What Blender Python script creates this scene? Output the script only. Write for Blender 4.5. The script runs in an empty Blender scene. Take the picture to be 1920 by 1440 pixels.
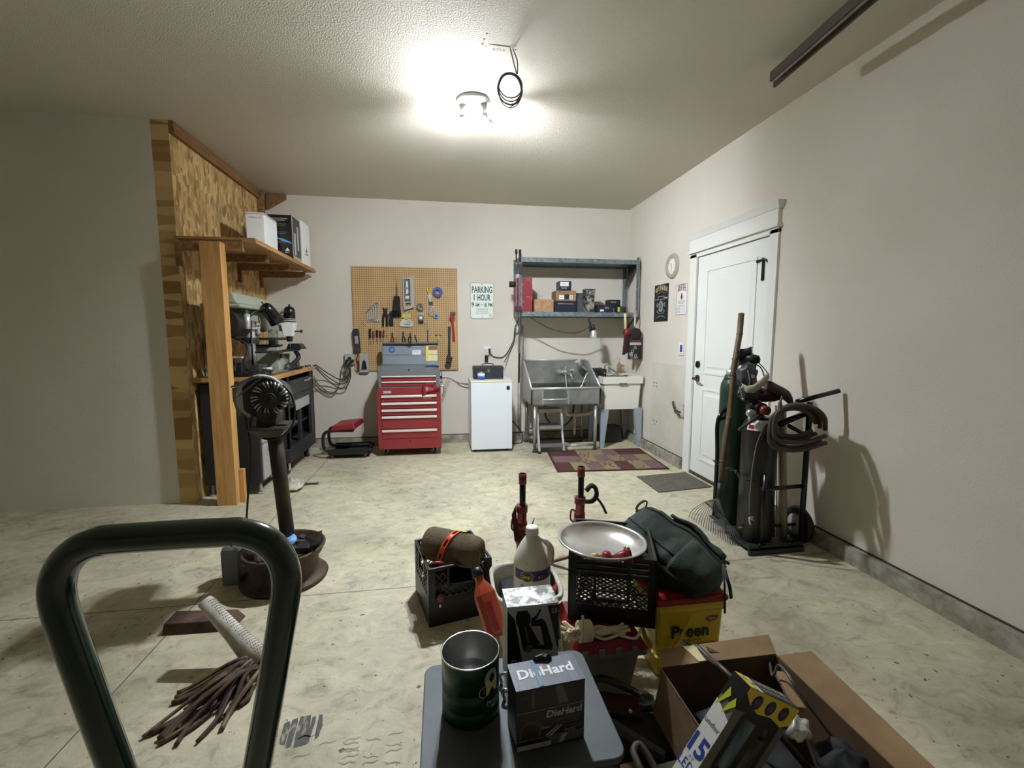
import bpy, bmesh, math, random
from mathutils import Vector, Matrix, noise
random.seed(7)
SC = bpy.context.scene
COL = SC.collection
PI = math.pi
# ------------------------------------------------------------------ camera
D, XR, XL, H = 5.62, 2.37, -1.96, 2.90          # back wall, right wall, left partition, ceiling
FPX, YAW, PITCH, CH = 851.2, .153, .1062, 1.3274
cam = bpy.data.cameras.new('camera'); cam.sensor_width = 36; cam.sensor_fit = 'HORIZONTAL'
cam.lens = FPX/1920*36; cam.clip_start = .02
co = bpy.data.objects.new('camera', cam); COL.objects.link(co)
co.location = (0, 0, CH); co.rotation_euler = (PI/2-PITCH, 0, -YAW)
SC.camera = co
# ------------------------------------------------------------------ world, exposure
w = bpy.data.worlds.new('world'); SC.world = w; w.use_nodes = True
w.node_tree.nodes['Background'].inputs[0].default_value = (.05, .05, .055, 1)
w.node_tree.nodes['Background'].inputs[1].default_value = 1.0
SC.view_settings.view_transform = 'Standard'; SC.view_settings.look = 'None'
SC.view_settings.gamma = 1; SC.view_settings.use_curve_mapping = False
SC.view_settings.exposure = 0.0
LAMP = 6600.0 #     # emission strength of the LED panels of the ceiling lamp

# camera-ray helper: the point of the room on a known plane seen at pixel (u,v) of the 1920x1440 frame
_F = Vector((math.sin(YAW)*math.cos(PITCH), math.cos(YAW)*math.cos(PITCH), -math.sin(PITCH)))
_R = Vector((math.cos(YAW), -math.sin(YAW), 0))
_U = Vector((math.sin(YAW)*math.sin(PITCH), math.cos(YAW)*math.sin(PITCH), math.cos(PITCH)))
def atd(u, v, d): return Vector((0, 0, CH)) + (_F + _R*((u-960)/FPX) - _U*((v-720)/FPX))*d
def at(u, v, x=None, y=None, z=None):
    d = _F + _R*((u-960)/FPX) - _U*((v-720)/FPX)
    t = x/d.x if x is not None else y/d.y if y is not None else (z-CH)/d.z
    return Vector((0, 0, CH)) + d*t

# ------------------------------------------------------------------ materials
def lin(c):
    return tuple(((x/255)/12.92 if x/255 <= .04045 else ((x/255+.055)/1.055)**2.4) for x in c)
MATS = {}
def M(name, rgb, rough=.6, metal=0, var=0, scale=8, bump=0, bscale=60, rgb2=None, emis=0, alpha=1, coat=0, stretch=None, trans=0, thr=(.35,.65)):
    m = bpy.data.materials.new(name); m.use_nodes = True; MATS[name] = m
    nt = m.node_tree; b = nt.nodes['Principled BSDF']; L = nt.links.new
    c = lin(rgb)
    b.inputs['Base Color'].default_value = (*c, 1); b.inputs['Roughness'].default_value = rough
    b.inputs['Metallic'].default_value = metal
    if coat: b.inputs['Coat Weight'].default_value = coat; b.inputs['Coat Roughness'].default_value = .15
    if trans: b.inputs['Transmission Weight'].default_value = trans
    tc = nt.nodes.new('ShaderNodeTexCoord'); mp = nt.nodes.new('ShaderNodeMapping'); L(tc.outputs['Object'], mp.inputs[0])
    if stretch: mp.inputs['Scale'].default_value = stretch
    if var or rgb2:
        n = nt.nodes.new('ShaderNodeTexNoise'); n.inputs['Scale'].default_value = scale; n.inputs['Detail'].default_value = 6
        n.inputs['Roughness'].default_value = .62
        L(mp.outputs[0], n.inputs['Vector'])
        r = nt.nodes.new('ShaderNodeValToRGB'); L(n.outputs[0], r.inputs[0])
        r.color_ramp.elements[0].position = thr[0]; r.color_ramp.elements[1].position = thr[1]
        c2 = lin(rgb2) if rgb2 else tuple(x*(1-var) for x in c)
        r.color_ramp.elements[0].color = (*c2, 1); r.color_ramp.elements[1].color = (*c, 1)
        L(r.outputs[0], b.inputs['Base Color'])
    if bump:
        n2 = nt.nodes.new('ShaderNodeTexNoise'); n2.inputs['Scale'].default_value = bscale; n2.inputs['Detail'].default_value = 3
        L(mp.outputs[0], n2.inputs['Vector'])
        bp = nt.nodes.new('ShaderNodeBump'); bp.inputs['Strength'].default_value = bump; bp.inputs['Distance'].default_value = .01
        L(n2.outputs[0], bp.inputs['Height']); L(bp.outputs[0], b.inputs['Normal'])
    if emis:
        b.inputs['Emission Color'].default_value = (*c, 1); b.inputs['Emission Strength'].default_value = emis
    return m

M('wall', (222,214,200), .75, var=.07, scale=1.3, bump=.12, bscale=90)
M('sign_white', (228,236,226), .4)
M('patch', (213,208,195), .8, rgb2=(200,195,180), scale=3.5, bump=.05)
M('ceil', (205,197,182), .85, bump=.5, bscale=120)
M('white_paint', (232,231,224), .4)
M('door_paint', (236,236,230), .38)
M('curb', (176,172,158), .85, rgb2=(120,114,98), scale=9, bump=.2)
M('plywood', (176,134,84), .7, rgb2=(140,100,58), scale=4, stretch=(1,1,9))
M('stud', (214,168,104), .65, rgb2=(186,134,74), scale=3, stretch=(9,9,.8))
M('shelfwood', (150,112,70), .7, rgb2=(112,80,48), scale=4, stretch=(8,.8,8))
M('benchwood', (202,160,104), .55, rgb2=(168,122,70), scale=3, stretch=(8,.8,8))
M('black', (22,22,24), .45)
M('black_matte', (26,26,28), .8, bump=.1)
M('black_plastic', (24,25,28), .38, var=.2)
M('black_gloss', (18,18,20), .18)
M('dark_grey', (58,60,62), .5, var=.15)
M('charcoal', (44,46,48), .5, var=.25, scale=5)
M('grey', (120,122,124), .5, var=.1)
M('light_grey', (176,176,172), .5, var=.1)
M('machine', (158,164,146), .4, var=.1)
M('steel', (190,190,188), .32, .9, var=.25, scale=5)
M('chrome', (235,235,235), .14, .9)
M('chrome_dull', (215,215,214), .32, .6)
M('tool_chrome', (216,212,208), .3, .35)
M('trim_bright', (240,226,220), .35, .25)
M('jug', (226,222,206), .5, rgb2=(196,190,172), scale=16, thr=(.28,.45))
M('stainless', (200,200,196), .3, .7, rgb2=(140,140,136), scale=2.5)
M('bowl_steel', (222,220,216), .24, .75)
M('galv', (138,148,152), .5, .4, rgb2=(96,104,108), scale=22)
M('dark_steel', (92,88,82), .45, .6, rgb2=(56,48,40), scale=9)
M('rust_steel', (84,66,50), .6, .3, rgb2=(44,36,30), scale=7, stretch=(1,1,.4))
M('red', (142,44,48), .4, coat=.15)
M('red_dark', (128,24,32), .45)
M('red_box', (132,36,42), .5, rgb2=(176,104,100), scale=10, thr=(.36,.46))
M('tool_red', (150,30,26), .4)
M('stand_red', (122,36,30), .45, rgb2=(74,26,22), scale=10)
M('orange', (182,74,48), .32, coat=.3)
M('orange_strap', (224,92,52), .45)
M('white', (232,232,228), .5)
M('white_appl', (226,232,238), .3, coat=.3)
M('white_dirty', (222,218,206), .6, rgb2=(170,162,146), scale=9)
M('tub_white', (226,224,212), .45)
M('tote', (150,146,132), .5, rgb2=(118,114,102), scale=4)
M('cream', (232,214,160), .5)
M('leg_grey', (154,164,174), .5)
M('chest_grey', (112,116,118), .5, var=.12)
M('lid_grey', (132,142,150), .45, var=.06)
M('yellow', (226,198,40), .4, coat=.2)
M('yellow2', (236,212,60), .5)
M('label_cream', (226,212,160), .5)
M('green_tube', (10,38,24), .2, coat=.6)
M('green_tank', (30,60,44), .4, var=.2)
M('green_dark', (24,56,40), .4)
M('green_sign', (52,84,66), .5)
M('green_can', (14,70,40), .25, .3, var=.3)
M('black_tank', (30,30,31), .4, var=.3, coat=.2)
M('navy', (28,32,48), .4)
M('blue', (44,68,150), .45)
M('blue_light', (96,146,200), .5)
M('blue_tape', (44,62,150), .5)
M('purple', (84,62,122), .5)
M('olive', (104,90,66), .95, bump=.5, bscale=200, rgb2=(84,72,52), scale=20)
M('pack', (52,62,54), .8, rgb2=(38,46,42), scale=12, bump=.25, bscale=160)
M('strap', (30,34,32), .8)
M('rag', (206,200,184), .9, rgb2=(160,152,132), scale=14)
M('cloth_grey', (120,118,110), .9, var=.2)
M('maroon', (60,20,28), .85, var=.2)
M('hose', (72,62,56), .6, var=.2)
M('cord', (30,30,30), .6)
M('cord_grey', (120,114,104), .6)
M('wire', (96,96,96), .45, .5)
M('rope', (226,214,184), .9, var=.15, scale=40)
M('bamboo', (120,98,68), .5, rgb2=(74,58,40), scale=12, stretch=(1,1,.3))
M('cardboard', (150,122,88), .85, rgb2=(128,100,70), scale=6)
M('cardboard_dark', (112,86,58), .85, rgb2=(86,64,42), scale=5)
M('wood_brown', (96,72,58), .8, rgb2=(60,42,34), scale=8)
M('deck', (84,90,94), .55, rgb2=(68,74,78), scale=4)
M('silver_foil', (206,206,202), .3, .6, rgb2=(120,118,112), scale=26, thr=(.45,.55))
M('box_top_grey', (98,104,116), .5, 0, rgb2=(78,84,96), scale=40, stretch=(1,.15,1))
M('box_black', (22,20,20), .35)
M('print_grey', (176,176,176), .5)
M('print_dim', (92,92,94), .5)
M('print_white', (228,228,228), .5)
M('brown_print', (74,60,46), .5)
M('pkg_grey', (112,108,98), .45, var=.08)
M('teal_tube', (78,108,122), .25, coat=.3)
M('lime', (190,210,40), .5)
M('sandpaper', (176,142,108), .9, rgb2=(150,108,84), scale=22)
M('gold', (200,180,110), .4)
M('mat_grey', (104,98,86), .95, rgb2=(84,80,70), scale=30, bump=.4, bscale=220)
M('rug_edge', (62,24,22), .95, bump=.3)
M('rug_red', (76,38,40), .95, bump=.3)
M('rug_mauve', (110,88,84), .95, bump=.3)
M('rug_tan', (132,118,90), .95, bump=.3)
M('rug_vine', (92,56,44), .95)
M('tire_mark', (88,86,84), .8, rgb2=(160,154,136), scale=34, thr=(.36,.46), stretch=(1,.4,1))
M('tread_mark', (172,166,146), .9)
M('glass_dark', (40,40,36), .15, rgb2=(150,146,134), scale=18, thr=(.42,.55))
M('smoke_plastic', (70,76,82), .15)
M('clear_blue', (120,150,170), .12, coat=.5)
M('trim_dark', (70,62,50), .7)
M('putty', (206,204,190), .5)
M('clockface', (240,238,228), .4)
M('taupe', (168,160,144), .45)
m_ = M('lamp_panel', (238,246,255), .5, emis=LAMP)
# rubber floor of the room: mottled concrete with the saw-cut joints in it
def concrete():
    m = bpy.data.materials.new('concrete'); m.use_nodes = True; MATS['concrete'] = m
    nt = m.node_tree; b = nt.nodes['Principled BSDF']; L = nt.links.new; N = nt.nodes.new
    tc = N('ShaderNodeTexCoord')
    def noise_(s, det, rough=.6, dist=0):
        n = N('ShaderNodeTexNoise'); n.inputs['Scale'].default_value = s; n.inputs['Detail'].default_value = det
        n.inputs['Roughness'].default_value = rough; n.inputs['Distortion'].default_value = dist
        L(tc.outputs['Object'], n.inputs['Vector']); return n.outputs[0]
    def ramp(src, stops):
        r = N('ShaderNodeValToRGB'); L(src, r.inputs[0]); e = r.color_ramp.elements
        while len(e) < len(stops): e.new(.5)
        for i, (p, c) in enumerate(stops): e[i].position = p; e[i].color = (*lin(c), 1)
        return r.outputs[0]
    def mix(a, bb, fac, mode='MIX'):
        x = N('ShaderNodeMix'); x.data_type = 'RGBA'; x.blend_type = mode
        if isinstance(fac, float): x.inputs[0].default_value = fac
        else: L(fac, x.inputs[0])
        L(a, x.inputs[6])
        L(bb, x.inputs[7]) if not isinstance(bb, tuple) else setattr(x.inputs[7], 'default_value', (*lin(bb), 1))
        return x.outputs[2]
    base = ramp(noise_(1.5, 9, .68, .5), [(.3, (142,138,124)), (.44, (176,170,148)), (.6, (204,196,164)), (.8, (172,170,158))])
    mpf = N('ShaderNodeMapping'); mpf.inputs['Scale'].default_value = (8, 11, 1); mpf.inputs['Rotation'].default_value = (0, 0, .6); L(tc.outputs['Object'], mpf.inputs[0])
    nf = N('ShaderNodeTexNoise'); nf.inputs['Scale'].default_value = 1; nf.inputs['Detail'].default_value = 9; nf.inputs['Roughness'].default_value = .72; nf.inputs['Distortion'].default_value = 1.1
    L(mpf.outputs[0], nf.inputs['Vector'])
    fine = ramp(nf.outputs[0], [(.34, (122,114,94)), (.46, (184,176,150)), (.66, (218,209,180))])
    c = mix(base, fine, .55)
    blot = ramp(noise_(.8, 4, .6, .2), [(.36, (150,146,132)), (.5, (255,255,255))])
    c = mix(c, blot, .45, 'MULTIPLY')
    sp = ramp(noise_(34, 3, .5), [(.29, (255,255,255)), (.32, (0,0,0))])
    c = mix(c, (96,88,72), sp)
    # saw-cut joints
    sx = N('ShaderNodeSeparateXYZ'); L(tc.outputs['Object'], sx.inputs[0])
    def line(out, pos, w):
        a = N('ShaderNodeMath'); a.operation = 'SUBTRACT'; L(out, a.inputs[0]); a.inputs[1].default_value = pos
        q = N('ShaderNodeMath'); q.operation = 'ABSOLUTE'; L(a.outputs[0], q.inputs[0])
        l = N('ShaderNodeMath'); l.operation = 'LESS_THAN'; L(q.outputs[0], l.inputs[0]); l.inputs[1].default_value = w
        return l.outputs[0]
    c = mix(c, (84,78,66), line(sx.outputs[0], -1.234, .0025))
    c = mix(c, (84,78,66), line(sx.outputs[1], 2.339, .0028))
    L(c, b.inputs['Base Color']); b.inputs['Roughness'].default_value = .62
    bp = N('ShaderNodeBump'); bp.inputs['Strength'].default_value = .35; bp.inputs['Distance'].default_value = .01
    L(noise_(24, 6, .7), bp.inputs['Height']); L(bp.outputs[0], b.inputs['Normal'])
concrete()
def grid_mat(name, base, dot, pitch, rad):
    m = bpy.data.materials.new(name); m.use_nodes = True; MATS[name] = m
    nt = m.node_tree; b = nt.nodes['Principled BSDF']; L = nt.links.new; N = nt.nodes.new
    tc = N('ShaderNodeTexCoord'); sx = N('ShaderNodeSeparateXYZ'); L(tc.outputs['Object'], sx.inputs[0])
    sq = []
    for i in (0, 2):
        a = N('ShaderNodeMath'); a.operation = 'MULTIPLY'; L(sx.outputs[i], a.inputs[0]); a.inputs[1].default_value = 1/pitch
        q = N('ShaderNodeMath'); q.operation = 'FRACT'; L(a.outputs[0], q.inputs[0])
        s = N('ShaderNodeMath'); s.operation = 'SUBTRACT'; L(q.outputs[0], s.inputs[0]); s.inputs[1].default_value = .5
        p = N('ShaderNodeMath'); p.operation = 'POWER'; L(s.outputs[0], p.inputs[0]); p.inputs[1].default_value = 2
        sq.append(p.outputs[0])
    ad = N('ShaderNodeMath'); L(sq[0], ad.inputs[0]); L(sq[1], ad.inputs[1])
    lt = N('ShaderNodeMath'); lt.operation = 'LESS_THAN'; L(ad.outputs[0], lt.inputs[0]); lt.inputs[1].default_value = (rad/pitch)**2
    n = N('ShaderNodeTexNoise'); n.inputs['Scale'].default_value = 4; n.inputs['Detail'].default_value = 5; L(tc.outputs['Object'], n.inputs['Vector'])
    r = N('ShaderNodeValToRGB'); L(n.outputs[0], r.inputs[0])
    r.color_ramp.elements[0].position = .3; r.color_ramp.elements[0].color = (*lin(tuple(x*.93 for x in base)), 1)
    r.color_ramp.elements[1].position = .7; r.color_ramp.elements[1].color = (*lin(base), 1)
    x = N('ShaderNodeMix'); x.data_type = 'RGBA'; L(lt.outputs[0], x.inputs[0]); L(r.outputs[0], x.inputs[6])
    x.inputs[7].default_value = (*lin(dot), 1); L(x.outputs[2], b.inputs['Base Color']); b.inputs['Roughness'].default_value = .6
grid_mat('pegboard', (200,164,112), (84,56,30), .0254, .0052)
def osb():
    m = bpy.data.materials.new('osb'); m.use_nodes = True; MATS['osb'] = m
    nt = m.node_tree; b = nt.nodes['Principled BSDF']; L = nt.links.new; N = nt.nodes.new
    tc = N('ShaderNodeTexCoord'); mp = N('ShaderNodeMapping'); L(tc.outputs['Object'], mp.inputs[0])
    mp.inputs['Scale'].default_value = (1, 34, 13); mp.inputs['Rotation'].default_value = (.3, 0, 0)
    v = N('ShaderNodeTexVoronoi'); v.inputs['Scale'].default_value = 1; L(mp.outputs[0], v.inputs['Vector'])
    r = N('ShaderNodeValToRGB'); L(v.outputs['Color'], r.inputs[0]); e = r.color_ramp.elements
    e[0].position = .15; e[0].color = (*lin((150,116,66)), 1); e[1].position = .85; e[1].color = (*lin((222,188,128)), 1)
    L(r.outputs[0], b.inputs['Base Color']); b.inputs['Roughness'].default_value = .7
osb()

# ------------------------------------------------------------------ geometry helpers
def frame(o, X, Y=None, Z=None):
    X = Vector(X).normalized()
    if Z is None: Y = Vector(Y); Z = X.cross(Y).normalized(); Y = Z.cross(X)
    else:
        Z = Vector(Z); Z = (Z - X*Z.dot(X)).normalized(); Y = Z.cross(X)
    m = Matrix.Identity(4)
    for i in range(3): m[i][0], m[i][1], m[i][2], m[i][3] = X[i], Y[i], Z[i], o[i]
    return m
def back(x, z, y=None): return frame((x, D if y is None else y, z), (1,0,0), (0,0,1))     # on the back wall, out = -y
def right(y, z, x=None): return frame((XR if x is None else x, y, z), (0,-1,0), (0,0,1))   # on the right wall, out = -x
def rotz(a, o=(0,0,0)): return Matrix.Translation(o) @ Matrix.Rotation(a, 4, 'Z')

class G:
    def __init__(s, mat='grey', T=None):
        s.v = []; s.f = []; s.m = []; s.s = []; s.mats = [mat]; s.cur = 0; s.T = T or Matrix.Identity(4)
    def mat(s, n):
        if n not in s.mats: s.mats.append(n)
        s.cur = s.mats.index(n); return s
    def fr(s, T): s.T = T; return s
    def add(s, vs, fs, smooth=False):
        k = len(s.v); s.v += [s.T @ Vector(p) for p in vs]
        for i, f in enumerate(fs):
            s.f.append([k+j for j in f]); s.m.append(s.cur)
            s.s.append(smooth if isinstance(smooth, bool) else smooth[i])
        return s
    def box(s, x0, x1, y0, y1, z0, z1):
        vs = [(x, y, z) for z in (z0, z1) for y in (y0, y1) for x in (x0, x1)]
        return s.add(vs, [(0,2,3,1), (4,5,7,6), (0,1,5,4), (2,6,7,3), (0,4,6,2), (1,3,7,5)])
    def frus(s, a, b, z0, z1):       # a,b: (x0,x1,y0,y1) at z0 and z1
        vs = [(x, y, z) for r, z in ((a, z0), (b, z1)) for y in r[2:] for x in r[:2]]
        return s.add(vs, [(0,2,3,1), (4,5,7,6), (0,1,5,4), (2,6,7,3), (0,4,6,2), (1,3,7,5)])
    def hexa(s, p):
        return s.add(p, [(0,3,2,1), (4,5,6,7), (0,1,5,4), (1,2,6,5), (2,3,7,6), (3,0,4,7)])
    def bar(s, p, q, w, t, up=(0,0,1)):   # rectangular bar from p to q
        p, q = Vector(p), Vector(q); d = (q-p).normalized(); up = Vector(up)
        if abs(d.dot(up)) > .95: up = Vector((0,1,0))
        a = d.cross(up).normalized(); b = a.cross(d).normalized()
        return s.hexa([p-a*w/2-b*t/2, p+a*w/2-b*t/2, p+a*w/2+b*t/2, p-a*w/2+b*t/2,
                       q-a*w/2-b*t/2, q+a*w/2-b*t/2, q+a*w/2+b*t/2, q-a*w/2+b*t/2])
    def cyl(s, p, q, r, r2=None, n=20, caps=True):
        return s.tube([p, q], [r, r if r2 is None else r2], n, caps=caps)
    def tube(s, pts, r, n=10, closed=False, caps=True, flat=1.0):
        P = [Vector(p) for p in pts]; k = len(P); R = r if isinstance(r, (list, tuple)) else [r]*k
        T = []
        for i in range(k):
            a = P[i-1] if (i or closed) else P[i]; b = P[(i+1) % k] if (i < k-1 or closed) else P[i]
            t = b-a; T.append(t.normalized() if t.length > 1e-9 else Vector((0,0,1)))
        nrm = T[0].orthogonal().normalized()
        if flat != 1.0 or True:
            u = Vector((0,0,1)); u = u - T[0]*u.dot(T[0])
            if u.length > .1: nrm = u.normalized()
        vs = []
        for i in range(k):
            nrm = (nrm - T[i]*nrm.dot(T[i])).normalized(); bn = T[i].cross(nrm)
            for j in range(n):
                a = 2*PI*j/n; vs.append(P[i] + (nrm*math.cos(a)*flat + bn*math.sin(a))*R[i])
        fs = []
        for i in range(k if closed else k-1):
            for j in range(n):
                a, b = i*n+j, i*n+(j+1) % n; c, d = ((i+1) % k)*n+(j+1) % n, ((i+1) % k)*n+j
                fs.append((a, b, c, d))
        sm = [True]*len(fs)
        if caps and not closed:
            fs += [tuple(range(n))[::-1], tuple(range((k-1)*n, k*n))]; sm += [False, False]
        return s.add(vs, fs, sm)
    def curve(s, pts, r, n=8, seg=6, closed=False, flat=1.0):    # Catmull-Rom smoothed tube
        P = [Vector(p) for p in pts]; k = len(P); out = []
        rng = range(k if closed else k-1)
        for i in rng:
            g = lambda j: P[j % k] if closed else P[max(0, min(k-1, j))]
            a, b, c, d = g(i-1), g(i), g(i+1), g(i+2)
            for j in range(seg):
                t = j/seg
                out.append(.5*((2*b) + (c-a)*t + (2*a-5*b+4*c-d)*t*t + (3*b-a-3*c+d)*t**3))
        if not closed: out.append(P[-1])
        return s.tube(out, r, n, closed, flat=flat)
    def lathe(s, prof, o=(0,0,0), n=32, axis=None, sq=0, sx=1, sy=1, caps=False):   # prof: (r,z); sq>0 gives a rounded-square section
        A = axis or Matrix.Identity(4); vs = []; o = Vector(o)
        for r, z in prof:
            for j in range(n):
                a = 2*PI*j/n; c, q = math.cos(a), math.sin(a); k = r
                if sq: k = r/((abs(c)**sq+abs(q)**sq)**(1/sq))
                vs.append(o + (A @ Vector((k*c*sx, k*q*sy, z))))
        fs = []; sm = []
        for i in range(len(prof)-1):
            for j in range(n):
                fs.append((i*n+j, i*n+(j+1) % n, (i+1)*n+(j+1) % n, (i+1)*n+j)); sm.append(True)
        if caps and prof[0][0] > 1e-4: fs.append(tuple(range(n))[::-1]); sm.append(False)
        if caps and prof[-1][0] > 1e-4: fs.append(tuple(range((len(prof)-1)*n, len(prof)*n))); sm.append(False)
        return s.add(vs, fs, sm)
    def prism(s, poly, z0, z1):
        n = len(poly); vs = [(x, y, z0) for x, y in poly] + [(x, y, z1) for x, y in poly]
        return s.add(vs, [tuple(range(n))[::-1], tuple(range(n, 2*n))] + [(i, (i+1) % n, n+(i+1) % n, n+i) for i in range(n)])
    def sph(s, c, r, n=16, rr=(1,1,1), A=None):
        k = n//2; c = Vector(c)
        prof = [(math.sin(PI*i/k)*r, -math.cos(PI*i/k)*r) for i in range(k+1)]
        S = Matrix.Diagonal((*rr, 1))
        return s.lathe(prof, c, n, (A @ S) if A else S)
    def quad(s, x0, x1, y0, y1, z=.001): return s.add([(x0,y0,z), (x1,y0,z), (x1,y1,z), (x0,y1,z)], [(0,1,2,3)])
    def poly(s, pts, z=.001): return s.add([(x,y,z) for x, y in pts], [tuple(range(len(pts)))])
    def disc(s, x, y, r, z=.001, n=24, r1=0, ry=None):
        ry = ry or r
        if not r1: return s.poly([(x+r*math.cos(2*PI*i/n), y+ry*math.sin(2*PI*i/n)) for i in range(n)], z)
        vs = []
        for i in range(n):
            a = 2*PI*i/n; vs += [(x+r*math.cos(a), y+ry*math.sin(a), z), (x+r1*math.cos(a), y+r1*ry/r*math.sin(a), z)]
        return s.add(vs, [(2*i, 2*((i+1) % n), 2*((i+1) % n)+1, 2*i+1) for i in range(n)])
    def text(s, t, x, y, h, w=None, z=.0012, al='C', bold=0, shear=0, arc=0):
        cu = bpy.data.curves.new('t', 'FONT'); cu.body = t; cu.size = 1; cu.offset = bold; cu.resolution_u = 2; cu.shear = shear
        ob = bpy.data.objects.new('t', cu); COL.objects.link(ob)
        dg = bpy.context.evaluated_depsgraph_get(); me = bpy.data.meshes.new_from_object(ob.evaluated_get(dg))
        V = [v.co.copy() for v in me.vertices]; Fs = [tuple(p.vertices) for p in me.polygons]
        bpy.data.objects.remove(ob); bpy.data.curves.remove(cu); bpy.data.meshes.remove(me)
        if not V: return s
        x0, x1 = min(v.x for v in V), max(v.x for v in V); y0, y1 = min(v.y for v in V), max(v.y for v in V)
        ky = h/.72; kx = ky if w is None else w/(x1-x0)
        W = (x1-x0)*kx; ox = {'C': -W/2, 'L': 0, 'R': -W}[al]
        out = []
        for v in V:
            px = x+ox+(v.x-x0)*kx
            out.append((px, y+v.y*ky+(arc*(1-((px-x)/(W/2))**2) if arc else 0), z))
        return s.add(out, Fs)
    def sheet(s, fn, nu, nv, smooth=True):
        vs = [fn(i/nu, j/nv) for j in range(nv+1) for i in range(nu+1)]
        return s.add(vs, [(j*(nu+1)+i, j*(nu+1)+i+1, (j+1)*(nu+1)+i+1, (j+1)*(nu+1)+i) for j in range(nv) for i in range(nu)], smooth)
    def build(s, name, parent=None, loc=(0,0,0), bev=0, solid=0, sub=0, recalc=True, label=None):
        me = bpy.data.meshes.new(name); L = Vector(loc)
        me.from_pydata([tuple(v-L) for v in s.v], [], s.f)
        for n in s.mats: me.materials.append(MATS[n])
        me.polygons.foreach_set('material_index', s.m); me.polygons.foreach_set('use_smooth', s.s); me.update()
        if recalc:
            bm = bmesh.new(); bm.from_mesh(me); bmesh.ops.recalc_face_normals(bm, faces=bm.faces); bm.to_mesh(me); bm.free()
        o = bpy.data.objects.new(name, me); COL.objects.link(o)
        if parent: o.parent = parent
        if sub: q = o.modifiers.new('s', 'SUBSURF'); q.levels = q.render_levels = sub
        if solid: q = o.modifiers.new('t', 'SOLIDIFY'); q.thickness = solid; q.offset = 0
        if bev: q = o.modifiers.new('b', 'BEVEL'); q.width = bev; q.segments = 2; q.limit_method = 'ANGLE'; q.angle_limit = .9
        if label: o['label'] = label
        return o

class Thing:
    """an Empty at the base of a thing; parts are authored in room coordinates"""
    def __init__(s, name, label, cat, loc, group=None):
        s.o = bpy.data.objects.new(name, None); COL.objects.link(s.o); s.loc = Vector(loc); s.o.location = s.loc
        s.o.empty_display_size = .05
        s.o['label'] = label; s.o['category'] = cat
        if group: s.o['group'] = group
    def part(s, name, g, parent=None, **k):
        return g.build(name, parent or s.o, s.loc, **k)
def single(name, label, cat, g, loc, group=None, **k):
    o = g.build(name, None, loc, **k); o.location = loc; o['label'] = label; o['category'] = cat
    if group: o['group'] = group
    return o
def struct(name, g, parent=None, loc=(0,0,0), **k):
    o = g.build(name, parent, loc, **k)
    if not parent: o.location = loc; o['kind'] = 'structure'
    return o
def rrect(x0, x1, y0, y1, r, n=5):
    out = []
    for cx, cy, a in ((x1-r, y1-r, 0), (x0+r, y1-r, PI/2), (x0+r, y0+r, PI), (x1-r, y0+r, 1.5*PI)):
        out += [(cx+r*math.cos(a+PI/2*i/n), cy+r*math.sin(a+PI/2*i/n)) for i in range(n+1)]
    return out

# ================================================================== the room
struct('floor', G('concrete').box(-4.6, 3.2, -5.2, D+.1, -.1, 0))
fl = bpy.data.objects['floor']
struct('ceiling', G('ceil').box(-4.6, 3.2, -5.2, D+.1, H, H+.1))
cl = bpy.data.objects['ceiling']
g = G('ceil')
for y0 in range(-5, 6): g.box(-.041, -.033, y0, y0+1, H-.0015, H)
struct('joint_tape', g, cl)
g = G('trim_dark')
for u, v, r in ((913,63,.006), (908,73,.007), (905,82,.008), (911,86,.004), (967,93,.005)):
    p = at(u, v, z=H); g.cyl((p.x, p.y, H-.001), (p.x, p.y, H), r, n=8)
p, q = at(918, 83, z=H), at(957, 88, z=H); g.bar((p.x,p.y,H-.001), (q.x,q.y,H-.001), .004, .001)
p = at(936, 93, z=H); g.fr(frame((p.x, p.y, H-.0005), (1,0,0), (0,1,0), None)); 
g.fr(frame((p.x, p.y, H), (1,-.05,0), (0,-1,0))).text('E7L6', 0, -.01, .022, .07, z=.001)
struct('ceiling_marking', g, cl)
struct('wall_back', G('wall').box(XL-.1, XR+.1, D, D+.1, .1, H))
struct('wall_right', G('wall').box(XR, XR+.1, -5.2, 3.02, .105, H).box(XR, XR+.1, 4.0, D, .105, H).box(XR, XR+.1, 3.02, 4.0, 2.05, H))
wr = bpy.data.objects['wall_right']
# repainted patch beside the door, low on the wall, with a dark broken edge
g = G('patch').box(XR-.004, XR, 4.1, 4.86, .13, 1.03)
g.mat('trim_dark').box(XR-.006, XR, 4.1, 4.106, .3, .98)
struct('repaired_panel', g, wr)
g = G('trim_dark')
for y, z in ((4.80,.80),(4.74,.80),(4.8,.76),(4.73,.76),(4.78,.37),(4.71,.37),(4.76,.33)): g.cyl((XR-.007,y,z), (XR-.004,y,z), .008, n=8)
struct('screw_hole', g, wr)
struct('wall_left', G('osb').box(XL-.12, XL, 3.86, D, 0, H))
struct('wall_front_left', G('wall').box(-4.6, XL-.12, 3.86, 3.96, 0, H))
struct('wall_left_outer', G('wall').box(-4.6, -4.5, -5.2, 3.86, 0, H))
struct('wall_rear', G('wall').box(-4.6, 3.2, -5.3, -5.2, 0, H))
# concrete stem wall under the drywall and the dark gap above it
struct('baseboard_back', G('curb').box(XL, XR, D-.03, D+.05, 0, .097).mat('trim_dark').box(XL, XR, D-.004, D+.05, .097, .107))
struct('baseboard_right', G('curb').box(XR-.04, XR+.05, -5.2, 3.0, 0, .097).box(XR-.04, XR+.05, 4.12, D, 0, .097)
       .mat('trim_dark').box(XR-.004, XR+.05, -5.2, 3.0, .097, .107).box(XR-.004, XR+.05, 4.12, D, .097, .107))
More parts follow.
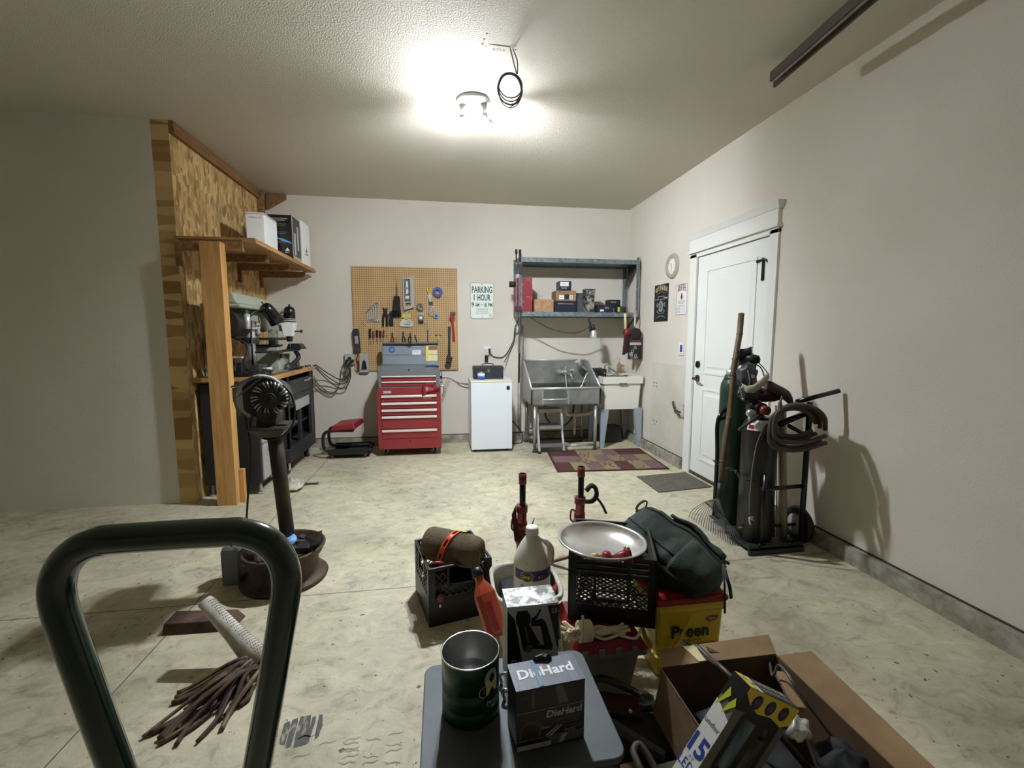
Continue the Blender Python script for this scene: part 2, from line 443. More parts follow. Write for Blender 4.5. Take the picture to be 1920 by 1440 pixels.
# top plate of the partition, a cleat in the far corner
struct('trim_1', G('shelfwood').box(XL, XL+.035, 3.86, D-.16, H-.09, H))
g = G('shelfwood').box(XL, XL+.06, D-.15, D-.09, H-.26, H)
g.fr(back(XL+.06, H-.005)).prism([(0,0),(.2,0),(.2,-.05),(0,-.17)], 0, .04)
struct('trim_2', g)
# a corner of the partition end: post carrying the shelf
g = G('stud').box(-1.755, -1.612, 3.74, 3.83, 0, 2.02)
single('wooden_post', 'knotty pine post standing at the front of the shelf, far left', 'post', g, (-1.68, 3.78, 0), bev=.003)
single('wood_offcut', 'short pine offcut board leaning behind the foot of the wooden post', 'board', G('stud').box(-1.612, -1.575, 3.8, 3.84, 0, .27), (-1.6, 3.82, 0), bev=.002)

# ---- door in the right wall
YA, YB, ZT = 4.00, 3.045, 2.05        # slab left (far) and right (near) edge
g = G('white_paint').box(XR-.02, XR+.02, YA, YA+.11, .0, ZT+.03).box(XR-.02, XR+.02, YB-.085, YB, 0, ZT+.03)
g.box(XR-.02, XR+.02, YB-.085, YA+.11, ZT, ZT+.04)
g.box(XR+.02, XR+.1, YA, YA+.02, 0, ZT).box(XR+.02, XR+.1, YB-.02, YB, 0, ZT).box(XR+.02, XR+.1, YB, YA, ZT, ZT+.02)
g.box(XR-.045, XR, YB-.1, YA+.125, ZT+.04, ZT+.062)
g.box(XR-.03, XR, YB-.085, YA+.11, ZT+.062, ZT+.165)
g.add([(XR-.035, YB-.095, ZT+.165), (XR-.035, YA+.12, ZT+.165), (XR-.065, YB-.12, ZT+.215), (XR-.065, YA+.145, ZT+.215), (XR, YB-.095, ZT+.165), (XR, YA+.12, ZT+.165), (XR, YB-.12, ZT+.215), (XR, YA+.145, ZT+.215)],
      [(0,1,3,2), (2,3,7,6), (0,2,6,4), (1,5,7,3), (4,6,7,5), (0,4,5,1)])
struct('trim_3', g, bev=.002)
g = G('door_paint'); xs = XR+.002
pan = [(YB+.16, YA-.17, 1.0, 1.90), (YB+.16, YA-.17, .19, .83)]
g.box(xs, xs+.04, YB+.003, YA-.003, .03, ZT-.003)
for y0, y1, z0, z1 in pan:      # moulded panel: raised frame and raised field
    for a, b, c, d in ((y0-.02,y1+.02,z1,z1+.02), (y0-.02,y1+.02,z0-.02,z0), (y0-.02,y0,z0,z1), (y1,y1+.02,z0,z1)):
        g.box(xs-.008, xs, a, b, c, d)
    g.hexa([(xs, y0+.03, z0+.03), (xs, y1-.03, z0+.03), (xs, y1-.03, z1-.03), (xs, y0+.03, z1-.03),
            (xs-.007, y0+.05, z0+.05), (xs-.007, y1-.05, z0+.05), (xs-.007, y1-.05, z1-.05), (xs-.007, y0+.05, z1-.05)])
struct('door_1', g, bev=.0015)
dr = bpy.data.objects['door_1']
struct('threshold', G('trim_dark').box(XR-.005, XR+.09, YB, YA, 0, .028), dr)
g = G('dark_steel'); g.cyl((xs-.012, YA-.07, .93), (xs, YA-.07, .93), .032)
g.cyl((xs-.05, YA-.07, .93), (xs-.01, YA-.07, .93), .011); g.tube([(xs-.05, YA-.07, .93), (xs-.053, YA-.12, .925), (xs-.05, YA-.17, .915)], [.012,.01,.008])
struct('door_handle', g, dr)
struct('deadbolt', G('dark_steel').cyl((xs-.014, YA-.07, 1.06), (xs, YA-.07, 1.06), .032).box(xs-.028, xs-.012, YA-.075, YA-.065, 1.04, 1.08), dr)
# concrete foundation step under the door
# floor marks
def mark(name, mat, polys):
    g = G(mat)
    for p in polys: g.add([(x, y, .0012) for x, y in p], [tuple(range(len(p)))])
    struct(name, g, fl, recalc=False)
pz = lambda u, v: (at(u, v, z=0).x, at(u, v, z=0).y)
zz = lambda X, Y: pz(420+X/4.8, 1140+Y/4.8)
mark('tire_mark', 'tire_mark', [[zz(*q) for q in p] for p in (
    [(545,1040),(595,1020),(600,1060),(545,1235),(500,1225),(505,1170)],
    [(615,1010),(665,990),(668,1020),(600,1250),(558,1265),(560,1220)],
    [(690,980),(785,965),(780,1030),(745,1225),(625,1260),(650,1110)],
    [(797,985),(830,975),(825,1020),(765,1200),(750,1225),(755,1140)],
    [(858,965),(888,960),(888,1060),(850,1160),(815,1185),(830,1090)])])
def tread(u, v, n, sp=1.0):
    c = at(u, v, z=0); ps = []
    for i in range(n):
        for j in range(3):
            x = c.x+(j-1)*.075*sp+random.uniform(-.004,.004); y = c.y+(i-n/2)*.035*sp
            k = 1 if (i+j) % 2 else -1; w_ = .005*sp
            pp = [(x-.028*sp, y), (x-.012*sp, y+.010*k*sp), (x+.008*sp, y+.004*k*sp), (x+.026*sp, y+.012*k*sp)]
            if random.random() < .25: continue
            for a, b in zip(pp, pp[1:]): ps.append([a, b, (b[0], b[1]+w_), (a[0], a[1]+w_)])
    mark('tread_mark', 'tread_mark', ps)
tread(610, 1415, 6); tread(700, 1400, 4, .9); tread(1215, 1265, 6, .7); tread(1460, 1195, 6, .7); tread(1410, 1150, 4, .6)

# ================================================================== ceiling lamp
LX, LY = .235, 3.24
t = Thing('ceiling_lamp', 'twin lit lamp with folding LED panels on a round ceiling base', 'lamp', (LX, LY, H))
t.part('canopy', G('white').lathe([(.0,0), (.11,0), (.115,-.008), (.1,-.03), (.0,-.035)], (LX, LY, H), 32))
for k, (ox, oy) in enumerate(((-.068, .0), (.068, -.03))):
    c = Vector((LX+ox, LY+oy, H-.035))
    sk = t.part('socket', G('white').cyl(c, c-Vector((0,0,.075)), .022))
    hub = c-Vector((0,0,.075)); 
    t.part('hub', G('grey').cyl(hub, hub-Vector((0,0,.03)), .026, .02), sk)
    for a, tl in (((248, 60), (140, 48), (8, 42)) if k == 0 else ((95, 43), (44, 62), (305, 42), (225, 38))):
        ph = math.radians(a); tau = math.radians(tl)
        out = Vector((math.cos(ph), math.sin(ph), 0)); nrm = out*math.sin(tau) - Vector((0,0,1))*math.cos(tau)
        dn = out*math.cos(tau) + Vector((0,0,-1))*-math.sin(tau); dn = (out*math.cos(tau) - Vector((0,0,1))*math.sin(tau)*-1)
        dn = nrm.cross(Vector((-out.y, out.x, 0))).normalized()
        if dn.z > 0: dn = -dn
        sd = Vector((-out.y, out.x, 0))
        p0 = hub - Vector((0,0,.012)) + out*.024
        T = frame(p0, sd, dn); z = 1 if (T.to_3x3() @ Vector((0,0,1))).dot(nrm) > 0 else -1
        pn = t.part('panel_housing', G('white', T).box(-.03, .03, 0, .075, -.004*z-.003, -.004*z+.003))
        if a in (248, 44):      # deep side cheeks added to narrow the beams of these two panels
            for q in (-.032, .028): t.part('beam_cheek', G('white', T).box(q, q+.004, -.002, .077, min(0, z*.042), max(0, z*.042)), pn)
        t.part('led_panel', G('lamp_panel', T).box(-.026, .026, .004, .071, min(z*.0002,z*.003), max(z*.0002,z*.003)), pn)

# ================================================================== back wall: pegboard and its tools
PX0, PZ0, PY = -1.0218, .9101, D-.022
t = Thing('pegboard', 'square tan pegboard screwed to the back wall, hung with hand tools', 'pegboard', (PX0, PY, PZ0))
t.part('board', G('pegboard').box(PX0, PX0+1.219, PY, PY+.005, PZ0, PZ0+1.219))
t.part('batten', G('shelfwood').box(PX0, PX0+1.219, PY+.005, D, PZ0, PZ0+.03).box(PX0, PX0+1.219, PY+.005, D, PZ0+1.19, PZ0+1.219)
       .box(PX0, PX0+.03, PY+.005, D, PZ0+.03, PZ0+1.19).box(PX0+1.19, PX0+1.219, PY+.005, D, PZ0+.03, PZ0+1.19))
def peg(X, Y, off=.012):      # a spot on the board
    p = at(640+X/8, 480+Y/8, y=PY-off); return p
def pegT(X, Y, X2, Y2, off=.012):     # local frame: +x from the top end to the bottom end, z out of the board
    a, b = peg(X, Y, off), peg(X2, Y2, off); d = b-a
    return frame(a, d, None, (0,-1,0)), d.length
def hook(T_or_p):
    p = Vector(T_or_p); return G('wire').tube([(p.x,PY,p.z), (p.x,PY-.03,p.z-.004), (p.x,PY-.034,p.z+.008)], .002, 6)
ws = [(385,840,400,1000),(415,810,430,990),(450,770,460,985),(480,740,488,1000),(515,720,520,1005),(545,705,552,995)]
nm = ['shortest, leftmost','second from the left','third from the left','fourth from the left','fifth from the left','longest, rightmost']
for i, q in enumerate(ws):
    T, L = pegT(*q); a = .011+.002*i
    t = Thing('combination_wrench', 'chrome combination wrench, %s of the six in a row on the pegboard' % nm[i], 'wrench', peg(q[0], q[1]), 'combination wrenches on the pegboard')
    t.part('shaft', G('tool_chrome', T).prism(rrect(a, L-a, -.0065, .0065, .003), -.003, .004))
    g = G('tool_chrome', T); n = 14
    ring = [(math.cos(2*PI*j/n), math.sin(2*PI*j/n)) for j in range(n)]
    vs = [(x*r, y*r, z) for z in (-.004, .004) for r in (a, a*.55) for x, y in ring]
    g.add(vs, [(j,(j+1)%n,n+(j+1)%n,n+j) for j in range(n)] + [(2*n+j,3*n+j,3*n+(j+1)%n,2*n+(j+1)%n) for j in range(n)] + [(j,2*n+j,2*n+(j+1)%n,(j+1)%n) for j in range(n)] + [(n+j,n+(j+1)%n,3*n+(j+1)%n,3*n+j) for j in range(n)])
    t.part('box_end', g)
    g = G('tool_chrome', T); pts = [(L-a*1.2+a*1.1*math.cos(b), a*1.15*math.sin(b)) for b in [PI*(.22+1.56*k/9) for k in range(10)]]
    pts += [(L-a*1.1, -a*.45), (L-a*.1, -a*.45)][::-1][:0]
    inner = [(L-a*1.2+a*.5*math.cos(b), a*.5*math.sin(b)) for b in [PI*(.3+1.4*k/6) for k in range(7)]][::-1]
    g.prism(pts+inner, -.004, .004); t.part('open_end', g)
    t.part('peg_hook', hook(peg(q[0], q[1])))
# screwdrivers and chisels in the lower row
sd = [('black_matte',(430,1090,434,1330),.010,'black-handled screwdriver with the long shaft'),('tool_red',(480,1120,484,1310),.009,'dark red screwdriver'),('black_matte',(535,1110,540,1320),.010,'stubby black screwdriver'),
      ('maroon',(585,1120,588,1300),.009,'maroon screwdriver'),('red_dark',(636,1110,625,1310),.009,'slim red screwdriver with a bright tip')]
pos = ['first','second','third','fourth','fifth']
for i, (mt, q, r, lb) in enumerate(sd):
    T, L = pegT(*q, off=.02); hl = L*.55; r *= 1.35
    t = Thing('screwdriver', '%s, %s from the left in the lower pegboard row' % (lb, pos[i]), 'screwdriver', peg(q[0], q[1]), 'screwdrivers on the pegboard')
    A = Matrix.Rotation(PI/2, 4, 'Y')
    t.part('handle', G(mt, T).lathe([(0,0),(r*.8,.002),(r,.015),(r*.75,hl*.5),(r,hl*.8),(r*.7,hl),(.0,hl+.001)], (0,0,0), 12, A))
    t.part('blade', G('steel', T).cyl((hl,0,0),(L,0,0),.003,.0022,8))
for i, (mt, q, lb) in enumerate((('tool_red',(765,1140,770,1300),'red gripped pliers just above the left of the open tool chest lid'),
        ('green_dark',(925,1130,940,1300),'dark green gripped pliers above the middle of the tool chest lid'),
        ('black_matte',(1035,1145,1025,1300),'black pliers above the middle latch of the tool chest lid'),
        ('dark_steel',(1105,1180,1135,1300),'slanted dark punch at the right end of the lower pegboard row'))):
    T, L = pegT(*q, off=.02)
    t = Thing('pliers' if i < 3 else 'punch', lb, 'pliers' if i < 3 else 'punch', peg(q[0], q[1]), 'pliers on the pegboard' if i < 3 else None)
    if i < 3:
        for s in (-1, 1):
            t.part('grip', G(mt, T).curve([(L*.35,0,0),(L*.6,s*.014,0),(L*1.1,s*.012,0)], .006, 8))
        t.part('jaw', G('dark_steel', T).prism([(0,-.004),(L*.2,-.013),(L*.38,-.007),(L*.38,.007),(L*.2,.013),(0,.004)], -.005, .005))
    else:
        t.part('shank', G(mt, T).cyl((0,0,0),(L,0,0),.004,.008,10)); t.part('tip', G('steel', T).cyl((-.02,0,0),(0,0,0),.0015,.004,8))
# black crimper and black tin snips
T, L = pegT(660, 770, 655, 1050)
t = Thing('crimping_tool', 'black two-handled crimping tool on the pegboard beside the wrenches', 'crimping tool', peg(660,770))
for s in (-1, 1): t.part('handle', G('black_plastic', T).curve([(.06,s*.008,.005),(L*.5,s*.02,.005),(L,s*.022,.005)], [.012]*13, 8))
t.part('head', G('black', T).prism([(0,-.026),(.06,-.02),(.1,-.012),(.1,.012),(.06,.02),(0,.026),(.02,0)], -.008, .012))
T, L = pegT(762, 825, 755, 1050)
t = Thing('staple_gun', 'black staple gun hanging between the crimping tool and the dust brush', 'staple gun', peg(762,825))
t.part('body', G('black_plastic', T).prism([(0,-.02),(L*.9,-.036),(L,-.01),(L*.95,.022),(L*.6,.015),(0,.016)], -.012, .014), bev=.003)
t.part('lever', G('black', T).curve([(.02,-.02,.01),(L*.4,-.045,.01),(L*.85,-.06,.01)], .007, 8))
# dust brush
T, L = pegT(830, 400, 838, 930)
t = Thing('dust_brush', 'bench brush with long black bristles and slim brown handle on the pegboard', 'brush', peg(830,400))
t.part('handle', G('bamboo', T).curve([(0,0,.01),(L*.15,0,.01),(L*.42,0,.01)], [.005]*6+[.009]*7, 8))
g = G('black_matte', T); g.hexa([(L*.38,-.03,0),(L*.38,.03,0),(L*.38,.03,.03),(L*.38,-.03,.03),(L*.8,-.05,-.005),(L*.8,.04,-.005),(L*.8,.04,.04),(L*.8,-.05,.04)])
for i in range(150):
    y = random.uniform(-.045,.04); z = random.uniform(0,.036); e = L*random.uniform(.86,1.0); x0 = L*random.uniform(.4,.75)
    g.tube([(x0,y*.8,z),(e,y*1.12+random.uniform(-.008,.008),z+random.uniform(-.003,.006))], .0022, 4, caps=False)
t.part('bristles', g)
# packaged jab saw / hacksaw
P = peg(1003, 565); T = frame(P, (1,0,0), (0,0,1))@Matrix.Rotation(-.0,4,'Z')
t = Thing('hacksaw', 'silver hacksaw with an open grip hanging upright in the middle of the pegboard', 'hacksaw', peg(1003,320))
g = G('light_grey', T); s = .00078*8/8*1.0
k = lambda X, Y: ((X-1003)*.00078, (565-Y)*.00078)
g.prism([k(925,335),k(1085,315),k(1090,770),k(1035,790),k(1035,350),k(945,352),k(945,690),k(925,690)], 0, .02); t.part('frame', g, bev=.002)
g = G('light_grey', T); o = [k(925,690),k(1085,680),k(1090,770),k(940,815)]; i_ = [k(960,710),k(1058,700),k(1058,745),k(965,762)]
vs = [(x,y,z) for z in (0,.03) for x, y in o+i_]
g.add(vs, [(a,(a+1)%4,4+(a+1)%4,4+a) for a in range(4)]+[(8+a,12+a,12+(a+1)%4,8+(a+1)%4) for a in range(4)]+[(a,8+a,8+(a+1)%4,(a+1)%4) for a in range(4)]+[(4+a,4+(a+1)%4,12+(a+1)%4,12+a) for a in range(4)])
t.part('grip', g, bev=.002)
t.part('blade', G('dark_steel', T).prism([k(1040,360),k(1058,358),k(1062,680),k(1042,684)], .004, .008))
g = G('print_dim', T).prism([k(950,365),k(1025,360),k(1028,670),k(950,676)], .0, .004).mat('print_white')
g.poly([k(962,600),k(1015,596),k(1018,640),k(960,645)], .005).poly([k(975,380),k(1000,378),k(1005,560),k(968,575)], .005).mat('print_dim')
g.poly([k(978,470),k(995,468),k(996,500),k(980,505)], .006)
t.part('backing_card', g)
# glass scraper with yellow grips
P = peg(978, 960); T = frame(P, (1,0,0), (0,0,1)); q = .00078
t = Thing('drywall_scraper', 'white half-round spreader with yellow grips hanging below the hacksaw', 'scraper', peg(978,850))
t.part('blade', G('white_dirty', T).prism([(-98*q,-95*q),(-104*q,-50*q),(-70*q,0),(-25*q,30*q),(25*q,30*q),(75*q,-5*q),(104*q,-55*q),(98*q,-95*q),(0,-105*q)], 0, .006).mat('print_dim').quad(-.03,.03,-72*q,-62*q,.0075))
t.part('neck', G('light_grey', T).box(-.02, .02, 0, .1, 0, .016), bev=.004)
for s in (-1, 1): t.part('grip', G('yellow', T).box(s*.032-.016, s*.032+.016, 30*q, 95*q, 0, .018), bev=.005)
# round tins and tape coils
def coil(name, label, cat, X, Y, ro, ri, mt, depth=.02, inner=None, group=None):
    P = peg(X, Y, .002); T = frame(P, (1,0,0), (0,0,1)); t = Thing(name, label, cat, P, group)
    prof = [(ri,0),(ro,0),(ro,depth),(ri,depth),(ri,0)]
    g = G(mt, T); n = 28; vs = []
    for r, z in prof[:4]:
        for j in range(n): vs.append((r*math.cos(2*PI*j/n), r*math.sin(2*PI*j/n), z))
    for i in range(4):
        g_ = i+1 if i < 3 else 0
    g.add(vs, [(i*n+j, i*n+(j+1)%n, ((i+1)%4)*n+(j+1)%n, ((i+1)%4)*n+j) for i in range(4) for j in range(n)], False)
    t.part('roll' if 'tape' in name else 'ring', g)
    if inner: t.part('core', G(inner, T).cyl((0,0,0),(0,0,depth*.6), ri))
    return t, T
t, T = coil('wire_coil', 'dark coiled wire on the pegboard, right of the hacksaw grip', 'wire coil', 1185, 775, .045, .022, 'dark_steel', .018)
g = G('light_grey', T)
for i in range(4): g.tube([(.03*math.cos(a*.5+i)+.004*i, .03*math.sin(a*.5+i), .02+.002*i) for a in range(13)], .002, 5, caps=False)
t.part('loose_wire', g)
t, T = coil('tape_measure', 'chrome tape measure with a black base on the pegboard below the wire coil', 'tape measure', 1195, 925, .036, .02, 'chrome', .03, 'white')
t.part('foot', G('black', T).box(-.03, .03, -.062, -.036, 0, .028), bev=.003)
t.part('hook_clip', G('light_grey', T).box(-.02, .028, .03, .055, .0, .01))
t, T = coil('masking_tape_roll', 'large roll of blue painter tape at the upper right of the pegboard', 'tape', 1445, 545, .0585, .026, 'blue_tape', .036)
t, T = coil('masking_tape_roll', 'small roll of blue and white tape on the pegboard below the keyed padlock', 'tape', 1422, 900, .03, .013, 'blue_light', .02, 'blue')
T, L = pegT(1310, 465, 1335, 690)
t = Thing('tin_snips', 'tin snips with bright yellow handles beside the blue tape roll', 'snips', peg(1310,465))
for s in (-1, 1): t.part('handle', G('yellow', T).curve([(0,s*.02,.008),(L*.25,s*.018,.008),(L*.5,s*.006,.008)], .008, 8))
t.part('blades', G('steel', T).prism([(L*.45,-.012),(L*.6,-.022),(L*.98,-.006),(L*.98,.004),(L*.6,.02),(L*.45,.012)], .002, .012))
T, L = pegT(1340, 690, 1350, 880)
t = Thing('padlock_bundle', 'bundle of small chrome hardware under a navy blue fob, below the tin snips', 'hardware', peg(1340,690))
t.part('fob', G('navy', T).prism(rrect(0,.036,-.024,.024,.008), 0, .014))
g = G('chrome_dull', T)
for i in range(7):
    a = random.uniform(0,3); x = .05+.014*i; y = random.uniform(-.016,.016)
    g.tube([(x+.018*math.cos(b*.7+a), y+.018*math.sin(b*.7+a), .008+.002*i) for b in range(9)], .003, 6, closed=True)
t.part('rings', g)
# thin rod, hook
T, L = pegT(1295, 940, 1298, 1290)
t = Thing('long_punch', 'thin brown and steel file hanging near the right side of the pegboard', 'file', peg(1295,940))
t.part('file_blade', G('steel', T).prism([(0,-.003),(L*.5,-.008),(L*.5,.008),(0,.003)], 0, .004)); t.part('handle', G('bamboo', T).cyl((L*.5,0,.003),(L,0,.003),.007))
T, L = pegT(1455, 1185, 1455, 1290)
t = Thing('tee_handle_tool', 'small brass T-handled tap wrench at the lower right of the pegboard', 'tap wrench', peg(1455,1185))
t.part('cross_bar', G('dark_steel', T).cyl((.0,-.04,.008),(.0,.04,.008),.004)); t.part('shank', G('gold', T).cyl((0,0,.008),(L,0,.008),.012,.009))
# empty pegs
g = G('wire')
for X, Y in ((830,380),(1180,430),(1340,385),(1500,440),(680,1220),(690,1190),(830,1220),(1180,1250),(1050,1250),(980,1255),(1595,450),(320,1010),(350,1040),(1260,1020)):
    p = peg(X, Y, 0); g.tube([(p.x,PY,p.z),(p.x,PY-.03,p.z-.003),(p.x,PY-.033,p.z+.01)], .0025, 6)
t = bpy.data.objects['pegboard']; g.build('empty_peg', t, t.location)
# pipe wrenches
def pipe_wrench(label, a, b, head_at_a, mt, headmt, k):
    pa, pb = a, b; d = pb-pa; L = d.length
    T = frame(pa, d, None, (0,-1,0)); t = Thing('pipe_wrench', label, 'pipe wrench', pa, 'pipe wrenches on the pegboard')
    t.part('handle', G(mt, T).prism([(L*.3,-.014*k),(L*.7,-.012*k),(L*.97,-.016*k),(L,0),(L*.97,.016*k),(L*.7,.012*k),(L*.3,.014*k)], 0, .016), bev=.004)
    t.part('fixed_jaw', G(mt, T).prism([(L*.3,-.014*k),(L*.3,.014*k),(L*.22,.03*k),(L*.12,.034*k),(L*.1,.0),(L*.12,-.028*k),(L*.2,-.026*k)], -.002, .022), bev=.003)
    t.part('hook_jaw', G(headmt, T).prism([(L*.26,-.024*k),(L*.02,-.02*k),(-.01,0),(-.006,.042*k),(L*.07,.044*k),(L*.075,.008*k),(L*.26,.002*k)], .002, .018), bev=.003)
    t.part('adjusting_nut', G('dark_steel', T).cyl((L*.2,-.02*k,.01),(L*.25,-.02*k,.01),.014*k))
pipe_wrench('dark red pipe wrench hanging jaw up at the right edge of the pegboard', peg(1655,850), peg(1690,1280), 1, 'tool_red', 'dark_steel', 1.0)
pipe_wrench('large blue-grey pipe wrench hanging jaw down at the right edge of the pegboard', at(842,688,y=PY-.012), peg(1618,1050), 1, 'charcoal', 'dark_steel', 1.15)
# cordless handset style stud finder, socket, cords
p = at(670, 650, y=D-.02)
T = frame(at(671, 654, y=D-.03), (1,0,.06), (-.05,0,1))
t = Thing('wall_handset', 'dark grey handset with a lit keypad mounted at the left edge of the pegboard', 'handset', p)
t.part('body', G('charcoal', T).prism(rrect(-.035,.035,.02,.235,.02), 0, .035), bev=.004)
t.part('keypad', G('print_grey', T).quad(-.018,.02,.06,.15,.036).mat('print_dim').quad(-.018,.02,.085,.088,.0365).quad(-.018,.02,.11,.113,.0365).quad(-.006,-.003,.06,.15,.0365).quad(.007,.01,.06,.15,.0365))
t.part('holder', G('dark_grey', T).prism([(-.05,-.05),(.03,-.04),(.035,.02),(-.035,.02)], -.008, .03), bev=.003)
p = at(656, 673, y=D)
t = Thing('outlet_box', 'metal outlet box with several plugs and dark hanging cords, left of the pegboard', 'outlet', p)
t.part('box', G('light_grey').box(p.x-.05, p.x+.06, D-.05, D, p.z-.06, p.z+.06), bev=.004)
for i in range(3): t.part('plug', G('black').cyl((p.x-.02+.03*i, D-.095, p.z-.02+.03*(i%2)), (p.x-.02+.03*i, D-.05, p.z-.02+.03*(i%2)), .016, .018))
t.part('rag_strip', G('cloth_grey').sheet(lambda a, b: (p.x-.02+.05*a-.06*b+.01*math.sin(9*b), D-.07-.02*math.sin(5*a+6*b), p.z-.02-.19*b), 5, 8), solid=.004)
e0 = Vector((p.x, D-.08, p.z-.03))
def cords(name, label, mt, sets, loc, r=.006):
    t = Thing(name, label, 'cord', loc)
    for s in sets: t.part('cable', G(mt).curve(s, r, 6))
    return t
bx = at(592, 684, x=-1.40)
cords('cable_bundle', 'bundle of black power cords sagging from the workbench to the wall outlet', 'cord',
      [[bx+Vector((0,-.05*i,0)), at(615+4*i, 700+10*i, y=D-.12), at(640+3*i, 712+8*i, y=D-.08), at(655+i, 700+4*i, y=D-.08), e0+Vector((.02*i-.03,0,0))] for i in range(3)], bx)
cords('extension_lead', 'grey extension lead hanging in a low loop on the wall behind the workbench', 'cord_grey',
      [[at(588, 706+5*i, y=D-.06), at(600, 724+7*i, y=D-.03), at(622, 737+6*i, y=D-.02), at(636, 722, y=D-.02), at(640, 695, y=D-.03), e0+Vector((-.05,.02,0))] for i in range(2)], at(622, 740, y=D-.02), .0055)
p = at(682, 682, y=PY)
t = Thing('multimeter', 'pale box with a black clip and leads mounted at the lower left of the pegboard', 'meter', p)
T = frame((p.x, PY, p.z), (1,0,0), (.05,0,1))
t.part('case', G('light_grey', T).prism(rrect(-.045,.06,-.1,.12,.01), 0, .03), bev=.003)
t.part('clip', G('black', T).prism([(-.02,-.06),(.04,-.06),(.03,.02),(.01,.05),(-.01,.02)], .03, .045))
t.part('lead', G('red_dark', T).curve([(-.05,.12,.02),(-.075,.06,.02),(-.06,-.0,.02),(-.07,-.1,.01)], .006, 6))

# ---- parking sign
p0 = at(904, 564, y=D-.006); T = frame((p0.x, D-.006, p0.z), (1,0,0), (0,0,1))
t = Thing('parking_sign', 'white metal sign with green PARKING 1 HOUR lettering on the back wall', 'sign', p0)
W, Hs = .146, .218
g = G('taupe', T).prism(rrect(-W,W,-Hs,Hs,.03), 0, .002).mat('sign_white').prism(rrect(-W+.007,W-.007,-Hs+.007,Hs-.007,.026), .002, .0026)
g.mat('green_sign'); z = .0034; K = .291/700
yy = lambda Y: (708-Y)*K
xx = lambda X: (545-X)*-K
g.text('PARKING', 0, yy(475), 185*K, 605*K, z, bold=.028).text('1', xx(312), yy(695), 175*K, 26*K, z).text('HOUR', xx(600), yy(700), 180*K, 385*K, z, bold=.028)
g.text('9', xx(270), yy(880), 125*K, 75*K, z, bold=.03).text('AM', xx(398), yy(880), 105*K, 125*K, z, bold=.025).text('TO', xx(538), yy(848), 50*K, 70*K, z, bold=.02).text('6', xx(650), yy(885), 125*K, 75*K, z, bold=.02).text('PM', xx(785), yy(880), 110*K, 120*K, z, bold=.025)
g.text('SUNDAYS', 0, yy(965), 34*K, 330*K, z).text('HOLIDAYS', 0, yy(1025), 34*K, 340*K, z).text('EXCEPTED', 0, yy(1085), 34*K, 370*K, z)
g.disc(0, yy(235), .006, z).disc(0, yy(1175), .005, z).mat('print_grey').disc(xx(795), yy(1145), .022, z, r1=.018).disc(xx(795), yy(1150), .008, z)
t.part('plate', g, recalc=False)

# ---- red rolling tool cabinet with chest on top
cx0, cx1, cf, cb = -.70, -.02, 5.03, 5.48
T = Matrix.Identity(4)
t = Thing('tool_cabinet', 'red rolling tool cabinet with five wide drawers against the back wall', 'tool cabinet', (-.36, 5.25, 0))
g = G('red').box(cx0, cx1, cf+.004, cb, .085, .755).box(cx0, cx1, cf-.001, cf+.004, .085, .2).box(cx0, cx1, cf-.001, cf+.004, .69, .755).box(cx0, cx0+.04, cf-.001, cf+.004, .2, .69).box(cx1-.04, cx1, cf-.001, cf+.004, .2, .69)
t.part('body', g, bev=.004)
zs = [.69, .61, .535, .46, .31, .2]
vz = [(676, 693), (745, 762), (0,0)]
for i in range(5):
    z1, z0 = zs[i]-.006, zs[i+1]+.006
    dwr = t.part('drawer', G('red').box(cx0+.045, cx1-.045, cf-.008, cf+.003, z0, z1), bev=.003)
    t.part('pull_trim', G('trim_bright').box(cx0+.045, cx1-.045, cf-.024, cf-.007, z1-.018, z1).box(cx0+.045, cx1-.045, cf-.026, cf-.022, z1-.024, z1-.002), dwr, bev=.002)
t.part('lock', G('black').cyl((-.36,cf-.006,.17),(-.36,cf,.17),.008))
t.part('label_plate', G('print_grey').box(-.635,-.55,cf-.004,cf,.705,.73))
t.part('badge', G('print_grey', back(-.165, .655, cf-.009)).quad(-.045,.045,-.014,.012,0).mat('print_dim').text('CRAFTSMAN', 0, -.004, .01, .08, z=.001), label='silver maker badge')
for sx in (cx0+.07, cx1-.07):
    for sy in (cf+.08, cb-.08):
        c = t.part('caster', G('steel').box(sx-.03, sx+.03, sy-.03, sy+.03, .076, .085).box(sx-.022, sx-.018, sy-.022, sy+.02, .03, .076).box(sx+.018, sx+.022, sy-.022, sy+.02, .03, .076))
        t.part('wheel', G('black').cyl((sx-.014,sy,.036),(sx+.014,sy,.036),.035,n=24), c)
t = Thing('tool_chest', 'grey tool chest with red drawers and its lid open, on the red cabinet', 'tool chest', (-.36, 5.25, .76))
c0, c1, f0, b0 = -.685, -.035, 5.06, 5.38
t.part('body', G('chest_grey').box(c0, c1, f0+.004, b0, .757, .90).box(c0,c1,f0,f0+.004,.757,.775).box(c0,c1,f0,f0+.004,.895,1.0).box(c0,c0+.032,f0,f0+.004,.775,.895).box(c1-.032,c1,f0,f0+.004,.775,.895)
       .box(c0,c0+.004,f0+.004,b0,.9,1.0).box(c1-.004,c1,f0+.004,b0,.9,1.0).box(c0,c1,b0-.004,b0,.9,1.0), bev=.002)
t.part('lock', G('black').cyl((-.36,f0-.006,.955),(-.36,f0,.955),.01))
for z0, z1, n in ((.865,.893,0),(.835,.861,0),(.778,.831,1)):
    dwr = t.part('drawer', G('red').box(c0+.036, c1-.036, f0-.008, f0+.003, z0, z1), bev=.002)
    if z0 != .835: t.part('pull_trim', G('trim_bright').box(c0+.034, c1-.034, f0-.022, f0-.007, z1-.014, z1), dwr, bev=.002)
    if n: t.part('badge', G('print_white', back(-.14, .808, f0-.0095)).text('CRAFTSMAN', 0, -.004, .012, .09, z=0, shear=.2), dwr)
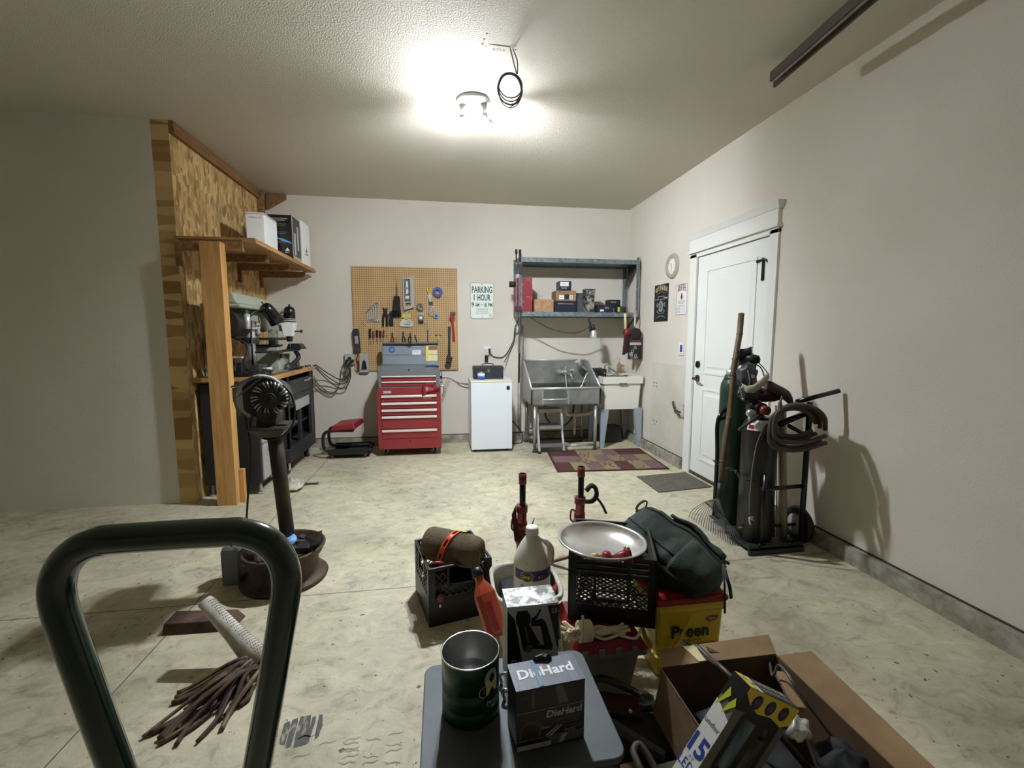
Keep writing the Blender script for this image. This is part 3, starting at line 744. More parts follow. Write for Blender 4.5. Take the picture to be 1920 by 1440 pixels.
lid = G('lid_grey').hexa([(c0+.01,b0-.004,1.0),(c1-.01,b0-.004,1.0),(c1-.01,b0+.008,1.0),(c0+.01,b0+.008,1.0),(c0+.01,b0+.036,1.235),(c1-.01,b0+.036,1.235),(c1-.01,b0+.046,1.235),(c0+.01,b0+.046,1.235)])
lid.mat('chest_grey').box(c0+.01,c1-.01,b0-.01,b0+.048,1.235,1.25)
for s, e in ((c0+.01,c0+.014),(c1-.014,c1-.01)): lid.mat('lid_grey').add([(s,b0,1.0),(s,b0-.02,1.24),(s,b0+.04,1.24),(e,b0,1.0),(e,b0-.02,1.24),(e,b0+.04,1.24)], [(0,1,2),(3,5,4),(0,3,4,1),(1,4,5,2),(2,5,3,0)])
L_ = t.part('lid', lid, label='open grey lid')
TL = frame((-.36, b0+.0155, 1.12), (1,0,0), (0,.032/.235,1))
g = G('blue', TL).disc(-.21,.045,.034,.004,r1=.022).mat('blue_light').disc(-.21,.045,.022,.0045).mat('blue').text('^', -.21, .03, .02, .018, z=.0052)
g.mat('charcoal').quad(-.31,.31,-.018,-.013,.0035)
g.mat('print_white').quad(.02,.12,-.015,.04,.005).mat('print_dim').text('NOTES', .07, .016, .008, .07, z=.0056).text('-----', .07, .003, .006, .07, z=.0056)
g.mat('yellow2').quad(.175,.20,-.09,.09,.0045).mat('label_cream').quad(.20,.31,-.09,.1,.0045).mat('trim_dark').quad(.20,.31,-.012,-.009,.005).mat('cardboard').quad(.205,.305,.04,.085,.0052)
t.part('sticker', g, L_, recalc=False)
t.part('latch', G('black').box(-.37,-.35,f0+.28,f0+.34,1.225,1.255), L_)
single('folded_rag', 'light blue folded rag on the right front edge of the tool chest', 'rag', G('blue_light').sheet(lambda a, b: (-.175+.14*a, 5.03+.1*b, 1.006+.022*math.sin(PI*a)*(.6+.4*math.sin(7*b))*(1-.6*a)), 10, 6), (-.12,5.05,1.0), solid=.006)
single('shop_rag', 'dark red rag hanging from the front ledge of the red cabinet', 'rag', G('red_dark').sheet(lambda a, b: (-.22+.19*a, 5.045-.045*b-.01*math.sin(8*a), .768-(.05*b*(1-a)*2*b)+.012*math.sin(6*a)), 12, 6), (-.12,5.03,.76), solid=.01)
# spray bottle/mug shadowy lump to the right of the lid
single('power_strip', 'black power strip hanging on the right side of the tool chest', 'power strip', G('black').box(-.03,.0,5.1,5.14,.80,.945).mat('light_grey').box(-.024,-.006,5.094,5.1,.81,.85).box(-.024,-.006,5.094,5.1,.88,.93), (-.015,5.12,.87), bev=.002)
single('chest_carry_handle', 'small chrome and black carry handle on the right side of the red cabinet', 'handle', G('chrome').curve([(-.02,5.12,.77),(.012,5.12,.76),(.018,5.12,.71),(.0,5.12,.65),(-.02,5.12,.64)], .009), (0,5.12,.7))
cords('wall_cable', 'thin grey cord running along the wall from tool chest to fridge', 'cord_grey', [[Vector((0,5.14,.86)), at(845,710,y=D-.02), at(862,718,y=D-.01), at(884,720,y=D-.01)], [Vector((0,5.14,.845)), at(840,708,y=D-.02), at(852,714,y=D-.01), at(868,725,y=D-.01), at(884,726,y=D-.01)]], (0.0,5.14,.85), .004)

# ---- fridge with boxes
fx0, fx1, ff, fb = .315, .785, 5.07, 5.55
t = Thing('mini_fridge', 'white waist-high fridge with cream worn top edge beside the tool cabinet', 'fridge', (.55, 5.3, 0))
t.part('cabinet', G('white_appl').box(fx0, fx1, ff+.045, fb, .04, .80), bev=.006)
t.part('door', G('white_appl').box(fx0, fx1, ff, ff+.04, .03, .80), bev=.008)
t.part('badge', G('black').box(fx1-.065, fx1-.03, ff-.004, ff, .715, .76))
t.part('top_panel', G('cream').box(fx0-.002, fx1+.002, ff, fb, .802, .815).mat('white_appl').box(fx0, fx1, ff+.01, fb, .815, .823), bev=.003)
for sx in (fx0+.05, fx1-.05):
    for sy in (ff+.08, fb-.06): t.part('foot', G('black').cyl((sx,sy,0),(sx,sy,.042),.02))
a, b = at(887, 703, z=.826), at(944, 680, y=5.3)
t = Thing('metal_toolbox', 'small dark grey metal toolbox on top of the white fridge', 'toolbox', (.535, 5.36, .823))
t.part('box', G('charcoal').box(.36, .71, 5.27, 5.45, .823, .92), bev=.003)
t.part('lid', G('charcoal').box(.357, .713, 5.267, 5.453, .922, .957).hexa([(.357,5.267,.957),(.713,5.267,.957),(.713,5.453,.957),(.357,5.453,.957),(.362,5.3,.972),(.708,5.3,.972),(.708,5.42,.972),(.362,5.42,.972)]), bev=.002)
t.part('handle', G('dark_grey').curve([(.47,5.36,.972),(.48,5.36,.995),(.59,5.36,.995),(.6,5.36,.972)], .006))
t.part('latch', G('steel').box(.52,.55,5.262,5.268,.9,.94))
t = Thing('putty_can', 'small blue and white tin can in front of the dark toolbox on the fridge', 'tin can', (.44, 5.16, .823))
t.part('can', G('white').cyl((.44,5.16,.823),(.44,5.16,.898),.04).mat('blue').cyl((.44,5.16,.828),(.44,5.16,.856),.0406,caps=False).mat('blue_light').cyl((.44,5.16,.856),(.44,5.16,.874),.0405,caps=False))
t.part('lid', G('chrome_dull').cyl((.44,5.16,.898),(.44,5.16,.904),.042).cyl((.44,5.16,.904),(.44,5.16,.914),.02))
p = at(913, 658, y=D)
t = Thing('wall_outlet', 'white wall outlet with a black adapter and two cords above the fridge', 'outlet', p)
t.part('cover_plate', G('white').box(p.x-.035, p.x+.035, D-.006, D, p.z-.06, p.z+.06), bev=.002)
t.part('adapter', G('white_dirty').box(p.x-.03, p.x+.02, D-.05, D-.006, p.z-.05, p.z+.02), bev=.004)
t.part('plug', G('black').box(p.x+.015, p.x+.04, D-.06, D-.006, p.z-.02, p.z+.03), bev=.004)
t.part('plug', G('black').box(p.x-.03, p.x+.01, D-.05, D-.006, p.z-.13, p.z-.055), bev=.004)

# ---- wall rack
x0, x1, ry0, ry1 = .885, 2.33, 5.2, 5.61
zt, zb = 2.215, 1.60
t = RK = Thing('wall_rack', 'galvanised two-tier steel rack bolted high on the back wall', 'rack', (1.6, 5.4, zb))
for z in (zt, zb):
    g = G('galv').box(x0, x1, ry0, ry0+.004, z-.05, z).box(x0, x1, ry1-.004, ry1, z-.05, z).box(x0, x0+.004, ry0, ry1, z-.05, z).box(x1-.004, x1, ry0, ry1, z-.05, z)
    g.box(x0+.004, x1-.004, ry0+.004, ry1-.004, z-.008, z) if z == zb else g.box(x0+.004, x1-.004, ry0+.004, ry1-.004, z-.03, z-.02)
    t.part('shelf', g)
for ux, s in ((x0, 1), (x1, -1)):
    for uy, sy in ((ry0, 1), (ry1, -1)):
        g = G('galv').box(min(ux,ux+s*.003), max(ux,ux+s*.003), min(uy,uy+sy*.035), max(uy,uy+sy*.035), zb-.03, zt+.03).box(min(ux,ux+s*.035), max(ux,ux+s*.035), min(uy-.002*sy,uy+sy*.001), max(uy-.002*sy,uy+sy*.001), zb-.03, zt+.03)
        g.mat('trim_dark')
        for k in range(22): g.box(min(ux+s*.012,ux+s*.022), max(ux+s*.012,ux+s*.022), uy-.0028*sy-.0006, uy-.0028*sy+.0006, zb-.01+k*.03, zb+.004+k*.03)
        t.part('upright', g)
    g = G('dark_steel').bar((ux+s*.01, ry0+.02, zb-.03), (ux+s*.01, ry1, zb-.24), .03, .004, (1,0,0)); t.part('brace', g)
    g = G('charcoal').bar((ux+s*.012, ry0+.03, zt-.05), (ux+s*.012, ry0+.03, zt-.12), .05, .02)
    t.part('gusset', g)
g = G('charcoal'); g.add([(x1-.02,ry0+.05,zt-.05),(x1-.02,ry0+.28,zt-.05),(x1-.02,ry1-.03,zt-.3),(x1-.016,ry0+.05,zt-.05),(x1-.016,ry0+.28,zt-.05),(x1-.016,ry1-.03,zt-.3)], [(0,1,2),(3,5,4),(0,3,4,1),(1,4,5,2),(2,5,3,0)])
t.part('gusset_plate', g)
def rk(u, v0, v1, u2, y): # box extents on the rack from pixels
    a = at(u, v1, y=y); b = at(u2, v0, y=y); return a.x, b.x, b.z-a.z
zb2 = zb+.0005
def boxthing(name, label, cat, x0, x1, y0, y1, z0, z1, mt, part='carton', deco=None, lid=None, group=None, bev=.003):
    t = Thing(name, label, cat, ((x0+x1)/2, (y0+y1)/2, z0), group)
    o = t.part(part, G(mt).box(x0, x1, y0, y1, z0, z1), bev=bev)
    if deco:
        g = G('print_white', frame(((x0+x1)/2, y0-.0006, (z0+z1)/2), (1,0,0), (0,0,1))); deco(g, (x1-x0)/2, (z1-z0)/2); t.part('printed_label', g, o, recalc=False)
    return t
Y0 = ry0+.03
a, b, h = rk(969, 553, 584, 998, Y0)
def stain(g, w, h):
    g.mat('red_box').quad(-w*.9,w*.9,-h*.9,h*.9,.0)
boxthing('red_tool_case', 'scuffed red metal case on the rack, lower of the stacked pair', 'case', a, b, Y0, Y0+.22, zb2, zb2+.19, 'red_box', 'case', group='stacked red cases on the rack')
boxthing('red_tool_case', 'scuffed red metal case on the rack, upper of the stacked pair', 'case', a, b, Y0, Y0+.22, zb2+.192, zb2+.385, 'red_box', 'case', group='stacked red cases on the rack')
a, b, h = rk(1002, 563, 586, 1038, Y0)
boxthing('chipboard_box', 'low tan speckled box on the rack beside the red cases', 'box', a, b, Y0, Y0+.2, zb2, zb2+.145, 'sandpaper', 'carton')
a, b, h = rk(1040, 566, 585, 1079, Y0)
def d1(g, w, h): g.text('ACDelco', -w*.35, h*.45, .012, w*.7, 0).text('Professional', w*.4, h*.45, .01, w*.7, 0)
boxthing('parts_carton', 'navy parts carton with white lettering, bottom of the three stacked on the rack', 'box', a, b, Y0, Y0+.24, zb2, zb2+.13, 'navy', deco=d1, group='parts cartons stacked on the rack')
def d2(g, w, h): g.quad(-w*.7,-w*.2,-h*.7,h*.1).mat('navy').quad(-w*.15,w*.3,-h*.7,h*.3).mat('print_white').quad(w*.35,w*.65,-h*.7,h*.1).mat('print_dim').text('PARTS',-w*.45,-h*.4,.012,w*.4,.002).mat('print_dim').quad(w*.45,w*.55,-h*.6,0,.002)
boxthing('parts_carton', 'brown parts carton with white and blue labels, middle of the three on the rack', 'box', a+.015, b+.01, Y0+.01, Y0+.22, zb2+.132, zb2+.25, 'cardboard', deco=d2, group='parts cartons stacked on the rack')
def d3(g, w, h): g.quad(-w*.85,w*.55,-h*.1,h*.8).text('BEARING',-w*.2,-h*.6,.012,w*.9,0).mat('print_dim').text('2 PCS',-w*.3,h*.25,.014,w*.6,.002)
a2, b2, _ = rk(1049, 528, 546, 1072, Y0)
boxthing('parts_carton', 'small blue and white parts carton, top of the three stacked on the rack', 'box', a2, b2, Y0+.01, Y0+.16, zb2+.252, zb2+.36, 'navy', deco=d3, group='parts cartons stacked on the rack')
a, b, _ = rk(1081, 550, 584, 1097, Y0)
t = Thing('plastic_bin', 'smoky grey tapered plastic bin on the middle of the rack', 'bin', ((a+b)/2, Y0+.14, zb))
t.part('bin', G('smoke_plastic').frus((a+.01,b-.005,Y0+.08,Y0+.2),(a,b,Y0+.06,Y0+.22),zb2,zb2+.22), bev=.004)
t.part('rim', G('smoke_plastic').box(a-.003,b+.003,Y0+.057,Y0+.223,zb2+.22,zb2+.228))
a, b, _ = rk(1097, 545, 585, 1116, Y0)
t = Thing('glass_vase', 'tall dark speckled square container on the rack beside the smoky bin', 'container', ((a+b)/2, Y0+.05, zb))
t.part('body', G('glass_dark').frus((a+.012,b-.01,Y0+.012,Y0+.1),(a,b,Y0,Y0+.115),zb2,zb2+.262), bev=.004)
t.part('rim', G('black').box(a-.003,b+.003,Y0-.003,Y0+.118,zb2+.262,zb2+.272))
a, b, _ = rk(1122, 573, 586, 1151, Y0)
def d4(g, w, h): g.text('E75L', w*.1, 0, .02, w*.5, 0).quad(-w*.8,-w*.3,-h*.7,-h*.2)
boxthing('small_carton', 'low navy carton with a white sticker toward the right end of the rack', 'box', a, b, Y0, Y0+.14, zb2, zb2+.09, 'navy', deco=d4)
a, b, _ = rk(1145, 562, 586, 1166, Y0+.06)
def d5(g, w, h): g.text('FILTER', -w*.2, h*.5, .018, w, 0).text('OIL', -w*.4, h*.05, .014, w*.5, 0).quad(-w*.8,-w*.1,-h*.9,-h*.3).mat('lime').quad(w*.5,w*.9,-h*.8,-h*.1,.001)
boxthing('filter_carton', 'black and white carton with a lime patch at the right end of the rack', 'box', a+.01, b+.02, Y0+.15, Y0+.28, zb2, zb2+.165, 'black', deco=d5)
# bar clamps at the rack's left corner
for i, (u, n) in enumerate(((968, 'left'), (975, 'right'))):
    p = at(u, 478, y=5.17)
    t = Thing('bar_clamp', 'slim steel bar clamp hanging at the front left corner of the rack, %s one' % n, 'clamp', (p.x, 5.17, 1.2), 'bar clamps on the rack')
    t.part('bar', G('steel').box(p.x-.003, p.x+.003, 5.165, 5.177, 1.25-.12*i, 2.23))
    t.part('screw', G('black').cyl((p.x,5.165,2.15),(p.x,5.165,2.27),.008)); t.part('handle', G('black').cyl((p.x,5.165,2.24),(p.x,5.165,2.29),.014))
    t.part('jaw', G('charcoal').box(p.x-.016,p.x+.016,5.14,5.18,2.02,2.13), bev=.004); t.part('sliding_jaw', G('charcoal').box(p.x-.014,p.x+.014,5.14,5.18,1.6,1.66), bev=.003)
p = at(955, 533, y=5.3)
bpy.data.objects['wall_rack']; RK.part('clamp_knob', G('black').cyl((p.x,5.3,p.z),(x0,5.3,p.z),.034,n=12).cyl((p.x+.02,5.3,p.z),(x0,5.3,p.z),.012))
p = at(967, 640, y=5.45)
single('black_strap', 'long black strap hanging straight down from the left side of the rack', 'strap', G('black').curve([(.9,5.2,1.57),(.9,5.25,1.35),(.905,5.3,1.1),(.90,5.3,.77)], .011, 8, flat=.35), (.9,5.25,1.2))
# clamp light under the rack and its cord
p = at(1112, 622, y=5.2)
t = Thing('clamp_light', 'clear glass clamp light hanging from the underside of the rack', 'lamp', (p.x, 5.2, p.z))
t.part('socket', G('black').cyl((p.x-.01,5.2,p.z+.08),(p.x+.002,5.2,p.z+.02),.026,.03)); t.part('clamp', G('black').box(p.x-.045,p.x-.03,5.19,5.21,p.z,p.z+.11).curve([(p.x-.04,5.2,zb-.05),(p.x-.05,5.2,p.z+.14),(p.x-.03,5.2,p.z+.05)], .008))
t.part('bulb_shade', G('chrome_dull').lathe([(.022,0),(.034,-.03),(.036,-.07),(.048,-.11)], (p.x+.006,5.2,p.z+.03), 20), solid=.002)
t.part('power_cable', G('hose').curve([(1.0,5.2,1.545), at(1012,606,y=5.22), at(1040,619,y=5.22), at(1080,624,y=5.22), (p.x-.02,5.2,p.z+.07)], .006, 6))
cords('hanging_cable', 'thin black cord looping from the wall outlet up to the rack', 'cord', [[at(917,655,y=D-.05), at(925,668,y=D-.02), at(945,668,y=D-.02), at(962,640,y=D-.05), at(966,612,y=5.3), (.93,5.2,1.6)], [at(945,679,y=D-.12), at(955,662,y=D-.02), at(964,640,y=D-.02), at(966,622,y=D-.02)]], at(940,670,y=D-.02), .005)
# hanging tools at the rack's right end
a = at(1172, 588, y=5.16); b = at(1173, 618, y=5.16)
t = Thing('dust_pan_brush', 'hand broom with pale wooden handle and wine-red bristles hanging under the rack', 'broom', (a.x, 5.16, b.z))
t.part('handle', G('label_cream').cyl(a, b, .014)); 
c = at(1176, 636, y=5.16)
t.part('bristles', G('maroon').hexa([(c.x-.05,5.13,c.z-.19),(c.x+.04,5.13,c.z-.14),(c.x+.04,5.19,c.z-.14),(c.x-.05,5.19,c.z-.19),(c.x-.03,5.14,c.z+.12),(c.x+.04,5.14,c.z+.12),(c.x+.04,5.18,c.z+.12),(c.x-.03,5.18,c.z+.12)]).mat('red_dark').sph((c.x+.0,5.15,c.z+.08), .05, 10, (1,.6,1)), bev=.01)
a = at(1191, 583, y=5.13); b = at(1190, 612, y=5.13)
t = Thing('packaged_gloves', 'black carded package with grey print hanging at the right end of the rack', 'package', (a.x, 5.12, b.z))
t.part('hanger_strap', G('white_dirty').bar(a, b, .02, .006)); 
c = at(1190, 650, y=5.12)
t.part('card', G('black').box(c.x-.085,c.x+.085,5.1,5.125,c.z-.15,c.z+.1), bev=.008)
t.part('glove_cuff', G('black_matte').sph((c.x,5.1,c.z+.15), .07, 14, (1.05,.5,1)))
g = G('print_grey', frame((c.x,5.0992,c.z), (1,0,0), (0,0,1)))
g.quad(-.07,.07,.02,.05).mat('red_dark').quad(-.06,.06,.06,.075).mat('print_grey')
for i in range(7): g.disc(random.uniform(-.06,.05), random.uniform(-.13,.0), .018, .001, 12, .011)
g.text('GLOVE', -.02, -.14, .02, .08).text('WORK', .0, .026, .014, .1, z=.002)
t.part('printed_label', g, recalc=False)

# ---- stainless dog-wash tub with ramp
SX0, SX1, SY0, SY1, SZ = .985, 1.79, 4.95, 5.55, .735
t = Thing('wash_tub', 'stainless steel dog washing tub with tall splash panel and side ramp', 'wash tub', (1.4, 5.25, 0))
g = G('stainless'); th = .012
g.box(SX0, SX0+.13, SY0, SY0+th, .55, SZ).box(SX0+.13, SX0+.43, SY0, SY0+th, .55, .61).box(SX0+.43, SX1, SY0, SY0+th, .55, SZ)
g.box(SX0, SX1, SY0, SY1, .545, .555).box(SX0, SX1, SY1-th, SY1, .55, 1.02)
for s, sx in ((0, SX0), (1, SX1-th)):
    g.add([(sx+d, y, z) for d in (0, th) for y, z in ((SY0,.55),(SY1,.55),(SY1,1.02),(SY1-.12,1.02),(SY0,SZ))], [(0,1,2,3,4),(5,9,8,7,6),(0,5,6,1),(1,6,7,2),(2,7,8,3),(3,8,9,4),(4,9,5,0)])
t.part('basin', g)
t.part('rim', G('chrome_dull').cyl((SX0-.01,SY0,SZ),(SX1+.01,SY0,SZ),.013).cyl((SX0+.13,SY0,.61),(SX0+.43,SY0,.61),.008).cyl((SX0,SY0,SZ),(SX0,SY1-.12,1.02),.011).cyl((SX1,SY0,SZ),(SX1,SY1-.12,1.02),.011).cyl((SX0,SY1-.01,1.022),(SX1,SY1-.01,1.022),.01))
t.part('gate_frame', G('chrome_dull').box(SX0+.125,SX0+.135,SY0-.004,SY0+.014,.55,SZ).box(SX0+.425,SX0+.435,SY0-.004,SY0+.014,.55,SZ))
for lx in (SX0+.03, SX1-.06):
    for ly in (SY0+.03, SY1-.05):
        lg = t.part('leg', G('stainless').cyl((lx+.015,ly,.03),(lx+.015,ly,.55),.019)); t.part('foot', G('charcoal').cyl((lx+.015,ly,0),(lx+.015,ly,.03),.03,.02), lg)
t.part('lower_rail', G('stainless').cyl((SX0+.05,SY1-.05,.17),(SX1-.05,SY1-.05,.17),.014).cyl((SX0+.4,SY0+.05,.06),(SX1-.05,SY0+.05,.06),.012))
t.part('inner_ledge', G('stainless').box(SX0+.02,SX1-.02,SY1-.09,SY1-th,.74,.75))
# faucet
fx = at(1059, 697, y=5.52)
f = t.part('faucet', G('chrome').cyl((fx.x-.1,5.5,fx.z),(fx.x+.1,5.5,fx.z),.018).sph((fx.x,5.49,fx.z),.035).cyl((fx.x,5.49,fx.z+.01),(fx.x+.0,5.47,fx.z+.07),.008).tube([(fx.x+.02,5.48,fx.z-.01),(fx.x+.05,5.42,fx.z-.03),(fx.x+.07,5.4,fx.z-.08)],[.014,.013,.012]))
for s in (-1, 1): t.part('flange', G('chrome').cyl((fx.x+s*.085,5.51,fx.z),(fx.x+s*.085,5.54,fx.z),.036), f)
a = at(1087, 682, y=5.38); b = at(1110, 703, y=5.42)
f = t.part('hand_shower', G('chrome').cyl(a, b, .011, .009).cyl(a+Vector((-.03,-.01,.035)), a+Vector((.01,.01,-.03)), .035, .03))
t.part('shower_hose', G('chrome_dull').curve([b, (1.765,5.38,.86), (1.68,5.35,.7), (1.5,5.36,.56)], .007).curve([(fx.x,5.48,fx.z-.02),(fx.x,5.45,.75),(fx.x+.01,5.42,.6)], .007))
# drain and pipes under it
t.part('drain_pipe', G('white_dirty').curve([(1.47,5.3,.545),(1.47,5.3,.44),(1.53,5.35,.36),(1.8,5.4,.36),(1.88,5.42,.40)], .022))
t.part('drain_pipe', G('white_dirty').cyl((1.62,5.4,.36),(1.62,5.4,.1),.018), label='vertical white drain pipe')
t.part('supply_hose', G('hose').curve([(1.25,5.4,.54),(1.26,5.4,.32),(1.42,5.38,.2),(1.58,5.4,.3),(1.62,5.42,.5)], .011))
# folding ramp / steps
t = Thing('folding_steps', 'stainless steel three-step ladder ramp standing in front of the wash tub', 'steps', (1.22, 4.98, 0))
lx0, lx1 = 1.075, 1.36
for s, sx in ((0, lx0), (1, lx1)):
    r = t.part('side_rail', G('chrome_dull').curve([(sx,4.93,.02),(sx,4.96,.10),(sx+.0,5.02,.25),(sx,5.03,.36),(sx,5.1,.53)], .015)); t.part('foot', G('charcoal').cyl((sx,4.93,0),(sx,4.93,.025),.026), r)
for z, y in ((.09,4.95),(.29,5.0),(.475,5.06)):
    t.part('step', G('stainless').box(lx0+.012,lx1-.012,y-.02,y+.16,z,z+.012).box(lx0+.012,lx1-.012,y-.022,y-.018,z-.025,z+.012))
t.part('grip_tread', G('charcoal').box(lx0+.02,lx1-.02,4.96,5.1,.1025,.105)); t.part('grip_tread', G('charcoal').box(lx0+.02,lx1-.02,5.01,5.15,.3025,.305))
# ---- utility sink
ux0, ux1, uy0, uy1 = 1.84, 2.34, 5.02, 5.54
t = Thing('laundry_sink', 'white plastic laundry sink on grey legs in the right back corner', 'sink', (2.09, 5.28, 0))
g = G('tub_white'); 
o_ = [(ux0+.0,ux1,uy0,uy1,.80,.86)]
def ring(g, a, b, z0, z1):      # open frame between rectangle a (z0) and b (z1), wall 12 mm
    w = .014
    for (ax0,ax1,ay0,ay1), z in ((a, z0),):
        pass
    ax0,ax1,ay0,ay1 = a; bx0,bx1,by0,by1 = b
    g.hexa([(ax0,ay0,z0),(ax1,ay0,z0),(ax1,ay0+w,z0),(ax0,ay0+w,z0),(bx0,by0,z1),(bx1,by0,z1),(bx1,by0+w,z1),(bx0,by0+w,z1)])
    g.hexa([(ax0,ay1-w,z0),(ax1,ay1-w,z0),(ax1,ay1,z0),(ax0,ay1,z0),(bx0,by1-w,z1),(bx1,by1-w,z1),(bx1,by1,z1),(bx0,by1,z1)])
    g.hexa([(ax0,ay0,z0),(ax0+w,ay0,z0),(ax0+w,ay1,z0),(ax0,ay1,z0),(bx0,by0,z1),(bx0+w,by0,z1),(bx0+w,by1,z1),(bx0,by1,z1)])
    g.hexa([(ax1-w,ay0,z0),(ax1,ay0,z0),(ax1,ay1,z0),(ax1-w,ay1,z0),(bx1-w,by0,z1),(bx1,by0,z1),(bx1,by1,z1),(bx1-w,by1,z1)])
ring(g, (ux0+.035,ux1-.035,uy0+.035,uy1-.02), (ux0+.02,ux1-.02,uy0+.02,uy1-.01), .47, .765)
ring(g, (ux0,ux1,uy0,uy1), (ux0-.004,ux1+.004,uy0-.004,uy1), .765, .85)
g.box(ux0+.035,ux1-.035,uy0+.035,uy1-.02,.46,.475).box(ux0,ux1,uy1-.1,uy1,.83,.85)
t.part('basin', g, bev=.004)
t.part('badge', G('print_dim').box(2.04,2.14,uy0-.007,uy0-.003,.755,.775))
for sx, s in ((ux0+.045, 1), (ux1-.045, -1)):
    for sy, q in ((uy0+.03, 1), (uy1-.03, -1)):
        a, b = (.06, .028)
        t.part('leg', G('leg_grey').hexa([(sx-.0-.03*s-.022,sy-.0-.01,0),(sx-.03*s+.022,sy-.01,0),(sx-.03*s+.022,sy+.03*q,0),(sx-.03*s-.022,sy+.03*q,0),
              (sx+.0*s-.05,sy-.01,.47),(sx+.05,sy-.01,.47),(sx+.05,sy+.05*q,.47),(sx-.05,sy+.05*q,.47)]), bev=.003)
f = t.part('faucet', G('chrome').box(1.95,2.11,5.45,5.5,.852,.875).curve([(2.03,5.47,.87),(2.03,5.46,.955),(2.04,5.4,.975),(2.045,5.36,.93)], .013))
for s in (-.06, .06): t.part('tap_handle', G('chrome').cyl((2.03+s,5.475,.875),(2.03+s,5.475,.93),.018,.024), f)
t.part('hose', G('cord_grey').curve([(2.045,5.36,.93),(2.09,5.3,.89),(2.1,5.2,.85),(2.1,5.15,.78)], .012))
g = G('glass_dark'); p = at(1168, 692, z=.855)
t = Thing('soap_bottle', 'tan hand soap bottle with a pump on the far ledge of the laundry sink', 'bottle', (2.225, 5.49, .85))
t.part('bottle', G('sandpaper').lathe([(.026,.0),(.03,.01),(.03,.1),(.012,.125),(.012,.135)], (2.225,5.49,.852), 18)); t.part('pump', G('white_dirty').cyl((2.225,5.49,.985),(2.225,5.49,1.03),.005).box(2.19,2.235,5.484,5.496,1.028,1.04))
t = Thing('wash_basket', 'small black wire caddy hooked on the left rim of the laundry sink', 'caddy', (1.87, 5.1, .86))
g = G('black')
for i in range(5): g.bar((1.80+.0,5.15+.06*i,.86),(1.80,5.15+.06*i,.93),.012,.012).bar((1.92,5.15+.06*i,.80),(1.92,5.15+.06*i,.93),.01,.01)
g.box(1.795,1.93,5.14,5.15,.9,.93).box(1.795,1.93,5.4,5.41,.9,.93).box(1.795,1.805,5.14,5.41,.9,.93).box(1.92,1.93,5.14,5.41,.9,.93).box(1.8,1.93,5.14,5.41,.86,.87)
t.part('basket', g); t.part('scrub_pad', G('charcoal').sph((1.86,5.27,.91),.05,12,(1,1.6,.6)))
# grey pipe/duct on the wall between fridge and tub, dark crate below the sink
single('wall_conduit', 'pale plastic drain conduit running down the wall beside the wash tub', 'pipe', G('white_dirty').cyl((.955,D-.03,.12),(.955,D-.03,1.45),.022).cyl((1.0,D-.015,1.0),(1.0,D-.015,1.45),.008), (.955,D-.03,.1))
single('storage_tray', 'dark tray on the floor beneath the laundry sink', 'tray', G('charcoal').box(1.93,2.2,5.3,5.5,.0,.2), (2.06,5.4,0), bev=.01)
single('coiled_cable', 'black cord coming off the fridge and curling on the floor by the wall', 'cord', G('cord').curve([(.80,5.5,.32),(.9,5.5,.22),(.98,5.5,.1),(.96,5.45,.008),(.88,5.42,.008),(.82,5.44,.008)], .007), (.9,5.45,.0))
single('spare_pipe', 'dirty length of pipe lying on the floor behind the wash tub legs', 'pipe', G('dark_steel').cyl((1.05,5.42,.03),(1.72,5.42,.03),.028), (1.4,5.42,0))

# ---- rug and door mat
def rug():
    c = [(1.172,4.99),(2.28,4.95),(2.225,4.12),(1.095,4.19)]
    def P(a, b): 
        x = (c[0][0]*(1-a)+c[1][0]*a)*(1-b)+(c[3][0]*(1-a)+c[2][0]*a)*b
        y = (c[0][1]*(1-a)+c[1][1]*a)*(1-b)+(c[3][1]*(1-a)+c[2][1]*a)*b
        return x, y
    t = Thing('area_rug', 'wine red, mauve and tan patchwork rug with dark border in front of the wash tub', 'rug', (1.7, 4.55, 0))
    g = G('rug_edge'); q = [P(0,0),P(1,0),P(1,1),P(0,1)]
    g.add([(x,y,z) for z in (.001,.010) for x, y in q], [(0,3,2,1),(4,5,6,7),(0,1,5,4),(1,2,6,5),(2,3,7,6),(3,0,4,7)])
    cells = ['RRATTMRR','MTATTMTT','MMMTAATR','RTTMMTTM','RRTMTTRR']
    rows = [(0,.3,['rug_red','rug_red','rug_tan','rug_tan','rug_mauve','rug_red','rug_red']),(.3,.62,['rug_mauve','rug_mauve','rug_tan','rug_mauve','rug_tan','rug_mauve','rug_tan']),(.62,1,['rug_red','rug_tan','rug_mauve','rug_tan','rug_red','rug_tan','rug_mauve'])]
    for b0, b1, row in rows:
        n = len(row)
        for i, m in enumerate(row):
            a0, a1 = .02+.96*i/n, .02+.96*(i+1)/n; c0, c1 = .03+.94*b0, .03+.94*b1
            g.mat(m).add([(*P(a0,c0),.0108),(*P(a1,c0),.0108),(*P(a1,c1),.0108),(*P(a0,c1),.0108)], [(0,1,2,3)])
    g.mat('rug_vine'); rnd = random.Random(3)
    for k in range(16):
        a, b = rnd.uniform(.12,.88), rnd.uniform(.2,.85); ph = rnd.uniform(0,6); s = rnd.choice((-1,1)); pts = []
        for j in range(16):
            r = .12*(1-j/18); an = ph+s*j*.42; x, y = P(min(.97,max(.03,a+r*.6*math.cos(an))), min(.96,max(.04,b+r*math.sin(an)))); pts.append(Vector((x,y,.0112)))
        for j in range(15):
            d = (pts[j+1]-pts[j]); 
            if d.length < 1e-5: continue
            nn = Vector((-d.y,d.x,0)).normalized()*.006; g.add([pts[j]-nn,pts[j+1]-nn,pts[j+1]+nn,pts[j]+nn], [(0,1,2,3)])
    t.part('woven_pile', g, recalc=False)
rug()
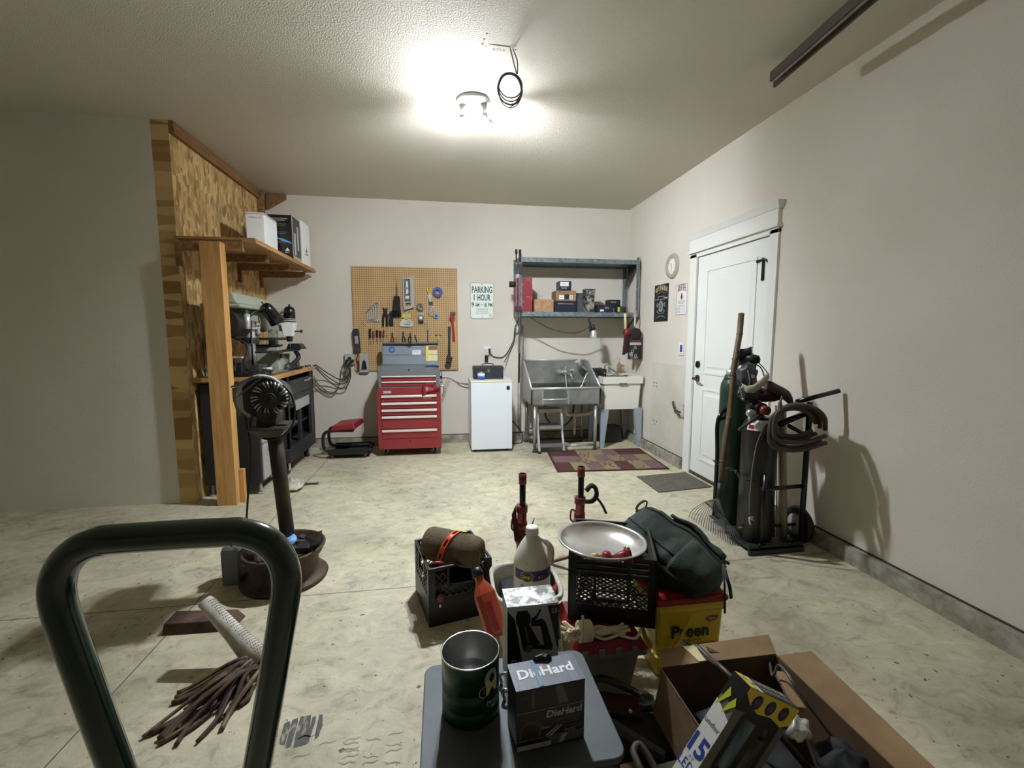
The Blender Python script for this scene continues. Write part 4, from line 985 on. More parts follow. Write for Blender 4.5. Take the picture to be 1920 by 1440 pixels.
single('door_mat', 'dark grey fibre door mat lying in front of the white door', 'mat', G('mat_grey').add([(x,y,z) for z in (.001,.009) for x, y in ((1.80,3.94),(2.32,3.99),(2.325,3.56),(1.80,3.50))], [(0,3,2,1),(4,5,6,7),(0,1,5,4),(1,2,6,5),(2,3,7,6),(3,0,4,7)]), (2.06,3.75,0))

# ================================================================== right wall
t = Thing('wall_clock', 'round wall clock with a wide taupe rim above the two posters', 'clock', (XR, 4.475, 2.04))
T = right(4.475, 2.04); R_ = .128
t.part('rim', G('taupe', T).lathe([(.078,.012),(.082,.02),(.1,.028),(.122,.02),(R_,.006),(R_,0)], (0,0,0), 40))
t.part('face', G('clockface', T).cyl((0,0,0),(0,0,.012),.082,n=40))
g = G('print_dim', T)
for h_ in range(12):
    a = PI/2-2*PI*(h_ or 12)/12; g.text(str(h_ or 12), .063*math.cos(a), .063*math.sin(a)-.006, .013, z=.0128)
t.part('numerals', g, recalc=False)
g = G('black', T); 
for a, L in ((math.radians(-95), .055), (math.radians(128), .038)): g.bar((0,0,.015),(L*math.cos(a),L*math.sin(a),.015),.005,.001,(0,0,1))
t.part('hands', g)
def poster(name, label, y0, y1, z0, z1, mt, fn, th=.004):
    t = Thing(name, label, 'sign', (XR, (y0+y1)/2, z0)); T = right((y0+y1)/2, (z0+z1)/2)
    w, h = (y0-y1)/2, (z1-z0)/2; g = G(mt, T).box(-w, w, -h, h, 0, th); g.mat('print_grey'); fn(g, w, h, th+.001); t.part('plate', g, recalc=False)
def p1(g, w, h, z):
    g.text('GARAGE', 0, h*.84, .02, w*1.1, z, arc=.01).mat('label_cream').text('GET UP & RIDE', 0, h*.58, .045, w*1.7, z, bold=.02, arc=.02)
    g.mat('print_dim').poly([(-w*.8,h*.5),(0,h*.62),(w*.8,h*.5),(w*.8,h*.47),(0,h*.57),(-w*.8,h*.47)], z)
    g.mat('print_grey')      # a car front: windscreen, grille, headlamps, bumper
    for x0, x1, y0, y1 in ((-.45,.45,.34,.37),(-.45,-.4,.18,.37),(.4,.45,.18,.37),(-.45,.45,.18,.2),(-.9,-.5,.2,.23),(.5,.9,.2,.28)): g.quad(w*x0,w*x1,h*y0,h*y1,z)
    g.disc(0,-h*.18,w*.3,z,24,w*.22,h*.3); 
    for i in range(5): g.quad(-w*.17+w*.08*i,-w*.14+w*.08*i,-h*.4,h*.05,z)
    g.disc(-w*.5,-h*.1,w*.13,z,16,w*.08).disc(w*.5,-h*.1,w*.13,z,16,w*.08).disc(0,-h*.45,w*.55,z,24,w*.47,h*.12)
    g.poly([(-w*.8,-h*.85),(-w*.4,-h*.72),(0,-h*.68),(w*.4,-h*.72),(w*.8,-h*.85),(w*.4,-h*.75),(0,-h*.71),(-w*.4,-h*.75)], z)
poster('garage_poster', 'narrow black poster with a grey car front drawing on the right wall', 4.86, 4.545, 1.48, 1.88, 'black_matte', p1)
def p2(g, w, h, z):
    g.mat('print_dim').quad(-w,w,h*.975,h,z).quad(-w,w,-h,-h*.975,z).quad(-w,-w*.96,-h,h,z).quad(w*.96,w,-h,h,z)
    g.mat('red_dark').text('BUSTED', 0, h*.7, .036, w*1.4, z, bold=.02, arc=.012).text('KNUCKLE', 0, h*.5, .036, w*1.6, z, bold=.02, arc=.012).mat('tool_red').poly([(-w*.2,h*.2),(0,h*.42),(w*.2,h*.2),(w*.1,-.0),(-w*.1,0)], z).mat('navy').disc(0,h*.36,w*.1,z)
    g.mat('print_dim').text('PARTS & SERVICE', 0, -h*.16, .014, w*1.4, z).text('OPEN LATE', 0, -h*.28, .014, w*1.2, z).text('LABOR RATES', 0, -h*.47, .014, w*1.3, z)
    for i in range(4): g.text('REPAIR', -w*.5, -h*(.6+.09*i), .009, w*.7, z).text('$ 50', w*.5, -h*(.6+.09*i), .009, w*.4, z)
poster('price_sign', 'small white tin sign with red arched heading beside the door', 4.37, 4.17, 1.535, 1.835, 'white', p2)
t = Thing('keypad_switch', 'white wall switch with a blue screen between the signs and the door', 'switch', (XR, 4.24, 1.19))
T = right(4.235, 1.19); t.part('cover_plate', G('white', T).box(-.045,.045,-.06,.07,0,.012), bev=.003)
t.part('screen', G('blue', T).box(-.012,.03,-.025,.045,.012,.014)); t.part('indicator', G('red', T).box(-.03,-.02,-.045,-.04,.012,.014).mat('trim_dark').box(.0,.02,-.045,-.04,.012,.014))
p = at(1279, 768, x=XR)
t = Thing('door_latch', 'steel hook latch screwed to the wall edge low beside the door', 'latch', p)
t.part('plate', G('white_dirty').box(XR-.034,XR-.0,4.115,4.15,p.z-.06,p.z+.06)); t.part('hook', G('dark_steel').curve([(XR-.04,4.14,p.z-.02),(XR-.06,4.22,p.z+.0),(XR-.04,4.3,p.z+.05),(XR-.02,4.33,p.z+.06)], .009).curve([(XR-.04,4.16,p.z-.05),(XR-.05,4.23,p.z-.03),(XR-.03,4.27,p.z+.01)], .008))
# hammer on the door
t = Thing('claw_hammer', 'small black claw hammer hanging on the upper right of the door', 'hammer', (XR, 3.12, 1.8))
T = right(3.115, 1.88, XR+.012)
t.part('head', G('black', T).tube([(.045,-.02,.018),(.03,.0,.018),(.0,.008,.018)], [.003,.007,.01], 8).cyl((0,.008,.018),(-.05,.004,.018),.009,.008).cyl((-.05,.004,.018),(-.07,.003,.018),.011,.011))
t.part('handle', G('black_matte', T).cyl((0,.0,.018),(-.0,-.145,.018),.009,.011)); t.part('hook', G('steel', T).cyl((0,.02,0),(0,.02,.03),.003))

# strut hanging from the ceiling, upper right, and the wire coil by the lamp
a = at(1449, 150, z=H-.1); dr_ = Vector((.42,-.9,0)).normalized()
b2 = at(1500, 105, z=H-.1); d = (b2-a).normalized(); b_ = a+d*1.1
t = Thing('ceiling_track', 'dark-edged galvanised steel track hung just below the ceiling, upper right', 'track', a)
n = Vector((-d.y, d.x, 0))
t.part('web', G('chrome_dull').hexa([a-n*.02+Vector((0,0,-.003)),a+n*.02+Vector((0,0,-.003)),a+n*.02,a-n*.02,b_-n*.02+Vector((0,0,-.003)),b_+n*.02+Vector((0,0,-.003)),b_+n*.02,b_-n*.02]))
for s in (-1, 1): t.part('flange', G('trim_dark').bar(a+n*.03*s-d*.03*s, b_+n*.03*s, .014, .05))
t.part('hanger', G('trim_dark').bar(a+d*.9, a+d*.9+Vector((0,0,.1)), .03, .004))
c = at(957, 163, z=2.62); top = at(962, 92, z=H-.002)
t = Thing('cable_coil', 'loop of grey electrical cable hanging down from the ceiling by the lamp', 'cable', top)
e1 = at(970, 138, y=c.y)
t.part('drop', G('wire').curve([top, top.lerp(e1,.5)+Vector((.012,0,0)), e1], .0035, 6)); t.part('drop', G('wire').curve([top+Vector((-.015,0,0)), top.lerp(e1,.5)+Vector((-.01,0,0)), e1+Vector((-.004,0,0))], .0035, 6))
for i, (rx, rz, dz) in enumerate(((.062,.062,.008),(.062,.07,.0),(.064,.078,-.008),(.06,.085,-.014),(.066,.074,-.004))):
    t.part('loop', G('wire').tube([(c.x+rx*math.cos(2*PI*k/28), c.y+.004*i, c.z+dz+rz*math.sin(2*PI*k/28)) for k in range(28)], .0032, 6, closed=True))
t.part('tail', G('wire').curve([(c.x+.05,c.y,c.z-.05),(c.x+.02,c.y,c.z-.085),(c.x-.005,c.y,c.z-.105)], .0032, 6))

# ================================================================== left side: shelf, bench, machines
SXF = -1.40
t = Thing('wall_shelf', 'plywood shelf on wooden brackets high on the left partition', 'shelf', (-1.7, 4.6, 2.03))
t.part('board', G('plywood').box(XL, SXF, 3.82, 5.5, 2.05, 2.068))
t.part('edge_board', G('plywood').box(SXF-.09, SXF+.01, 3.82, 5.5, 2.03, 2.05))
for y in (3.84, 4.35, 4.9, 5.44):
    t.part('bracket', G('shelfwood').box(XL, SXF-.09, y-.02, y+.02, 1.965, 2.03).box(XL, XL+.03, y-.02, y+.02, 1.85, 1.965))
# boxes on it
xx0 = -1.55
t = Thing('white_carton', 'tall white carton with a navy shield logo at the near end of the shelf', 'box', (-1.7, 4.36, 2.068))
b_ = t.part('carton', G('white').box(-1.675, -1.525, 4.40, 4.72, 2.068, 2.40), bev=.004)
T = frame((-1.60, 4.3995, 2.235), (1,0,0), (0,0,1)); g = G('print_dim', T)
g.text('WEATHERGUARD', -.015, .115, .012, .07).text('GT', .045, .113, .016, .03).mat('navy')
hexp = [(-.02+.038*math.cos(math.radians(30+60*k)), -.115+.036*math.sin(math.radians(30+60*k))) for k in range(6)]
g.poly(hexp, .001).mat('print_white').quad(-.05,.01,-.125,-.105,.0016)
t.part('printed_label', g, b_, recalc=False)
T = frame((-1.5245, 4.56, 2.235), (0,1,0), (0,0,1)); g = G('tool_red', T).quad(-.155,.155,.152,.157,.001)
t.part('printed_label', g, b_, recalc=False)
t.part('flap_edge', G('tool_red').box(-1.677,-1.523,4.398,4.722,2.385,2.389), b_)
t = Thing('black_carton', 'black carton with white round icons in the middle of the shelf', 'box', (-1.66, 4.83, 2.068))
b_ = t.part('carton', G('box_black').box(-1.62, -1.405, 4.76, 5.02, 2.068, 2.475), bev=.003)
T = frame((-1.5125, 4.7595, 2.27), (1,0,0), (0,0,1)); g = G('print_white', T)
g.text('PREMIUM CERAMIC', .0, .165, .010, .15).text('PROTECTION', -.012, .148, .010, .12)
for z in (.11, .035, -.05): g.mat('print_white').disc(-.06, z, .022, .001).mat('print_dim').disc(-.06, z, .014, .0014).quad(-.025,.06,z+.006,z+.012).quad(-.025,.05,z-.008,z-.002)
g.mat('blue_light').poly([(-.03,-.005),(.03,-.02),(.10,-.05),(.10,-.062),(.02,-.04),(-.03,-.015)], .0018).mat('print_white').poly([(.04,-.13),(.08,-.13),(.06,-.10)]).text('KIT', .06, -.15, .012, .04)
t.part('printed_label', g, b_, recalc=False)
T = frame((-1.4045, 4.89, 2.27), (0,1,0), (0,0,1)); g = G('taupe', T).quad(-.13,.13,-.2,-.17).quad(-.13,-.11,-.2,.2).mat('print_grey').quad(-.08,-.02,-.16,.05).quad(.02,.07,-.1,.13)
t.part('printed_label', g, b_, recalc=False)
t = Thing('grey_white_carton', 'white carton with vertical black print at the far end of the shelf', 'box', (-1.62, 5.3, 2.068))
b_ = t.part('carton', G('white').box(-1.62, -1.40, 5.06, 5.34, 2.068, 2.50), bev=.003)
T = frame((-1.3995, 5.2, 2.26), (0,1,0), (0,0,1)); g = G('print_dim', T)
g.poly([(-.03,-.06),(.03,-.06),(.0,.0)]).quad(-.05,.05,-.09,-.075)
t.part('printed_label', g, b_, recalc=False)
T = frame((-1.52, 5.0595, 2.26), (1,0,0), (0,0,1)); g = G('print_grey', T).quad(.0,.11,-.17,.18)
t.part('printed_label', g.mat('box_black').quad(.02,.10,-.15,.1,.0015), b_, recalc=False)

# ---- workbench: black rolling cart under a wooden top, small drawer cabinet at its near end
t = Thing('drawer_cabinet', 'small grey steel drawer cabinet under the near end of the workbench', 'cabinet', (-1.7, 4.15, 0))
t.part('body', G('charcoal').box(-1.93, -1.50, 3.96, 4.40, .10, .93), bev=.003)
for z0, z1 in ((.12,.42),(.43,.58),(.59,.74),(.75,.90)):
    dwr = t.part('drawer', G('light_grey').box(-1.502,-1.488,3.985,4.385,z0,z1), bev=.003)
    t.part('handle', G('white_dirty').box(-1.488,-1.465,4.06,4.2,z1-.05,z1-.025), dwr, bev=.003)
for x in (-1.9,-1.53):
    for y in (4.0,4.36): t.part('foot', G('light_grey').cyl((x,y,0),(x,y,.1),.012).cyl((x,y,0),(x,y,.012),.025))
t = Thing('workbench', 'black steel rolling workbench with worn wooden top along the left partition', 'workbench', (-1.65, 4.8, 0))
bx0, bx1, by0, by1 = -1.93, -1.42, 4.44, 5.30
t.part('top', G('benchwood').box(XL, -1.385, 3.92, 5.33, .955, .99), bev=.004)
g = G('charcoal').box(bx0, bx1, by0, by1, .13, .27).box(bx0, bx0+.02, by0, by1, .27, .955).box(bx0, bx1, by0, by0+.02, .27, .955).box(bx0, bx1, by1-.03, by1, .27, .955).box(bx1-.03, bx1, by0, by0+.05, .27, .955).box(bx1-.03, bx1, 4.78, 4.83, .27, .66).box(bx1-.03, bx1, by1-.13, by1, .27, .955).box(bx0, bx1-.003, by0, by1, .64, .67)
t.part('frame', g, bev=.004)
t.part('shelf', G('black').box(bx0+.02, bx1-.03, by0+.02, by1-.03, .44, .455))
dwr = t.part('drawer', G('dark_grey').box(bx1-.4, bx1+.004, by0+.06, by1-.14, .76, .90), bev=.003); t.part('drawer_front', G('dark_grey').box(bx1-.01, bx1+.003, by0+.06, by1-.14, .68, .755), bev=.003)
t.part('handle', G('chrome').curve([(bx1+.003,4.9,.87),(bx1+.04,4.9,.875),(bx1+.04,5.08,.885),(bx1+.003,5.08,.85)], .007), dwr)
t.part('paper_strip', G('light_grey').box(bx1+.003, bx1+.006, 4.6, 5.1, .60, .70), label='pale taped strip')
for y in (by0+.1, by1-.1):
    for x in (bx1-.07, bx0+.07):
        c = t.part('caster', G('chrome_dull').box(x-.04,x+.04,y-.04,y+.04,.118,.13).box(x-.026,x-.022,y-.03,y+.03,.04,.118).box(x+.022,x+.026,y-.03,y+.03,.04,.118)); t.part('wheel', G('black').cyl((x-.018,y,.055),(x+.018,y,.055),.054,n=24), c)
# items on bench
def A3(u, v, x): return at(u, v, x=x)
# drill press: long head (belt cover) running along the wall, column, table
mx = -1.66
t = Thing('drill_press', 'large grey-green bench drill press with long belt cover and chromed column', 'drill press', (mx, 4.25, .99))
cy = A3(469, 640, mx); CY = cy.y
t.part('base', G('machine').box(mx-.14, mx+.12, CY-.14, CY+.12, .992, 1.03), bev=.01)
t.part('column', G('chrome_dull').cyl((mx,CY,1.03),(mx,CY,1.52),.042,n=24)); t.part('collar', G('light_grey').cyl((mx,CY,1.38),(mx,CY,1.4),.062,n=24))
g = G('machine').hexa([(mx-.16,3.85,1.575),(mx+.1,3.85,1.575),(mx+.1,4.95,1.575),(mx-.16,4.95,1.575),(mx-.14,3.86,1.665),(mx+.06,3.86,1.665),(mx+.06,4.93,1.655),(mx-.14,4.93,1.655)])
g.box(mx-.17,mx+.12,3.84,4.96,1.545,1.575)
t.part('belt_cover', g, bev=.012)
t.part('head', G('machine').hexa([(mx-.1,4.5,1.36),(mx+.07,4.5,1.36),(mx+.05,4.85,1.40),(mx-.08,4.85,1.40),(mx-.13,4.4,1.54),(mx+.09,4.4,1.54),(mx+.09,5.0,1.54),(mx-.13,5.0,1.54)]), bev=.02)
t.part('name_plate', G('black').box(mx+.09, mx+.1, 4.55, 4.9, 1.45, 1.53).mat('chrome').box(mx+.1,mx+.112,4.6,4.8,1.475,1.48), bev=.002)
t.part('motor', G('black').cyl((mx,3.84,1.42),(mx,4.1,1.42),.105,n=24).mat('machine').box(mx-.05,mx+.06,4.1,4.35,1.45,1.54), bev=.004)
t.part('capacitor', G('chrome_dull').cyl((mx+.11,3.98,1.38),(mx+.11,3.98,1.50),.024))
t.part('chuck', G('chrome').lathe([(.02,.0),(.032,-.02),(.034,-.06),(.02,-.09),(.01,-.13)], (mx+.02,4.42,1.5), 20)); t.part('spindle', G('chrome').lathe([(.024,0),(.03,-.02),(.02,-.04),(.03,-.06),(.018,-.09),(.0,-.1)], (mx+.02,4.42,1.42), 16))
t.part('table', G('charcoal').cyl((mx,CY,1.26),(mx,CY,1.31),.07).box(mx-.16,mx+.17,CY+.1,CY+.45,1.285,1.31).box(mx-.02,mx+.02,CY,CY+.15,1.25,1.29), bev=.003)
t.part('power_cable', G('cord').curve([(mx-.05,3.95,1.34),(mx+.12,3.93,1.25),(mx+.1,3.9,1.1),(mx+.14,4.05,1.0)], .008))
def lampish(name, label, u, v, xx, tilt, stripe=True):
    p = A3(u, v, xx); return p
# milling head with two black motors
p = A3(508, 588, -1.5)
t = Thing('gooseneck_lamp', 'black domed work lamp on a gooseneck clamped beside the drill press', 'lamp', (p.x, p.y, .99))
A = Matrix.Rotation(-.5, 4, (0,1,0)) @ Matrix.Rotation(.45, 4, 'X')
t.part('shade', G('black_gloss').lathe([(.0,.1),(.03,.095),(.05,.07),(.055,.03),(.06,-.03),(.068,-.09)], p, 24, A), solid=.002)
t.part('vent_band', G('gold').lathe([(.0575,.0),(.058,-.012)], p, 24, A)); t.part('switch_pin', G('black').cyl(p+(A@Vector((0,0,.1))), p+(A@Vector((0,0,.125))), .006))
q = A3(470, 595, -1.55)
t.part('gooseneck', G('black').curve([p+Vector((-.02,-.04,.04)), (p.x-.05,p.y-.14,p.z+.03), (p.x-.1,p.y-.22,p.z-.04), (p.x-.12,p.y-.14,p.z-.12)], .013))
t.part('stand', G('black').cyl((p.x-.12,p.y-.14,.99),(p.x-.12,p.y-.14,p.z-.12),.008))
p = A3(543, 592, -1.46)
t = Thing('micro_drill_press', 'small white drill head with a black domed motor at the far end of the bench', 'drill press', (p.x, p.y, .99))
t.part('motor', G('black_gloss').lathe([(.0,.09),(.03,.085),(.048,.065),(.052,.03),(.052,-.06),(.0,-.06)], p, 24).cyl((p.x,p.y,p.z+.085),(p.x,p.y,p.z+.11),.008))
t.part('motor_band', G('rope').lathe([(.054,-.03),(.054,-.036)], p, 24).lathe([(.054,-.044),(.054,-.05)], p, 24)) 
t.part('head', G('white').hexa([(p.x-.05,p.y-.05,p.z-.2),(p.x+.03,p.y-.05,p.z-.2),(p.x+.03,p.y+.03,p.z-.2),(p.x-.05,p.y+.03,p.z-.2),(p.x-.07,p.y-.06,p.z-.07),(p.x+.055,p.y-.06,p.z-.07),(p.x+.055,p.y+.05,p.z-.07),(p.x-.07,p.y+.05,p.z-.07)]), bev=.006)
t.part('feed_knob', G('black').cyl((p.x+.04,p.y+.0,p.z-.15),(p.x+.1,p.y,p.z-.15),.006).sph((p.x+.1,p.y,p.z-.15),.016,10)); t.part('chuck', G('navy').cyl((p.x-.01,p.y,p.z-.25),(p.x-.01,p.y,p.z-.2),.026,.03)); t.part('bit', G('steel').cyl((p.x-.01,p.y,p.z-.33),(p.x-.01,p.y,p.z-.25),.003))
a, b = A3(500, 640, -1.52), A3(566, 633, -1.46)
t.part('table', G('charcoal').bar((p.x-.04,p.y-.6,p.z-.335),(p.x-.02,p.y+.12,p.z-.335),.14,.014), bev=.003)
t.part('fence', G('black').hexa([(p.x-.05,p.y+.0,p.z-.325),(p.x+.1,p.y+.0,p.z-.325),(p.x+.1,p.y+.16,p.z-.325),(p.x-.05,p.y+.16,p.z-.325),(p.x-.03,p.y+.02,p.z-.27),(p.x+.07,p.y+.02,p.z-.27),(p.x+.07,p.y+.14,p.z-.27),(p.x-.03,p.y+.14,p.z-.27)]), bev=.003)
t.part('trunnion', G('charcoal').curve([(p.x,p.y+.12,p.z-.34),(p.x+.02,p.y+.14,p.z-.42),(p.x-.03,p.y-.0,p.z-.5),(p.x-.06,p.y-.02,p.z-.54)], .022))
t.part('arm', G('machine').bar((p.x-.16,p.y,.99),(p.x-.16,p.y,p.z-.1),.07,.07,(0,1,0)).bar((p.x-.16,p.y,p.z-.12),(p.x-.04,p.y,p.z-.12),.06,.06), bev=.004)
# belt sander / lathe headstock: pale box on the bench
a, b = A3(486, 684, -1.47), A3(536, 684, -1.47)
t = Thing('bench_motor_housing', 'pale grey-green machine housing in the middle of the workbench', 'machine', (-1.6, 4.6, .99))
y0, y1 = max(CY+.14, A3(484, 680, -1.47).y), A3(546, 680, -1.47).y
t.part('housing', G('machine').hexa([(-1.72,y0,1.0),(-1.47,y0,1.0),(-1.47,y1-.12,1.0),(-1.72,y1,1.0),(-1.70,y0+.06,1.23),(-1.50,y0+.06,1.23),(-1.50,y1-.16,1.23),(-1.70,y1-.06,1.23)]), bev=.012)
t.part('switch', G('black').box(-1.475,-1.46,y1-.3,y1-.26,1.12,1.16)); t.part('end_drum', G('machine').cyl((-1.58,y1-.14,1.08),(-1.58,y1+.05,1.08),.075,n=24)); t.part('top_plate', G('charcoal').box(-1.71,-1.49,y0+.05,y1-.15,1.23,1.245)); t.part('end_cap', G('steel').box(-1.62,-1.5,y1+.05,y1+.06,1.0,1.15))
t.part('tie_bar', G('dark_steel').cyl((-1.44,y0+.05,1.02),(-1.44,y1-.25,1.02),.012).cyl((-1.44,y0+.1,.99),(-1.44,y0+.1,1.06),.02).cyl((-1.44,y0+.4,.99),(-1.44,y0+.4,1.06),.02))
t = Thing('bench_vise', 'dark iron drill vise at the near end of the workbench', 'vise', (-1.5, 4.08, .99))
t.part('base', G('charcoal').box(-1.66,-1.44,3.99,4.2,.992,1.03), bev=.004); t.part('fixed_jaw', G('charcoal').box(-1.66,-1.62,3.99,4.2,1.03,1.11), bev=.004); t.part('moving_jaw', G('dark_grey').box(-1.54,-1.49,4.0,4.19,1.03,1.09), bev=.004)
t.part('screw', G('steel').cyl((-1.62,4.09,1.05),(-1.41,4.09,1.05),.011)); t.part('handle', G('steel').cyl((-1.415,4.03,1.05),(-1.415,4.16,1.05),.006))
t = Thing('bench_lathe_chuck', 'black iron chuck and motor lying behind the post on the workbench', 'chuck', (-1.72, 3.98, .99))
t.part('body', G('black').cyl((-1.8,3.98,1.07),(-1.69,3.98,1.07),.075,n=24)); t.part('jaws', G('dark_grey').cyl((-1.69,3.98,1.07),(-1.66,3.98,1.07),.03,n=6)); t.part('cover', G('light_grey').box(-1.85,-1.6,3.94,4.02,1.146,1.16), bev=.002)
for i, (u, v, lb, mt) in enumerate(((515,692,'grey tubular handle tool lying on the front edge of the bench','cloth_grey'),(548,688,'black drill bits bundle lying at the far end of the bench','black'))):
    p = A3(u, v, -1.45); single('hand_tool', lb, 'tool', G(mt).cyl((p.x,p.y-.12,1.01),(p.x+.02,p.y+.14,1.01),.02,.014).cyl((p.x+.02,p.y+.14,1.01),(p.x+.03,p.y+.22,1.005),.008), (p.x,p.y,.99))
p = A3(540, 692, -1.43); single('steel_plate_scrap', 'shiny round steel plate lying on the workbench beside the grey tool', 'plate', G('steel').cyl((p.x,p.y,.992),(p.x,p.y,.998),.05,n=30), (p.x,p.y,.99))
g = G('black_matte'); rnd = random.Random(5)
for i in range(14): x, y = rnd.uniform(-1.5,-1.41), rnd.uniform(4.75,5.25); g.cyl((x,y,.998),(x+rnd.uniform(-.04,.04),y+rnd.uniform(-.06,.06),1.0+rnd.uniform(0,.01)),.006,n=6)
o = single('metal_chips', 'scatter of small dark bits and clamps at the far end of the workbench', 'scraps', g, (-1.45,5.0,.99)); o['kind'] = 'stuff'
t = Thing('scroll_wheel', 'round grey handwheel leaning on the partition behind the drill press', 'wheel', (-1.9, 4.15, .99))
t.part('rim', G('light_grey').tube([(-1.88,4.15+.1*math.cos(2*PI*k/28),1.20+.14*math.sin(2*PI*k/28)) for k in range(28)], .01, 8, closed=True)); t.part('hub', G('dark_grey').cyl((-1.93,4.15,1.24),(-1.87,4.15,1.24),.05)); t.part('bracket', G('light_grey').box(-1.95,-1.93,4.12,4.18,.99,1.3))

# ---- pedestal grinder
gc = Vector((-.885, 2.5, 1.005)); pc = (-.893, 2.52)
t = Thing('pedestal_grinder', 'bench grinder with a wire wheel on a dark steel pipe pedestal', 'grinder', (pc[0], pc[1], .1))
lean = Vector((-.02, .06, 0))
t.part('post', G('rust_steel').cyl((pc[0]+.01,pc[1]+.12,.19),(pc[0],pc[1]+.03,.845),.038,n=24))
t.part('mount_plate', G('dark_steel').box(pc[0]-.09,pc[0]+.09,2.42,2.66,.845,.857).hexa([(pc[0]-.05,2.48,.80),(pc[0]+.05,2.48,.80),(pc[0]+.05,2.6,.80),(pc[0]-.05,2.6,.80),(pc[0]-.085,2.44,.845),(pc[0]+.085,2.44,.845),(pc[0]+.085,2.64,.845),(pc[0]-.085,2.64,.845)]), bev=.002)
wx = Vector((.25, -.97, 0)).normalized(); cc = gc  # wheel axle faces the camera
t.part('foot_bracket', G('dark_steel').hexa([(cc.x-.075,2.49,.857),(cc.x+.02,2.49,.857),(cc.x+.02,2.6,.857),(cc.x-.075,2.6,.857),(cc.x-.06,2.49,.96),(cc.x+.04,2.49,.96),(cc.x+.04,2.6,.96),(cc.x-.06,2.6,.96)]).box(pc[0]+.03,pc[0]+.08,2.5,2.6,.857,.865), bev=.003)
t.part('motor', G('charcoal').cyl(cc+Vector((-.02,.09,-.01)), cc+Vector((-.06,.27,-.01)), .085, n=28).mat('dark_steel').cyl(cc+Vector((-.06,.27,-.01)), cc+Vector((-.065,.3,-.01)), .06), bev=.004)
t.part('wheel_guard', G('light_grey').cyl(cc+wx*-.085+Vector((-.05,0,0)), cc+wx*-.03+Vector((-.045,0,0)), .118, n=36), bev=.006)
t.part('guard_face', G('charcoal').cyl(cc+wx*-.029+Vector((-.04,0,0)), cc+wx*-.024+Vector((-.04,0,0)), .105, n=32))
Y_ = frame(cc, Vector((0,0,1)).cross(wx), (0,0,1)); 
g = G('steel', frame(cc, Vector((-wx.y,wx.x,0)), None, wx))
for i in range(28):
    a = 2*PI*i/28; c_, s_ = math.cos(a), math.sin(a)
    g.mat('steel' if i % 3 else 'dark_steel').tube([(.042*c_,.042*s_,.012),(.066*math.cos(a+.05),.066*math.sin(a+.05),.018),(.086*math.cos(a+.14),.086*math.sin(a+.14),.010)], [.003,.005,.0065], 6)
t.part('wire_wheel', g.mat('black').cyl((0,0,-.01),(0,0,.006),.078,n=32))
T_ = frame(cc, Vector((-wx.y,wx.x,0)), None, wx)
t.part('flange', G('charcoal', T_).cyl((0,0,.0),(0,0,.024),.053,n=28)); t.part('arbor_nut', G('dark_steel', T_).cyl((0,0,.024),(0,0,.04),.03,n=20).cyl((0,0,.04),(0,0,.05),.018,n=6).mat('black').cyl((0,0,.05),(0,0,.0505),.009))
t.part('tool_rest', G('grey').bar(cc+Vector((-.17,.0,-.0)), cc+Vector((-.03,.02,.115)), .02, .006).bar(cc+Vector((-.17,0,.0)), cc+Vector((-.15,.0,-.09)), .02, .006).hexa([cc+Vector(p) for p in ((-.17,-.04,.06),(-.06,-.04,.115),(-.06,.06,.115),(-.17,.06,.06),(-.17,-.04,.068),(-.06,-.04,.123),(-.06,.06,.123),(-.17,.06,.068))]), bev=.002)
t.part('spark_shield', G('grey').box(cc.x-.19,cc.x-.12,cc.y+.02,cc.y+.14,cc.z-.02,cc.z+.055), bev=.004)
pts = []
q = [at(u, v, y=2.49) for u, v in ((483,768),(472,782),(470,800),(483,816),(505,824),(530,818),(549,795),(553,765),(545,738),(530,722))]
t.part('power_cable', G('cord').curve(q, .0055))
q = [at(u, v, y=2.56) for u, v in ((463,735),(460,755),(461,790),(469,830),(470,880),(466,920))]+[at(463,960,y=2.56), at(461,1000,y=2.6), at(455,1035,z=.03)]
t.part('power_cable', G('cord').curve(q, .0055))
# ---- old wheel rim with scrap
rc = Vector((-.875, 2.545, 0)); 
t = Thing('steel_wheel_rim', 'rusty dark steel car wheel lying flat at the foot of the grinder post', 'wheel rim', rc)
t.part('barrel', G('rust_steel').lathe([(.0,.07),(.1,.07),(.15,.05),(.175,.03),(.195,.02),(.205,.004),(.215,.0),(.222,.012),(.212,.022),(.195,.03),(.178,.05),(.172,.10),(.178,.125),(.196,.14),(.205,.17),(.213,.172),(.214,.182),(.205,.186),(.195,.18),(.186,.145),(.168,.125),(.16,.075),(.0,.08)], rc, 56))
rnd = random.Random(11)
def scrap(name, label, cat, g, **k): single(name, label, cat, g, rc+Vector((0,0,.08)), **k)
scrap('round_puck', 'pale blue round plastic lid among the scrap in the wheel rim', 'lid', G('blue_light').lathe([(.0,.02),(.04,.018),(.045,.01),(.045,0)], at(541,1012,z=.19)-Vector((0,0,.01)), 24, Matrix.Rotation(.5,4,'X')))
a, b, c_, d_ = at(571,1008,z=.19), at(604,997,z=.26), at(600,1020,z=.24), at(580,1027,z=.19)
scrap('metal_offcut', 'flat rusty metal plate sticking up out of the wheel rim', 'plate', G('dark_steel').hexa([a,b,c_,d_,a+Vector((0,.006,.006)),b+Vector((0,.006,.006)),c_+Vector((0,.006,.006)),d_+Vector((0,.006,.006))]))
scrap('black_box_scrap', 'square black open box lying in the wheel rim', 'box', G('black').box(-.79,-.72,2.46,2.54,.10,.2), bev=.004)
